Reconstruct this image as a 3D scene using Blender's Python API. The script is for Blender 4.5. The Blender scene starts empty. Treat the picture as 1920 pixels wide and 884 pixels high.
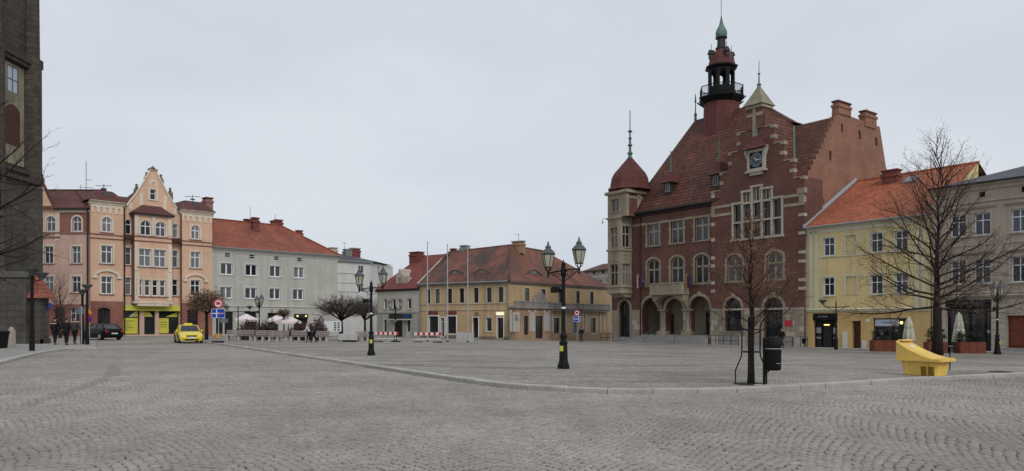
import bpy, math, random
import numpy as np
from mathutils import Vector
from mathutils.geometry import tessellate_polygon
R = math.radians
rnd = random.Random(7)
sc = bpy.context.scene
col = sc.collection

# ------------------------------------------------------------ camera
F, CX, HY, EYE = 1400.0, 960.0, 604.0, 1.5          # focal length in pixels of the 1920 wide photo, principal column, horizon row
cam = bpy.data.cameras.new('camera')
cam.sensor_width = 36.0
cam.lens = 36.0 * F / 1920.0
cam.shift_y = (HY - 442.0) / 1920.0
cam.clip_end = 3000.0
camo = bpy.data.objects.new('camera', cam)
camo.location = (0, 0, EYE)
camo.rotation_euler = (R(90), 0, 0)
col.objects.link(camo)
sc.camera = camo

# ------------------------------------------------------------ sky, sun, exposure
SUN_EL, SUN_AZ = 40.0, 152.0                          # azimuth clockwise from +Y: behind the camera, to the right
w = bpy.data.worlds.new('World'); sc.world = w; w.use_nodes = True
n = w.node_tree.nodes; l = w.node_tree.links
n.clear()
out = n.new('ShaderNodeOutputWorld'); bg = n.new('ShaderNodeBackground')
sky = n.new('ShaderNodeTexSky'); sky.sky_type = 'NISHITA'; sky.sun_disc = False
sky.sun_elevation = R(SUN_EL); sky.sun_rotation = R(SUN_AZ); sky.air_density = 1.0; sky.dust_density = 3.0
hs = n.new('ShaderNodeHueSaturation'); hs.inputs['Saturation'].default_value = 0.25
l.new(sky.outputs[0], hs.inputs['Color'])
tc = n.new('ShaderNodeTexCoord'); mp = n.new('ShaderNodeMapping'); mp.inputs['Scale'].default_value = (1.2, 1.2, 3.0)
nz = n.new('ShaderNodeTexNoise'); nz.inputs['Scale'].default_value = 1.6; nz.inputs['Detail'].default_value = 5; nz.inputs['Roughness'].default_value = 0.55
l.new(tc.outputs['Generated'], mp.inputs[0]); l.new(mp.outputs[0], nz.inputs['Vector'])
cr = n.new('ShaderNodeValToRGB')
cr.color_ramp.elements[0].position = 0.36; cr.color_ramp.elements[0].color = (6.40, 6.95, 7.75, 1)
cr.color_ramp.elements[1].position = 0.64; cr.color_ramp.elements[1].color = (7.35, 7.85, 8.55, 1)
l.new(nz.outputs['Fac'], cr.inputs[0])
mx = n.new('ShaderNodeMix'); mx.data_type = 'RGBA'; mx.inputs['Factor'].default_value = 0.86
l.new(hs.outputs[0], mx.inputs['A']); l.new(cr.outputs[0], mx.inputs['B'])
l.new(mx.outputs['Result'], bg.inputs['Color']); bg.inputs['Strength'].default_value = 0.1
l.new(bg.outputs[0], out.inputs[0])
sun = bpy.data.lights.new('sun', 'SUN'); sun.energy = 1.3; sun.angle = R(24); sun.color = (1, 0.97, 0.93)
suno = bpy.data.objects.new('sun', sun); col.objects.link(suno)
suno.rotation_euler = (R(90 - SUN_EL), 0, R(180 - SUN_AZ))
suno.location = (-20, -30, 60)
sc.view_settings.view_transform = 'Standard'; sc.view_settings.look = 'None'
sc.view_settings.exposure = 0.0; sc.view_settings.gamma = 1.0; sc.view_settings.use_curve_mapping = False
sc.cycles.use_denoising = True
sc.cycles.max_bounces = 6; sc.cycles.diffuse_bounces = 3; sc.cycles.glossy_bounces = 3
sc.cycles.transmission_bounces = 4; sc.cycles.transparent_max_bounces = 8

# ------------------------------------------------------------ the lie of the land (the square falls away to the right)
def gz(x, y):
    x = np.clip(x, -62.0, 46.0); y = np.clip(y, 0.0, 112.0)
    return EYE - 1.256 - 0.01135*y - 0.000204*x*y + 5.4e-6*y*y - 0.13*np.exp(-(y/14.0)**2)
def rz(x, y): return gz(x, y) - 0.08                  # the carriageway lies a kerb lower than the square
def kx(px): return (px - CX)/F
def hit(px, py, h=gz):
    ys = np.arange(4.0, 112.0, 0.05); xs = kx(px)*ys
    d = EYE - (py - HY)/F*ys - h(xs, ys)
    i = np.argmax(d <= 0) if (d <= 0).any() else len(ys) - 1
    return xs[i], ys[i]
def spot(px, y, h=gz):
    x = kx(px)*y
    return (x, y, float(h(x, y)))

# ------------------------------------------------------------ materials
MATS = {}
def newmat(name):
    m = bpy.data.materials.new(name); m.use_nodes = True
    t = m.node_tree; b = t.nodes['Principled BSDF']
    MATS[name] = m
    return m, t.nodes, t.links, b
def lin(c):
    if isinstance(c, str):
        c = c.lstrip('#'); v = [int(c[i:i+2], 16)/255 for i in (0, 2, 4)]
        return tuple(((x+0.055)/1.055)**2.4 if x > 0.04045 else x/12.92 for x in v) + (1,)
    return tuple(c) + (1,)
def soft(c, k=0.8):
    c = lin(c); g = 0.3*c[0]+0.55*c[1]+0.15*c[2]
    return tuple(g+(x-g)*k for x in c[:3]) + (1,)
def sc_(c, k): return (c[0]*k, c[1]*k, c[2]*k, 1)
def noise(n, l, scale, detail=4, vec=None, rough=0.55, stretch=None, uv=False):
    nd = n.new('ShaderNodeTexNoise'); nd.inputs['Scale'].default_value = scale; nd.inputs['Detail'].default_value = detail
    nd.inputs['Roughness'].default_value = rough
    if vec is None:
        g = n.new('ShaderNodeNewGeometry'); vec = g.outputs['Position']
    if stretch:
        m = n.new('ShaderNodeMapping'); m.inputs['Scale'].default_value = stretch; l.new(vec, m.inputs[0]); vec = m.outputs[0]
    l.new(vec, nd.inputs['Vector'])
    return nd.outputs['Fac']
def ramp(n, l, fac, stops, interp='LINEAR'):
    r = n.new('ShaderNodeValToRGB'); e = r.color_ramp.elements; r.color_ramp.interpolation = interp
    while len(e) < len(stops): e.new(0.5)
    for i, (p, c) in enumerate(stops): e[i].position = p; e[i].color = c if len(c) == 4 else tuple(c) + (1,)
    l.new(fac, r.inputs[0]); return r.outputs[0]
def mix(n, l, a, b, fac=0.5, mode='MIX'):
    m = n.new('ShaderNodeMix'); m.data_type = 'RGBA'; m.blend_type = mode
    for s, v in (('A', a), ('B', b)):
        if hasattr(v, 'is_linked'): l.new(v, m.inputs[s])
        else: m.inputs[s].default_value = v
    if hasattr(fac, 'is_linked'): l.new(fac, m.inputs['Factor'])
    else: m.inputs['Factor'].default_value = fac
    return m.outputs['Result']
def math_(n, l, op, a, b=None):
    m = n.new('ShaderNodeMath'); m.operation = op
    for i, v in enumerate((a, b)):
        if v is None: continue
        if hasattr(v, 'is_linked'): l.new(v, m.inputs[i])
        else: m.inputs[i].default_value = v
    return m.outputs[0]
def bump(n, l, b, h, strength=0.3, dist=0.02):
    bn = n.new('ShaderNodeBump'); bn.inputs['Strength'].default_value = strength; bn.inputs['Distance'].default_value = dist
    l.new(h, bn.inputs['Height']); l.new(bn.outputs[0], b.inputs['Normal'])
def plaster(name, c, rough=0.9, dirt=0.35, var=0.12, scale=0.5, fine=9.0, bmp=0.25, gray=None):
    m, n, l, b = newmat(name); c = soft(c)
    f1 = noise(n, l, scale, 5)
    base = ramp(n, l, f1, [(0.3, sc_(c, 1-var)), (0.7, sc_(c, 1+var))])
    f2 = noise(n, l, 1.0, 5, stretch=(1.6, 1.6, 0.16), rough=0.6)
    g = sum(c[:3])/3
    d = gray or (g*0.45, g*0.43, g*0.40, 1)
    fac = ramp(n, l, f2, [(0.45, (0, 0, 0)), (0.74, (dirt, dirt, dirt))])
    base = mix(n, l, base, d, fac)
    f3 = noise(n, l, fine, 6)
    base = mix(n, l, base, ramp(n, l, f3, [(0.3, (0.8, 0.8, 0.8)), (0.7, (1.08, 1.08, 1.08))]), 0.6, 'MULTIPLY')
    l.new(base, b.inputs['Base Color']); b.inputs['Roughness'].default_value = rough
    b.inputs['Specular IOR Level'].default_value = 0.25
    bump(n, l, b, f3, bmp, 0.02)
    return m
def simple(name, c, rough=0.5, metal=0.0, var=0.1, scale=6.0, spec=0.28, coat=0.0, bmp=0.0):
    m, n, l, b = newmat(name); c = lin(c)
    f = noise(n, l, scale, 4)
    l.new(ramp(n, l, f, [(0.3, sc_(c, 1-var)), (0.7, sc_(c, 1+var))]), b.inputs['Base Color'])
    b.inputs['Roughness'].default_value = rough; b.inputs['Metallic'].default_value = metal
    b.inputs['Specular IOR Level'].default_value = spec; b.inputs['Coat Weight'].default_value = coat
    if bmp: bump(n, l, b, f, bmp, 0.01)
    return m
def brickmat(name, c1, c2, mort, bw=0.27, bh=0.08, gap=0.012, dirt=0.35, bmp=0.4):
    m, n, l, b = newmat(name); c1, c2, mort = soft(c1, 0.85), soft(c2, 0.85), soft(mort)
    uv = n.new('ShaderNodeUVMap')
    br = n.new('ShaderNodeTexBrick'); br.inputs['Scale'].default_value = 1.0
    br.inputs['Brick Width'].default_value = bw; br.inputs['Row Height'].default_value = bh; br.inputs['Mortar Size'].default_value = gap
    br.inputs['Color1'].default_value = c1; br.inputs['Color2'].default_value = c2; br.inputs['Mortar'].default_value = mort
    br.inputs['Bias'].default_value = -0.1
    l.new(uv.outputs[0], br.inputs['Vector'])
    f1 = noise(n, l, 0.45, 5)
    base = mix(n, l, br.outputs['Color'], ramp(n, l, f1, [(0.3, (0.72, 0.70, 0.70)), (0.7, (1.12, 1.1, 1.1))]), 1.0, 'MULTIPLY')
    f2 = noise(n, l, 1.0, 5, stretch=(1.5, 1.5, 0.2), rough=0.65)
    g = sum(c1[:3])/3
    base = mix(n, l, base, (g*0.6, g*0.58, g*0.56, 1), ramp(n, l, f2, [(0.5, (0, 0, 0)), (0.8, (dirt,)*3)]))
    f3 = noise(n, l, 3.5, 6, rough=0.7)
    base = mix(n, l, base, ramp(n, l, f3, [(0.3, (0.74, 0.72, 0.72)), (0.72, (1.2, 1.18, 1.16))]), 0.8, 'MULTIPLY')
    l.new(base, b.inputs['Base Color']); b.inputs['Roughness'].default_value = 0.88; b.inputs['Specular IOR Level'].default_value = 0.25
    bump(n, l, b, br.outputs['Fac'], -bmp, 0.01)
    return m
def tilemat(name, c1, c2, dark, tw=0.24, th=0.3, moss=0.0, mosscol=(0.03, 0.026, 0.02, 1), bmp=0.8, line=0.6, lw=0.16):
    m, n, l, b = newmat(name); c1, c2, dark = soft(c1, 0.85), soft(c2, 0.85), soft(dark)
    uv = n.new('ShaderNodeUVMap'); sp = n.new('ShaderNodeSeparateXYZ'); l.new(uv.outputs[0], sp.inputs[0])
    br = n.new('ShaderNodeTexBrick'); br.inputs['Scale'].default_value = 1.0
    br.inputs['Brick Width'].default_value = tw; br.inputs['Row Height'].default_value = th; br.inputs['Mortar Size'].default_value = 0.012
    br.inputs['Color1'].default_value = c1; br.inputs['Color2'].default_value = c2; br.inputs['Mortar'].default_value = dark
    l.new(uv.outputs[0], br.inputs['Vector'])
    fr = math_(n, l, 'FRACT', math_(n, l, 'DIVIDE', sp.outputs['Y'], th))
    edge = ramp(n, l, fr, [(0.0, (line,)*3), (lw, (1, 1, 1)), (1.0, (0.93, 0.93, 0.93))])
    base = mix(n, l, br.outputs['Color'], edge, 1.0, 'MULTIPLY')
    f1 = noise(n, l, 0.5, 5)
    base = mix(n, l, base, ramp(n, l, f1, [(0.32, (0.72, 0.7, 0.7)), (0.7, (1.15, 1.13, 1.1))]), 0.9, 'MULTIPLY')
    f2 = noise(n, l, 3.0, 5, rough=0.7)
    base = mix(n, l, base, ramp(n, l, f2, [(0.3, (0.7, 0.7, 0.7)), (0.7, (1.15, 1.15, 1.15))]), 0.8, 'MULTIPLY')
    if moss:
        f3 = noise(n, l, 0.28, 8, rough=0.72, vec=uv.outputs[0], stretch=(1.0, 0.55, 1.0))
        base = mix(n, l, base, mosscol, ramp(n, l, f3, [(0.44, (0, 0, 0)), (0.56, (moss,)*3)]))
    l.new(base, b.inputs['Base Color']); b.inputs['Roughness'].default_value = 0.75; b.inputs['Specular IOR Level'].default_value = 0.3
    h = math_(n, l, 'ADD', math_(n, l, 'MULTIPLY', fr, -1.0), math_(n, l, 'MULTIPLY', br.outputs['Fac'], -0.6))
    bump(n, l, b, h, bmp, 0.025)
    return m
def glassmat(name, dark=(0.012, 0.014, 0.017), curt=(0.16, 0.165, 0.17), share=0.45, rough=0.06):
    m, n, l, b = newmat(name)
    oi = n.new('ShaderNodeObjectInfo'); t = n.new('ShaderNodeTexCoord'); sp = n.new('ShaderNodeSeparateXYZ')
    l.new(t.outputs['Object'], sp.inputs[0])
    wv = n.new('ShaderNodeTexNoise'); wv.noise_dimensions = '2D'; wv.inputs['Scale'].default_value = 1.0; wv.inputs['Detail'].default_value = 2
    cb = n.new('ShaderNodeCombineXYZ'); l.new(math_(n, l, 'MULTIPLY', sp.outputs['X'], 14.0), cb.inputs[0])
    l.new(math_(n, l, 'MULTIPLY', oi.outputs['Random'], 90.0), cb.inputs[1]); l.new(cb.outputs[0], wv.inputs['Vector'])
    cc = ramp(n, l, wv.outputs['Fac'], [(0.3, sc_(curt, 0.55)), (0.7, sc_(curt, 1.15))])
    on = ramp(n, l, oi.outputs['Random'], [(0.0, (0.75,)*3), (share*0.5, (0.35,)*3), (share, (0, 0, 0))], 'CONSTANT')
    l.new(mix(n, l, sc_(dark, 1), cc, on), b.inputs['Base Color'])
    b.inputs['Roughness'].default_value = rough; b.inputs['Specular IOR Level'].default_value = 0.42
    bump(n, l, b, noise(n, l, 0.9, 2), 0.06, 0.05)
    return m

plaster('stone_sand', '#9a8b72', dirt=0.5, var=0.16, bmp=0.4)
plaster('stone_pale', '#b3a695', dirt=0.4, var=0.14)
plaster('stone_grey', '#8f8c88', dirt=0.35, var=0.14)
brickmat('brick_hall', '#76473b', '#643c32', '#6f5548', dirt=0.5)
brickmat('brick_gable', '#98654b', '#885842', '#917260', dirt=0.35)
tilemat('tile_hall', '#824832', '#5c3123', '#2c120f', tw=0.3, th=0.46, moss=0.45, mosscol=(0.055, 0.032, 0.024, 1), bmp=1.0, line=0.12, lw=0.36)
tilemat('tile_shingle', '#77413a', '#6b3832', '#30130f', tw=0.15, th=0.18, line=0.7)
tilemat('tile_orange', '#cf7145', '#ad5634', '#70381f', tw=0.22, th=0.33, moss=0.4, mosscol=(0.2, 0.075, 0.04, 1), line=0.45, lw=0.25)
tilemat('tile_grayhouse', '#ad5d43', '#9f5039', '#5a2c1f', tw=0.22, th=0.33, line=0.5, lw=0.25, moss=0.35, mosscol=(0.12, 0.05, 0.035, 1))
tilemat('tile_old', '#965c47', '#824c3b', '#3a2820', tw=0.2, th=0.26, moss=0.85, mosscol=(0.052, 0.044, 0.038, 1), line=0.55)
tilemat('tile_red', '#8d473d', '#824036', '#4a221d', tw=0.25, th=0.34, line=0.7)
tilemat('tile_brown', '#6d423c', '#633b36', '#2b1816', tw=0.3, th=2.4, line=0.85)
tilemat('slate', '#5b5f66', '#52565c', '#2d3034', tw=0.4, th=0.35, line=0.8)
plaster('pink', '#dcae8b', dirt=0.22, var=0.07)
plaster('pink_a', '#d0a792', dirt=0.25, var=0.08)
plaster('pink_trim', '#dccbb2', dirt=0.25, var=0.06)
brickmat('brick_pink', '#a16355', '#96594c', '#8c6458', dirt=0.3)
plaster('terracotta', '#9a695e', dirt=0.3, var=0.1)
plaster('grey_wall', '#b4b4a9', dirt=0.34, var=0.08)
plaster('grey_trim', '#c3c3bd', dirt=0.2, var=0.05)
plaster('white_wall', '#c9c9c6', dirt=0.25, var=0.05)
plaster('cream_wall', '#b9b5a7', dirt=0.3, var=0.06)
plaster('cream_ground', '#a7a39c', dirt=0.35, var=0.1)
plaster('ochre', '#bf9d68', dirt=0.5, var=0.09)
plaster('ochre_dirty', '#a98762', dirt=0.5, var=0.15)
plaster('ochre_trim', '#bcb3a3', dirt=0.35, var=0.1)
plaster('plinth', '#77695c', dirt=0.5, var=0.2)
plaster('balus', '#8a8580', dirt=0.6, var=0.2)
plaster('panel_white', '#b5aea6', dirt=0.3, var=0.1)
plaster('lemon', '#d8be78', dirt=0.38, var=0.06)
plaster('lemon_low', '#cda758', dirt=0.25, var=0.06)
plaster('lemon_trim', '#c9c4a4', dirt=0.25, var=0.05)
plaster('beige', '#ab9b88', dirt=0.3, var=0.08)
plaster('beige_trim', '#aea090', dirt=0.35, var=0.08)
brickmat('church_dark', '#574f46', '#453f38', '#2f2c29', bw=0.9, bh=0.42, gap=0.02, dirt=0.7)
plaster('church_pale', '#94886d', dirt=0.7, var=0.25, bmp=0.5)
brickmat('church_grey', '#5a5750', '#4b4842', '#3d3b36', bw=1.0, bh=0.45, gap=0.02, dirt=0.6)
plaster('concrete', '#aaa9a7', dirt=0.3, var=0.1)
plaster('kerb', '#aca69e', dirt=0.3, var=0.14, fine=16, bmp=0.5)
plaster('bench_stone', '#958484', dirt=0.4, var=0.12)
simple('white_frame', '#e2e5e7', 0.5, var=0.04)
simple('dark_frame', '#2e2a28', 0.5)
simple('brown_wood', '#4a2a20', 0.6, var=0.2)
simple('door_red', '#5c3226', 0.55, var=0.18)
simple('door_rust', '#6f3a26', 0.55, var=0.15)
simple('iron', '#131313', 0.6, var=0.25, spec=0.2, bmp=0.1)
simple('iron_grey', '#55585b', 0.5, metal=0.3, var=0.15)
simple('pole_grey', '#a3a6aa', 0.45, metal=0.3, var=0.1)
simple('copper', '#5c766b', 0.7, var=0.25, scale=3)
simple('copper_tan', '#7f7c66', 0.7, var=0.2, scale=2)
simple('copper_dark', '#55706a', 0.65, var=0.3, scale=2)
simple('gutter', '#2e2b29', 0.5, var=0.2)
simple('zinc', '#8b8f90', 0.5, metal=0.4, var=0.15)
simple('black', '#0d0d0e', 0.6, var=0.2, spec=0.2)
simple('interior', '#1a1817', 0.9, var=0.3)
simple('rubber', '#161616', 0.8)
simple('chrome', '#a9abae', 0.25, metal=0.9, var=0.05)
simple('sign_blue', '#1d3f9b', 0.5, var=0.08)
simple('sign_red', '#b0303c', 0.5, var=0.08)
simple('sign_white', '#cfd0d0', 0.5, var=0.05)
simple('sign_yellow', '#d99a33', 0.5, var=0.05)
simple('sign_back', '#6a6d70', 0.55, metal=0.3)
simple('lime', '#c3bf4c', 0.5, var=0.06)
simple('lime_dark', '#8f8c34', 0.5, var=0.06)
simple('print_dark', '#2b2b2a', 0.6)
simple('print_grey', '#8d8f92', 0.6)
simple('print_mid', '#5d5d5c', 0.6)
tilemat('tile_old_less_mossy', '#a7624a', '#8f5340', '#43281f', tw=0.2, th=0.26, moss=0.75, mosscol=(0.10, 0.06, 0.045, 1), line=0.5)  # old tile weathered more orange, with less moss, for the side slope
simple('rust_steel', '#6b3a2c', 0.75, var=0.22, scale=4, bmp=0.1)
simple('canvas', '#b9b7a4', 0.9, var=0.1)
simple('canvas_pink', '#dccfcf', 0.9, var=0.08)
plaster('grit_yellow', '#ebbe0e', rough=0.55, dirt=0.4, var=0.08, scale=3, bmp=0.08)
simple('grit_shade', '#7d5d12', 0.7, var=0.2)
simple('taxi_yellow', '#d9c22e', 0.3, var=0.04, coat=0.6)
simple('car_black', '#101114', 0.4, var=0.1, spec=0.15)
simple('tail_red', '#c0202a', 0.3)
simple('headlight', '#d8dadc', 0.15)
simple('plate_white', '#c9cacb', 0.5)
simple('bark', '#2e2822', 0.95, var=0.35, scale=9, bmp=0.7, spec=0.1)
simple('bark_brown', '#4a3a30', 0.9, var=0.3, scale=9, bmp=0.5)
simple('twig_brown', '#5d493d', 0.9, var=0.3)
simple('twig_dark', '#453b35', 0.9, var=0.35)
simple('seed', '#6f5440', 0.9, var=0.4, scale=2)
simple('leaf_brown', '#77604e', 0.9, var=0.4, scale=2)
simple('hedge_red', '#4a3a36', 0.9, var=0.4, scale=3)
simple('shrub_dark', '#252b24', 0.85, var=0.4, scale=5)
simple('cloth_black', '#17171a', 0.9, var=0.2)
simple('cloth_grey', '#3b3c40', 0.9, var=0.2)
simple('cloth_white', '#b9b7b4', 0.9, var=0.1)
simple('cloth_blue', '#2a3140', 0.9, var=0.2)
simple('skin', '#a97f6a', 0.6, var=0.05)
simple('hair', '#2c221c', 0.8, var=0.2)
simple('hair_fair', '#8a7455', 0.8, var=0.2)
simple('flag_white', '#c8c8ca', 0.9, var=0.04)
simple('flag_red', '#7c3a3e', 0.9, var=0.06)
simple('flag_yellow', '#a3974e', 0.9, var=0.06)
simple('flag_blue', '#363a58', 0.9, var=0.06)
simple('barrier_red', '#a92335', 0.5, var=0.06)
simple('barrier_white', '#c9c8c6', 0.5, var=0.05)
glassmat('glass', curt=(0.24, 0.245, 0.25), share=0.7)
glassmat('glass_dark', share=0.12)
glassmat('glass_shop', dark=(0.018, 0.021, 0.022), share=0.0, rough=0.08)
glassmat('glass_blue', dark=(0.02, 0.027, 0.038), curt=(0.09, 0.11, 0.13), share=0.6)
m, n, l, b = newmat('lantern_glass')
b.inputs['Base Color'].default_value = lin('#cfccb8'); b.inputs['Roughness'].default_value = 0.35
b.inputs['Transmission Weight'].default_value = 0.55; b.inputs['IOR'].default_value = 1.05
m, n, l, b = newmat('lamp_warm')
b.inputs['Base Color'].default_value = (0.9, 0.7, 0.3, 1); b.inputs['Emission Color'].default_value = (1, 0.62, 0.22, 1); b.inputs['Emission Strength'].default_value = 2.2
m, n, l, b = newmat('sign_lit')
b.inputs['Base Color'].default_value = (0.85, 0.83, 0.6, 1); b.inputs['Emission Color'].default_value = (1, 0.95, 0.65, 1); b.inputs['Emission Strength'].default_value = 0.5
m, n, l, b = newmat('sign_sky_pale')
b.inputs['Base Color'].default_value = lin('#a9b3bf'); b.inputs['Roughness'].default_value = 0.4

def settmat(name, geo):
    """granite setts; geo: the stones are real and carry a 'tint', else the joints are relief on a sheet"""
    m, n, l, b = newmat(name)
    g = n.new('ShaderNodeNewGeometry')
    if geo:
        at = n.new('ShaderNodeAttribute'); at.attribute_name = 'tint'
        base = ramp(n, l, at.outputs['Fac'], [(0.0, lin('#837d76')), (0.35, lin('#938d86')), (0.7, lin('#9b958e')), (1.0, lin('#a7a29b'))])
        h = noise(n, l, 60.0, 4)
        base = mix(n, l, base, ramp(n, l, h, [(0.3, (0.78,)*3), (0.7, (1.12,)*3)]), 0.8, 'MULTIPLY')
        bs = (0.35, 0.004)
    else:
        vo = n.new('ShaderNodeTexVoronoi'); vo.inputs['Scale'].default_value = 9.0; vo.inputs['Randomness'].default_value = 0.55
        vd = n.new('ShaderNodeTexVoronoi'); vd.feature = 'DISTANCE_TO_EDGE'; vd.inputs['Scale'].default_value = 9.0; vd.inputs['Randomness'].default_value = 0.55
        sx = n.new('ShaderNodeMapping'); sx.inputs['Scale'].default_value = (1, 1, 0.0); sx.inputs['Rotation'].default_value = (0, 0, 0.35)
        l.new(g.outputs['Position'], sx.inputs[0]); l.new(sx.outputs[0], vo.inputs['Vector']); l.new(sx.outputs[0], vd.inputs['Vector'])
        sp = n.new('ShaderNodeSeparateColor'); l.new(vo.outputs['Color'], sp.inputs[0])
        base = ramp(n, l, sp.outputs[0], [(0.0, lin('#878179')), (0.5, lin('#99938b')), (1.0, lin('#a7a19a'))])
        joint = ramp(n, l, vd.outputs['Distance'], [(0.0, (0.5,)*3), (0.10, (1, 1, 1))])
        base = mix(n, l, base, joint, 0.9, 'MULTIPLY')
        h = ramp(n, l, vd.outputs['Distance'], [(0.0, (0, 0, 0)), (0.2, (1, 1, 1))])
        bs = (0.5, 0.012)
    big = noise(n, l, 0.17, 7, rough=0.66)
    base = mix(n, l, base, ramp(n, l, big, [(0.36, (0.76, 0.75, 0.735)), (0.62, (1.1, 1.1, 1.105))]), 1.0, 'MULTIPLY')
    mid = noise(n, l, 1.3, 5, rough=0.65)
    base = mix(n, l, base, ramp(n, l, mid, [(0.3, (0.80, 0.79, 0.77)), (0.7, (1.1,)*3)]), 0.8, 'MULTIPLY')
    if name == 'plaza_setts':
        # darker strips of setts laid across the square, and old stains drawn out along the courses
        mp = n.new('ShaderNodeMapping'); mp.inputs['Rotation'].default_value = (0, 0, 0.30); mp.inputs['Location'].default_value = (150, 0, 0); l.new(g.outputs['Position'], mp.inputs[0])
        br = n.new('ShaderNodeTexBrick'); br.inputs['Scale'].default_value = 1.0; br.inputs['Brick Width'].default_value = 300.0; br.inputs['Row Height'].default_value = 3.4
        br.inputs['Mortar Size'].default_value = 0.13; br.inputs['Mortar Smooth'].default_value = 0.3; br.offset = 0.0
        br.inputs['Color1'].default_value = (1, 1, 1, 1); br.inputs['Color2'].default_value = (0.95, 0.95, 0.95, 1); br.inputs['Mortar'].default_value = (0.66, 0.65, 0.63, 1)
        l.new(mp.outputs[0], br.inputs['Vector'])
        base = mix(n, l, base, br.outputs['Color'], 0.85, 'MULTIPLY')
        st = noise(n, l, 0.5, 5, rough=0.6, stretch=(0.45, 1.3, 1.0))
        base = mix(n, l, base, ramp(n, l, st, [(0.36, (0.70, 0.69, 0.67)), (0.56, (1.03,)*3)]), 0.9, 'MULTIPLY')
    l.new(base, b.inputs['Base Color']); b.inputs['Roughness'].default_value = 0.72; b.inputs['Specular IOR Level'].default_value = 0.35
    bump(n, l, b, h, *bs)
    return m
settmat('setts', True); settmat('road_setts', False); settmat('plaza_setts', False)
plaster('joint_sand', '#38332e', dirt=0.3, var=0.2)
plaster('slabs', '#9b9690', dirt=0.3, var=0.12)

# ------------------------------------------------------------ mesh building
class MB:
    def __init__(s): s.v = []; s.f = []; s.m = []
    def add(s, pts, faces, m=0):
        o = len(s.v); s.v.extend(pts)
        for f in faces: s.f.append([o+i for i in f]); s.m.append(m)
        return s
    def face(s, pts, m=0): return s.add(pts, [range(len(pts))], m)
    def box(s, x0, y0, z0, x1, y1, z1, m=0):
        return s.add([(x0,y0,z0),(x1,y0,z0),(x1,y1,z0),(x0,y1,z0),(x0,y0,z1),(x1,y0,z1),(x1,y1,z1),(x0,y1,z1)],
                     [(3,2,1,0),(4,5,6,7),(0,1,5,4),(1,2,6,5),(2,3,7,6),(3,0,4,7)], m)
    def bbox(s, x0, y0, z0, x1, y1, z1, c=0.02, m=0):
        """box with chamfered upright edges and top"""
        a = [(x0+c,y0),(x1-c,y0),(x1,y0+c),(x1,y1-c),(x1-c,y1),(x0+c,y1),(x0,y1-c),(x0,y0+c)]
        mx, my = (x0+x1)/2, (y0+y1)/2
        kx_, ky_ = 1-2*c/(x1-x0), 1-2*c/(y1-y0)
        i = [(mx+(x-mx)*kx_, my+(y-my)*ky_) for x, y in a]
        return s.rings([[(x,y,z0) for x,y in a], [(x,y,z1-c) for x,y in a], [(x,y,z1) for x,y in i]], True, True, m)
    def rings(s, rings, cap0=False, cap1=False, m=0, close=True):
        k = len(rings[0]); pts = [p for r in rings for p in r]; fs = []
        for i in range(len(rings)-1):
            for j in range(k if close else k-1):
                a = i*k+j; b_ = i*k+(j+1) % k
                fs.append((a, b_, b_+k, a+k))
        if cap0: fs.append(tuple(range(k-1, -1, -1)))
        if cap1: fs.append(tuple(range((len(rings)-1)*k, len(rings)*k)))
        return s.add(pts, fs, m)
    def lathe(s, prof, n=12, c=(0,0), rot=0.0, sx=1.0, sy=1.0, cap=True, m=0):
        rs = [[(c[0]+r*sx*math.cos(rot+2*math.pi*j/n), c[1]+r*sy*math.sin(rot+2*math.pi*j/n), z) for j in range(n)] for r, z in prof]
        return s.rings(rs, cap, cap, m)
    def tube(s, pts, rad, n=6, cap=True, m=0):
        pts = [Vector(p) for p in pts]
        if not hasattr(rad, '__len__'): rad = [rad]*len(pts)
        rs = []; prev = None
        for i, p in enumerate(pts):
            d = (pts[min(i+1, len(pts)-1)] - pts[max(i-1, 0)])
            d = d.normalized() if d.length > 1e-9 else Vector((0,0,1))
            if prev is None:
                a = Vector((0,0,1)) if abs(d.z) < 0.9 else Vector((1,0,0))
                e1 = d.cross(a).normalized()
            else:
                e1 = (prev - d*prev.dot(d)); e1 = e1.normalized() if e1.length > 1e-6 else d.orthogonal().normalized()
            prev = e1; e2 = d.cross(e1)
            rs.append([tuple(p + (e1*math.cos(2*math.pi*j/n) + e2*math.sin(2*math.pi*j/n))*rad[i]) for j in range(n)])
        return s.rings(rs, cap, cap, m)
    def plate(s, outer, holes=(), v0=0.0, v1=0.2, hs=True, osd=True, back=False, m=0):
        """flat wall piece in the (a, z) plane with holes: front at depth v0, sides running back to v1"""
        polys = [[Vector((a, z, 0)) for a, z in outer]] + [[Vector((a, z, 0)) for a, z in h] for h in holes]
        flat = [(a, z) for a, z in outer] + [p for h in holes for p in h]
        tris = tessellate_polygon(polys)
        s.add([(a, v0, z) for a, z in flat], [tuple(t) for t in tris], m)
        if back: s.add([(a, v1, z) for a, z in flat], [tuple(t) for t in tris], m)
        for i, p in enumerate([outer] + list(holes)):
            if (i == 0 and not osd) or (i > 0 and not hs): continue
            k = len(p)
            s.add([(a, v0, z) for a, z in p] + [(a, v1, z) for a, z in p], [(j, (j+1) % k, k+(j+1) % k, k+j) for j in range(k)], m)
        return s
    def mesh(s, name, smooth=False):
        me = bpy.data.meshes.new(name)
        me.from_pydata(s.v, [], [list(f) for f in s.f]); me.update()
        if any(s.m): me.polygons.foreach_set('material_index', s.m)
        auto_uv(me)
        if smooth:
            me.polygons.foreach_set('use_smooth', [True]*len(me.polygons)); me.set_sharp_from_angle(angle=R(42))
        return me
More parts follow.
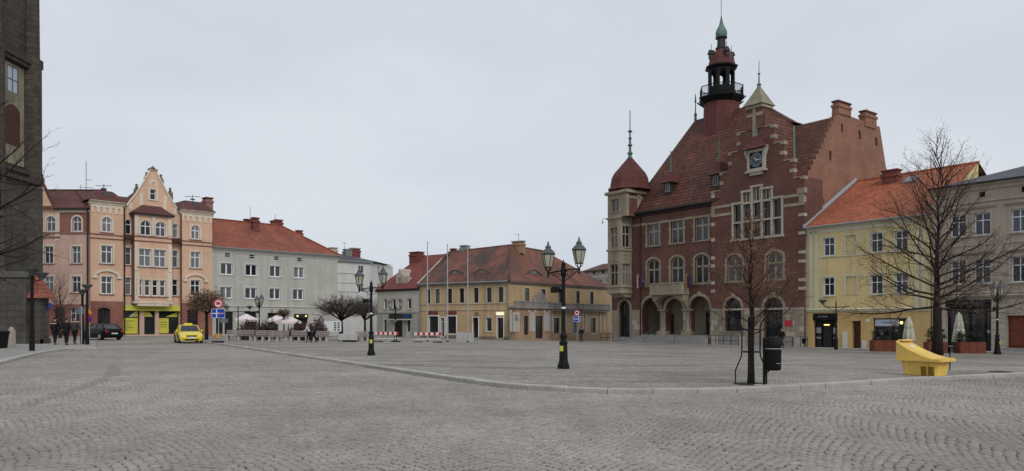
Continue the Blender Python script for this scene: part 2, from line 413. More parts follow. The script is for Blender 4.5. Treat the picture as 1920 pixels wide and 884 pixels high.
def auto_uv(me):
    """UVs in metres: across and up the slope of each face"""
    uv = me.uv_layers.new(name='UVMap'); buf = [0.0]*(len(me.loops)*2); vs = me.vertices
    for p in me.polygons:
        nx, ny, nz_ = p.normal
        h = math.hypot(nx, ny)
        if h < 0.05: hx, hy, ux, uy, uz = 1, 0, 0, 1, 0
        else:
            hx, hy = -ny/h, nx/h
            ux, uy, uz = -nx*nz_/h, -ny*nz_/h, h
            if uz < 0: ux, uy, uz = -ux, -uy, -uz
        for li, vi in zip(p.loop_indices, p.vertices):
            c = vs[vi].co
            buf[2*li] = c.x*hx + c.y*hy; buf[2*li+1] = c.x*ux + c.y*uy + c.z*uz
    uv.data.foreach_set('uv', buf)

def obj(name, me, mats, parent=None, loc=(0,0,0), rz_=0.0):
    if isinstance(me, MB): me = me.mesh(name)
    if not len(me.materials):
        for q in ([mats] if isinstance(mats, str) else mats): me.materials.append(MATS[q])
    o = bpy.data.objects.new(name, me); col.objects.link(o)
    o.location = loc; o.rotation_euler = (0, 0, rz_); o.parent = parent
    return o
def tag(o, label=None, cat=None, group=None, kind=None):
    if label: o['label'] = label
    if cat: o['category'] = cat
    if group: o['group'] = group
    if kind: o['kind'] = kind
    return o
def thing(name, label, cat, loc, rz_=0.0, group=None, sc=1.0):
    o = bpy.data.objects.new(name, None); o.empty_display_size = 0.3; col.objects.link(o)
    o.location = loc; o.rotation_euler = (0, 0, rz_); o.scale = (sc, sc, sc)
    return tag(o, label, cat, group)
def children(o): return [c for c in bpy.data.objects if c.parent == o]
def copy_tree(o, label=None, loc=None, rz_=None, parent=None, sc=None):
    c = o.copy(); col.objects.link(c); c.parent = parent
    if label: c['label'] = label
    if loc is not None: c.location = loc
    if rz_ is not None: c.rotation_euler = (0, 0, rz_)
    if sc is not None: c.scale = (sc, sc, sc)
    for ch in children(o): copy_tree(ch, parent=c)
    return c
def text_mesh(s, size, align='CENTER', depth=0.004):
    cu = bpy.data.curves.new('lettering', 'FONT'); cu.body = s; cu.size = size; cu.align_x = align; cu.extrude = depth
    t = bpy.data.objects.new('lettering', cu); col.objects.link(t)
    bpy.context.view_layer.update()
    me = bpy.data.meshes.new_from_object(t.evaluated_get(bpy.context.evaluated_depsgraph_get()))
    bpy.data.objects.remove(t); me.materials.clear()
    for v in me.vertices: v.co = (v.co.x, -v.co.z, v.co.y)       # stand it up in the (a, z) plane
    return me

class Face:
    """one upright wall plane: a runs to the viewer's right, v into the building, z up from the base"""
    def __init__(s, root, P, ang, zb, lo=(0,0), lr=0.0):
        s.root, s.P, s.ang, s.zb, s.lo, s.lr = root, P, ang, zb, lo, lr
        s.u = (math.cos(ang), math.sin(ang)); s.n = (-s.u[1], s.u[0])
    def sub(s, a, v, rot=0.0):
        P = (s.P[0]+s.u[0]*a+s.n[0]*v, s.P[1]+s.u[1]*a+s.n[1]*v)
        c, q = math.cos(s.lr), math.sin(s.lr)
        return Face(s.root, P, s.ang+rot, s.zb, (s.lo[0]+c*a-q*v, s.lo[1]+q*a+c*v), s.lr+rot)
    def uz(s, px, py=HY, v=0.0):
        k = kx(px); ox, oy = s.P[0]+s.n[0]*v, s.P[1]+s.n[1]*v
        a = (k*oy-ox)/(s.u[0]-k*s.u[1])
        y = oy+a*s.u[1]
        return a, EYE-(py-HY)/F*y-s.zb
    def A(s, px, v=0.0): return s.uz(px, HY, v)[0]
    def Z(s, px, py, v=0.0): return s.uz(px, py, v)[1]
    def loc(s, a, v, z):
        c, q = math.cos(s.lr), math.sin(s.lr)
        return (s.lo[0]+c*a-q*v, s.lo[1]+q*a+c*v, z)
    def put(s, name, me, mats, a=0.0, v=0.0, z=0.0, parent=None):
        if parent is None: return obj(name, me, mats, s.root, s.loc(a, v, z), s.lr)
        return obj(name, me, mats, parent, (a, v, z))
def building(name, label, P0, P1, zb, cat='building', group=None):
    ang = math.atan2(P1[1]-P0[1], P1[0]-P0[0])
    root = thing(name, label, cat, (P0[0], P0[1], zb), ang, group)
    f = Face(root, P0, ang, zb); f.L = math.hypot(P1[0]-P0[0], P1[1]-P0[1])
    return f
def outline(w, h, arch='flat', n=10, x0=0.0, z0=0.0, rise=None):
    """opening outline, bottom middle at (x0, z0)"""
    if arch == 'flat': p = [(-w/2, 0), (w/2, 0), (w/2, h), (-w/2, h)]
    else:
        r = (w/2 if arch == 'round' else (rise or 0.16*w))
        rad = (w*w/4+r*r)/(2*r); cz = h-rad; a0 = math.asin(min(1.0, (w/2)/rad)); 
        p = [(-w/2, 0), (w/2, 0)] + [(rad*math.sin(a0-2*a0*i/n), cz+rad*math.cos(a0-2*a0*i/n)) for i in range(n+1)]
    return [(x0+a, z0+z) for a, z in p]
def rect(a0, z0, a1, z1): return [(a0, z0), (a1, z0), (a1, z1), (a0, z1)]
CACHE = {}
def window(f, cx, z0, w, h, arch='flat', v=0.0, rec=0.16, fm='white_frame', fw=0.07, cols=2, trans=(0.64,), glass='glass',
           sur=None, sill=None, name='window', rise=None, mull=0.06, keystone=False, bars=0, ears=False):
    """one window: frame with mullions, a pane and, where it has them, the surround and sill. Returns the hole to cut"""
    w, h = round(w, 2), round(h, 2)
    key = (w, h, arch, fm, fw, cols, tuple(trans), sur, sill, rec, rise, mull, keystone, bars, glass, ears)
    if key not in CACHE:
        o_ = outline(w, h, arch, rise=rise)
        i_ = outline(w-2*fw, h-2*fw, arch, z0=fw, rise=rise)
        b = MB().plate(o_, [i_], 0.0, 0.07)
        def top(x):
            if arch == 'flat': return h-fw
            r = (w/2 if arch == 'round' else (rise or 0.16*w)); rad = (w*w/4+r*r)/(2*r)
            return h-rad+math.sqrt(max(0, rad*rad-x*x))-fw*0.5
        for k in range(1, cols):
            x = -w/2+w*k/cols; b.box(x-mull/2, -0.012, fw*0.5, x+mull/2, 0.06, top(x))
        for t in trans: b.box(-w/2+fw*0.5, -0.018, h*t-mull/2, w/2-fw*0.5, 0.064, h*t+mull/2)
        for k in range(bars):
            zz = h*(k+1)/(bars+1); b.box(-w/2+fw*0.5, 0.012, zz-0.012, w/2-fw*0.5, 0.05, zz+0.012)
        fr = b.mesh('window')
        pn = MB().plate(o_, [], 0.04, 0.05, osd=False).mesh('pane')
        su = si = None
        if sur:
            sm, sw, pr = sur
            ow = outline(w+2*sw, h+sw, arch, rise=rise and rise*(w+2*sw)/w)
            b = MB(); inner = outline(w, h, arch, rise=rise)      # the bottom edge is open: one U-shaped band
            if arch == 'flat': poly = [(-w/2-sw, 0), (-w/2, 0), (-w/2, h), (w/2, h), (w/2, 0), (w/2+sw, 0), (w/2+sw, h+sw), (-w/2-sw, h+sw)]
            else: poly = [(-w/2-sw, 0), (-w/2, 0)] + list(reversed(inner[2:])) + [(w/2, 0), (w/2+sw, 0)] + ow[2:]
            b.plate(poly, [], -rec-pr, -rec+0.03)
            if keystone: b.box(-0.16*min(1, w), -rec-pr-0.05, h-0.02, 0.16*min(1, w), -rec+0.02, h+sw+0.22)
            if ears:
                for q in (-1, 1):
                    for zz in (h*0.04, h*0.62): b.box(q*(w/2+sw*0.2), -rec-pr-0.008, zz, q*(w/2+sw+0.13), -rec+0.03, zz+0.2)
            su = b.mesh('surround')
        if sill:
            sm2, ext, pr2 = sill
            si = MB().box(-w/2-ext, -rec-pr2, -0.10, w/2+ext, 0.02, -0.002).mesh('sill')
        CACHE[key] = (fr, pn, su, si)
    fr, pn, su, si = CACHE[key]
    o = obj(name, fr, fm, f.root, f.loc(cx, v+rec, z0), f.lr)
    obj('pane', pn, glass, o)
    if su: obj('surround', su, sur[0], o)
    if si: obj('sill', si, sill[0], o)
    return outline(w, h, arch, x0=cx, z0=z0, rise=rise)
def wall(f, outer, holes, mat, v=0.0, reveal=0.24, name='wall'):
    return f.put(name, MB().plate(outer, holes, 0.0, reveal, osd=False), mat, v=v)
def strip(f, a0, a1, z0, z1, pr, mat, name='cornice', v=0.0, parent=None):
    return f.put(name, MB().box(a0, -pr, z0, a1, 0.04, z1), mat, v=v, parent=parent)
def profile_strip(f, a0, a1, prof, mat, name='cornice', v=0.0):
    """moulding: prof is a list of (depth in front of the wall, z)"""
    p = [(0.05, prof[0][1])] + [(-d, z) for d, z in prof] + [(0.05, prof[-1][1])]
    return f.put(name, MB().rings([[(a0, d, z) for d, z in p], [(a1, d, z) for d, z in p]], True, True), mat, v=v)
# ------------------------------------------------------------ ground, carriageway, square, kerbs
def sheet(name, xs, ys, h, mat, label=None):
    X, Y = np.meshgrid(xs, ys); Z = h(X, Y); ny, nx = X.shape
    v = np.stack([X, Y, Z], -1).reshape(-1, 3)
    f = [(j*nx+i, j*nx+i+1, (j+1)*nx+i+1, (j+1)*nx+i) for j in range(ny-1) for i in range(nx-1)]
    me = bpy.data.meshes.new(name); me.from_pydata(v.tolist(), [], f); me.update()
    me.polygons.foreach_set('use_smooth', [True]*len(f))
    return tag(obj(name, me, mat), kind='structure')
SETT_FAR = 27.0
xs = np.concatenate([[-900, -400, -200, -120], np.arange(-84, 64, 4.0), [90, 140, 220, 420, 900]])
ys = np.concatenate([[-60, -20, 0], np.arange(4, SETT_FAR, 3.0), [SETT_FAR-0.6, SETT_FAR], np.arange(29, 116, 4.0), [130, 180, 300, 600, 1600]])
road = sheet('road', xs, ys, lambda X, Y: rz(X, Y) - np.where(Y < SETT_FAR-0.3, 0.06, 0.006), 'road_setts')
KP = [(372,642),(400,645.3),(430,649.5),(470,655.5),(520,663.5),(560,669.5),(600,675.5),(650,683),(700,690.5),(750,698.5),(800,706),(840,712),(880,718),(920,723.5),(960,727.5),(1005,731),(1050,733.5),
      (1100,735.8),(1150,737),(1215,738),(1280,738),(1340,736.8),(1400,735),(1450,732.7),(1500,730),(1550,726.5),(1600,723),(1650,719.3),(1700,716),(1760,712.8),(1800,711),(1860,708),(1920,705),(2000,701),(2100,696.5),(2250,691)]
LP = [(-260,752),(-120,716),(-40,694),(0,684),(30,676),(60,668),(92,661.5),(125,657),(155,655.5),(182,655)]
def dense(P, h, step=0.5):
    w_ = [hit(px, py, h) for px, py in P]
    # smooth chain at even spacing (Catmull-Rom)
    q = [w_[0]] + w_ + [w_[-1]]; pts = []
    for i in range(1, len(q)-2):
        p0, p1, p2, p3 = [np.array(q[i+k]) for k in (-1, 0, 1, 2)]
        for t in np.linspace(0, 1, 12, endpoint=False):
            pts.append(0.5*((2*p1)+(-p0+p2)*t+(2*p0-5*p1+4*p2-p3)*t*t+(-p0+3*p1-3*p2+p3)*t**3))
    pts.append(np.array(q[-2])); pts = np.array(pts)
    d = np.concatenate([[0], np.cumsum(np.hypot(*np.diff(pts, axis=0).T))])
    k = max(2, int(round(d[-1]/step))); s_ = np.linspace(0, d[-1], k+1)
    return np.stack([np.interp(s_, d, pts[:, 0]), np.interp(s_, d, pts[:, 1])], 1)
def fan(name, pts, far, mat, off=0.0):
    """raised paved area behind a kerb line, sheet following the lie of the land"""
    rows = 16; V = []; Fc = []
    for x, y in pts:
        fy = max(y+0.6, far(x/y) if callable(far) else far)
        for r in range(rows):
            t = (r/(rows-1))**1.7; yy = y+(fy-y)*t; xx = x/y*yy
            V.append((xx, yy, float(gz(xx, yy))+off))
    k = len(pts)
    for i in range(k-1):
        for r in range(rows-1):
            Fc.append((i*rows+r, (i+1)*rows+r, (i+1)*rows+r+1, i*rows+r+1))
    me = bpy.data.meshes.new(name); me.from_pydata(V, [], Fc); me.update()
    me.polygons.foreach_set('use_smooth', [True]*len(Fc))
    return tag(obj(name, me, mat), kind='structure')
KW = dense(KP, rz); LW = dense(LP, rz)
def inset(pts, d):
    t = np.gradient(pts, axis=0); t /= np.linalg.norm(t, axis=1)[:, None]
    return pts + np.stack([-t[:, 1], t[:, 0]], 1)*d
plaza = fan('plaza', inset(KW, 0.2), 128.0, 'plaza_setts', -0.006)
pave = fan('church_pavement', inset(LW, 0.2), 60.0, 'slabs', -0.006)
def kerb(name, pts, length, wd=0.3):
    root = tag(thing(name, None, None, (0, 0, 0)), kind='structure')
    inn = inset(pts, wd); i = 0; k = max(1, int(round(length/0.5)))
    while i+1 < len(pts):
        j = min(i+k, len(pts)-1)
        p, q = pts[i], pts[j]; a, b2 = inn[i], inn[j]
        d = (q-p)/np.linalg.norm(q-p)*0.008; dz = rnd.uniform(-0.006, 0.006); o = rnd.uniform(-0.012, 0.012)*np.array([-d[1], d[0]])/0.008
        quad = [p+d+o, q-d+o, b2-d+o, a+d+o]
        zt = [float(gz(*c))+0.014+dz for c in quad]; zb = [float(rz(*c))-0.12 for c in quad]
        c = 0.02; cen = sum(quad)/4
        top = [cen+(e-cen)*(1-c*2/np.linalg.norm(e-cen)) for e in quad]
        m = MB().rings([[(e[0], e[1], z) for e, z in zip(quad, zb)], [(e[0], e[1], z-c) for e, z in zip(quad, zt)], [(e[0], e[1], z) for e, z in zip(top, zt)]], False, True)
        obj('kerb_stone', m, 'kerb', root)
        i = j
    return root
kerb('plaza_kerb', KW, 1.0); kerb('church_kerb', LW, 1.0)

# real setts where the photograph shows them singly: segmental arcs, cut off just short of the kerbs
def kerb_row(px):
    a = np.interp(px, [p[0] for p in KP], [p[1] for p in KP], left=-1e9)
    b_ = np.interp(px, [p[0] for p in LP], [p[1] for p in LP], right=-1e9)
    return np.maximum(np.where(px < 372, -1e9, a), np.where(px > 183, -1e9, b_))
def sett_field():
    g = np.random.default_rng(3)
    W_, d_, sag, th, ns = 1.5, 0.108, 0.25, 0.04, 13
    cs, sn = math.cos(th), math.sin(th)
    I = np.arange(-22, 23); K = np.arange(-60, 340)
    ii, kk, jj = np.meshgrid(I, K, np.arange(ns), indexing='ij')
    ii, kk, jj = ii.ravel(), kk.ravel(), jj.ravel()
    alt = np.where(kk % 2 == 0, 0.25, -0.25)
    J = g.uniform(-0.14, 0.14, (len(I), len(K), ns+1)); J[:, :, 0] = 0; J[:, :, ns] = 0
    def edge(j): return np.where((j == 0) | (j == ns), j+alt*1.2, j+alt+J[ii-I[0], kk-K[0], j])/ns
    e0, e1 = edge(jj), edge(jj+1)
    fr = (e0+e1)/2; wj = (e1-e0)*ns
    x = 2*fr-1
    s_ = ii*W_ + fr*W_ + 0.16*np.sin(kk*0.055) + g.normal(0, 0.003, len(fr)); t_ = kk*d_ + sag*(1-x*x) + g.normal(0, 0.0035, len(fr)) + 0.05*np.sin(kk*0.09)
    ph = np.arctan(-4*sag*x/W_)
    X = s_*cs - t_*sn; Y = 5.0 + s_*sn + t_*cs; A = ph + th + g.normal(0, 0.035, len(fr))
    ha = 0.5*W_/ns/np.cos(ph)*wj - 0.0085; hb = 0.5*d_*np.cos(ph)*(1+g.uniform(-0.07, 0.04, len(fr))) - 0.0125
    ok = (Y > 6.0) & (Y < SETT_FAR-0.15) & (fr > 0) & (fr < 1)
    X, Y, A, ha, hb = X[ok], Y[ok], A[ok], ha[ok], hb[ok]
    Z = rz(X, Y); px = CX+F*X/Y; py = HY+(EYE-Z)*F/Y
    ok = (px > -60) & (px < 1980) & (py < 925) & (py > kerb_row(px)+1.3)  # setts end early so a dark sand strip imitates the kerb's shadow line
    X, Y, A, ha, hb, Z, px, py = [q[ok] for q in (X, Y, A, ha, hb, Z, px, py)]
    Z = Z + g.normal(0, 0.0035, len(X)) + 0.006*np.sin(X*1.7+0.6*Y)*np.sin(Y*1.1)
    tint = np.clip(g.normal(0.55, 0.15, len(X)), 0, 1)
    # an old course of darker setts crossing the street on the left
    LN = np.array([(60,757),(110,741),(150,728),(190,714),(210,702),(213,692),(200,676),(188,660)], float)
    dm = np.full(len(X), 1e9)
    for (ax, ay), (bx_, by_) in zip(LN[:-1], LN[1:]):
        tt = np.clip(((px-ax)*(bx_-ax)+(py-ay)*(by_-ay))/((bx_-ax)**2+(by_-ay)**2), 0, 1); dm = np.minimum(dm, np.hypot((px-ax-tt*(bx_-ax))*0.6, (py-ay-tt*(by_-ay))*2.0))
    tint = np.where(dm < 9, tint*0.25, tint)
    tl = g.normal(0, 0.022, (len(X), 2))
    return X, Y, A, ha, hb, Z, tint, tl, px, py
X, Y, A, ha, hb, Z, tint, tl, px, py = sett_field()
big = (px > 0) & (px < 1920) & (py < 880)
order = np.argsort(np.where(big, Y, 1e9))[:300]
single = np.zeros(len(X), bool); single[order] = True
CO = np.array([(-1,-1),(1,-1),(1,1),(-1,1)], float)
def sett_arrays(X, Y, A, ha, hb, Z, tl, g):
    N = len(X); c, s_ = np.cos(A), np.sin(A)
    P = np.zeros((N, 12, 3))
    jit = g.normal(0, 0.004, (N, 4, 2))
    for ring, (ins, dz) in enumerate(((0.0, -0.04), (0.0, -0.009), (0.012, 0.0))):
        for k in range(4):
            a = CO[k, 0]*(ha-ins)+jit[:, k, 0]; b_ = CO[k, 1]*(hb-ins)+jit[:, k, 1]
            P[:, ring*4+k, 0] = X+c*a-s_*b_; P[:, ring*4+k, 1] = Y+s_*a+c*b_
            P[:, ring*4+k, 2] = Z+dz+tl[:, 0]*a+tl[:, 1]*b_
    return P
FQ = [(8,9,10,11)] + [(r*4+k, r*4+(k+1) % 4, (r+1)*4+(k+1) % 4, (r+1)*4+k) for r in (0, 1) for k in range(4)]
g = np.random.default_rng(5)
rest = ~single
P = sett_arrays(X[rest], Y[rest], A[rest], ha[rest], hb[rest], Z[rest], tl[rest], g)
N = len(P)
me = bpy.data.meshes.new('sett_paving')
fq = np.array(FQ); faces = (fq[None]+12*np.arange(N)[:, None, None]).reshape(-1)
me.vertices.add(N*12); me.vertices.foreach_set('co', P.reshape(-1))
me.loops.add(len(faces)); me.loops.foreach_set('vertex_index', faces.astype(np.int32))
me.polygons.add(N*9); me.polygons.foreach_set('loop_start', np.arange(0, N*36, 4, dtype=np.int32))
me.update(calc_edges=True)
at = me.attributes.new('tint', 'FLOAT', 'POINT'); at.data.foreach_set('value', np.repeat(tint[rest], 12).astype(np.float32))
tag(obj('sett_paving', me, 'setts', road), kind='stuff')
variants = []
for k in range(12):
    Pv = sett_arrays(np.zeros(1), np.zeros(1), np.zeros(1), np.array([0.048]), np.array([0.045]), np.zeros(1), g.normal(0, 0.03, (1, 2)), g)[0]
    mv = bpy.data.meshes.new('sett'); mv.from_pydata(Pv.tolist(), [], FQ); mv.update()
    at = mv.attributes.new('tint', 'FLOAT', 'POINT'); at.data.foreach_set('value', [0.15+0.7*k/11]*12); variants.append(mv)
for q in order:
    o = obj('sett', variants[min(11, max(0, int(tint[q]*12)))], 'setts', road, (X[q], Y[q], Z[q]), A[q])
    o.scale = (ha[q]/0.048, hb[q]/0.045, 1)
bx = np.concatenate([np.arange(-30, 31, 3.0)]); by = np.arange(3, SETT_FAR+0.1, 2.0)
tag(sheet('sand_bed', bx, by, lambda X, Y: rz(X, Y)-0.03, 'joint_sand'), kind='structure')
# ------------------------------------------------------------ town hall
PI = math.pi
C_ = (26.7, 68.0)
ZB = 1.5 - 2.42
def rowp(t): return (C_[0]+0.74*t, C_[1]-t)            # along the right-hand row of fronts, towards the camera
TH0 = rowp(-20.15)
th = building('town_hall', 'dark red brick town hall with stepped clock gable, arcade and red tiled roof', TH0, C_, 1.5-2.36)
SUR = ('stone_sand', 0.2, 0.05); DK = 'dark_frame'
L = th.L
aG = th.A(1338); zE = th.Z(1256, 393)                    # gable block starts here; eaves height
zB1 = th.Z(1270, 531.5); 
# -- main front between the corner bay and the gable block
holes = []
cen = [th.A(p) for p in (1224.6, 1269.3, 1315.5)]
z0, z1 = th.Z(1316, 451.5), th.Z(1316, 408)
for c in cen: holes.append(window(th, c, z0, 1.72, z1-z0, 'flat', rec=0.2, fm='stone_sand', fw=0.12, mull=0.2, trans=(0.66,), glass='glass_blue', sur=SUR, sill=('stone_sand', 0.32, 0.12), ears=True, name='cross_window'))
y0, y1 = th.Z(1314, 532), th.Z(1314, 477.5)
for i, c in enumerate(cen):
    holes.append(window(th, c, y0, 1.78, y1-y0, 'seg', rec=0.2, fm='stone_sand', fw=0.14, mull=0.2, trans=(0.60,), glass='glass_blue', sur=('stone_sand', 0.22, 0.05), sill=('stone_sand', 0.3, 0.12), rise=0.42, ears=True, name='arched_window' if i != 1 else 'balcony_door'))
zS = th.Z(1270, 580)                                       # top of the sandstone ground floor
zP = th.Z(1270, 628)                                       # floor of the arcade
aw = [th.A(1221), th.A(1264.5), th.A(1311.5)]
for c in (aw[0], aw[2]):
    wd = 2.72; h = th.Z(1311, 555.5)-zP
    holes.append(outline(wd, h, 'round', 14, c, zP))
wd2 = 2.5; h2 = th.Z(1264, 561)-zP
holes.append(outline(wd2, h2, 'round', 14, aw[1], zP))
# ground floor window under the corner bay
aT = th.A(1171); zt0, zt1 = th.Z(1171, 632), th.Z(1171, 564)
holes.append(window(th, aT, zt0, 1.75, zt1-zt0, 'round', rec=0.3, fm='dark_frame', fw=0.09, cols=2, trans=(0.7,), glass='glass_dark', sur=('stone_sand', 0.26, 0.05), keystone=True, name='shop_window'))
out_ = [(0, -0.8), (aG, -0.8), (aG, zE), (0, zE)]
wall(th, out_, holes, 'brick_hall', reveal=0.9)
# sandstone ground storey applied in courses on the same front, broken at the openings
def ashlar(f, a0, a1, z0, z1, gaps, v, mat='stone_sand', ch=0.52):
    """courses of blocks between openings; each block a piece of its own"""
    segs = []; x = a0
    for g0, g1 in sorted(gaps) + [(a1, a1)]:
        if g0-x > 0.12: segs.append((x, g0))
        x = max(x, g1)
    n_ = max(1, int(round((z1-z0)/ch))); hh = (z1-z0)/n_
    for x0, x1 in segs:
        k = max(1, int(round((x1-x0)/0.85)))
        for r in range(n_):
            if r % 2 and k > 1: e = [x0]+[x0+(x1-x0)*(j+0.5)/k for j in range(k)]+[x1]
            else: e = [x0+(x1-x0)*j/k for j in range(k+1)]
            for j in range(len(e)-1):
                pr = 0.035+rnd.uniform(-0.006, 0.006)
                f.put('stone_block', MB().box(e[j]+0.006, -pr, z0+r*hh+0.006, e[j+1]-0.006, 0.02, z0+(r+1)*hh-0.006), rnd.choice([mat, mat, 'stone_pale']), v=v)
gp = [(aT-1.18, aT+1.18)] + [(c-w_/2-0.02, c+w_/2+0.02) for c, w_ in zip(aw, (2.72, 2.5, 2.72))]
ashlar(th, 0.02, aG-0.02, 0.9, zS, gp, 0.0)
ashlar(th, 0.02, aG-0.02, -0.1, 0.9, gp[:1]+[(aw[0]-1.5, aw[2]+1.5)], -0.03, 'stone_grey', 0.9)
th.put('apron_stone', MB().box(aT-1.18, -0.04, -0.6, aT+1.18, 0.25, zt0), 'stone_grey')
# arch rings of single voussoirs
def arch_ring(f, c, zc, r, t, v, k=13, pr=0.06, mat='stone_sand', key=True, a0=0.0, a1=PI):
    for i in range(k):
        b0, b1 = a0+(a1-a0)*i/k+0.008, a0+(a1-a0)*(i+1)/k-0.008
        tt = t+(0.18 if key and i == k//2 else 0); q = pr+(0.05 if key and i == k//2 else rnd.uniform(0, 0.012))
        p = [(c+r*math.cos(b0), zc+r*math.sin(b0)), (c+(r+tt)*math.cos(b0), zc+(r+tt)*math.sin(b0)), (c+(r+tt)*math.cos(b1), zc+(r+tt)*math.sin(b1)), (c+r*math.cos(b1), zc+r*math.sin(b1))]
        f.put('voussoir', MB().plate(p, [], -q, 0.1), mat, v=v)
for c in (aw[0], aw[2]): arch_ring(th, c, zP+h-1.36, 1.36, 0.3, 0.0)
arch_ring(th, aw[1], zP+h2-1.25, 1.25, 0.3, -0.02, key=False)
# arcade: columns, back wall, floor, ceiling, steps
for c in ((aw[0]+aw[1])/2-0.02, (aw[1]+aw[2])/2+0.05):
    zs = zP+h-1.36
    b = MB().bbox(c-0.5, -0.45, -0.3, c+0.5, 0.75, zP+0.35, 0.04)
    b.lathe([(0.44, zP+0.35), (0.44, zP+0.5), (0.34, zP+0.58), (0.31, zP+0.7), (0.29, zs-0.35), (0.33, zs-0.3), (0.42, zs-0.12)], 14, (c, 0.15))
    b.bbox(c-0.47, -0.32, zs-0.12, c+0.47, 0.62, zs+0.02, 0.03)
    th.put('arcade_column', b.mesh('arcade_column', True), 'stone_sand')
ax0, ax1 = aw[0]-1.7, aw[2]+1.7
holes_b = [window(th, aw[0]+0.2, zP+0.02, 1.0, 2.3, 'flat', v=3.0, fm='brown_wood', fw=0.1, cols=1, trans=(), glass='brown_wood', name='inner_door'),
           window(th, aw[1]-0.75, zP+0.9, 0.85, 1.7, 'flat', v=3.0, fm='dark_frame', glass='glass_dark', name='inner_window'),
           window(th, aw[2]-1.0, zP+0.02, 1.25, 2.5, 'flat', v=3.0, fm='brown_wood', cols=2, trans=(), glass='glass_dark', name='entrance_door')]
wall(th, rect(ax0, -0.5, ax1, zS+2.2), holes_b, 'stone_sand', v=3.0, name='arcade_back_wall')
for q in (ax0-0.1, ax1): th.put('arcade_side_wall', MB().box(q, 0.9, -0.5, q+0.1, 3.0, zS+2.2), 'stone_sand')
th.put('arcade_floor', MB().box(ax0, -0.1, -0.5, ax1, 3.1, zP), 'stone_grey')
th.put('arcade_ceiling', MB().box(ax0-0.1, 0.88, zS+1.6, ax1+0.1, 3.1, zS+1.8), 'stone_pale')
nst = 6
for k in range(nst):
    zt = zP*(1-(k+1)/(nst+0.6))
    th.put('step', MB().bbox(ax0+0.1-0.18*k, -0.1-0.36*(k+1), -0.8, ax1-0.2+0.05*k, -0.08-0.36*k, zt, 0.015), 'stone_grey')
for q in (aw[0]+0.9, aw[2]-1.6):
    r_ = MB()
    for s_ in (0, 1): r_.tube([(q, -0.3-1.8*s_, zP*(1-s_)*0.95), (q, -0.3-1.8*s_, zP*(1-s_)*0.95+0.95)], 0.025)
    r_.tube([(q, -0.3, zP*0.95+0.95), (q, -2.1, 0.95)], 0.025); r_.tube([(q, -0.3, zP*0.95+0.5), (q, -2.1, 0.5)], 0.02)
    th.put('handrail', r_, 'iron_grey')
b = MB().box(0, 0, 0, 0.9, 0.03, 1.05)
th.put('notice_plaque', MB().box(aw[2]+0.2, 2.95, zP+1.5, aw[2]+1.1, 2.99, zP+1.85).box(aw[2]+0.2, 2.95, zP+1.05, aw[2]+1.1, 2.99, zP+1.4), 'sign_red')
# balcony over the middle arch
bz0, bz1 = th.Z(1262, 552), th.Z(1262, 533)
ba, bb = th.A(1262)-2.25, th.A(1262)+2.25
k_ = MB().bbox(ba, -1.25, bz0-0.08, bb, 0.05, bz0+0.18, 0.03)
bal = th.put('balcony', k_, 'stone_sand')
kk = MB()
for s_ in range(5):
    x = ba+0.1+(bb-ba-0.2)*s_/4; kk.bbox(x-0.13, -1.2, bz0+0.18, x+0.13, -0.94, bz1+0.1, 0.02)
obj('pier', kk, 'stone_sand', bal)
obj('parapet', MB().box(ba+0.1, -1.14, bz0+0.18, bb-0.1, -1.0, bz1-0.02).box(ba+0.08, -1.14, bz0+0.18, ba+0.22, 0, bz1-0.02).box(bb-0.22, -1.14, bz0+0.18, bb-0.08, 0, bz1-0.02), 'stone_sand', bal)
obj('coping', MB().bbox(ba-0.03, -1.22, bz1-0.02, bb+0.03, -0.9, bz1+0.1, 0.02), 'stone_sand', bal)
arcp = outline(3.3, 0.62, 'seg', 10, (ba+bb)/2, bz0-0.75, rise=0.55)
poly = [(ba+0.1, bz0-0.75)] + [arcp[0]] + list(reversed(arcp[2:])) + [arcp[1]] + [(bb-0.1, bz0-0.75), (bb-0.1, bz0-0.08), (ba+0.1, bz0-0.08)]
obj('balcony_arch', MB().plate(poly, [], -0.9, 0.0, back=False), 'stone_sand', bal)
for s_ in (ba+0.35, bb-0.35): obj('bracket', MB().rings([[(s_-0.2, 0.0, bz0-1.6), (s_+0.2, 0, bz0-1.6), (s_+0.2, 0.02, bz0-0.1), (s_-0.2, 0.02, bz0-0.1)], [(s_-0.2, -0.12, bz0-1.5), (s_+0.2, -0.12, bz0-1.5), (s_+0.2, -0.85, bz0-0.6), (s_-0.2, -0.85, bz0-0.6)]], True, True), 'stone_sand', bal)
# bands, eaves, gutter, rain pipe
zb_ = z1+0.12
edges = [th.A(1186)]+[e for c in cen for e in (c-1.08, c+1.08)]+[aG]
for i in range(0, len(edges), 2): strip(th, edges[i], edges[i+1], zb_-0.14, zb_+0.14, 0.05, 'stone_sand', 'stone_band')
profile_strip(th, th.A(1165), aG, [(0.02, zE-0.35), (0.12, zE-0.3), (0.18, zE-0.12), (0.4, zE-0.02), (0.42, zE+0.06)], 'gutter', 'eaves_cornice')
th.put('gutter', MB().tube([(th.A(1165), -0.5, zE+0.05), (aG, -0.5, zE+0.05)], 0.11, 8), 'gutter')
th.put('rain_pipe', MB().tube([(th.A(1202), -0.12, zE-0.2), (th.A(1202), -0.12, 0.2)], 0.07, 8), 'gutter')
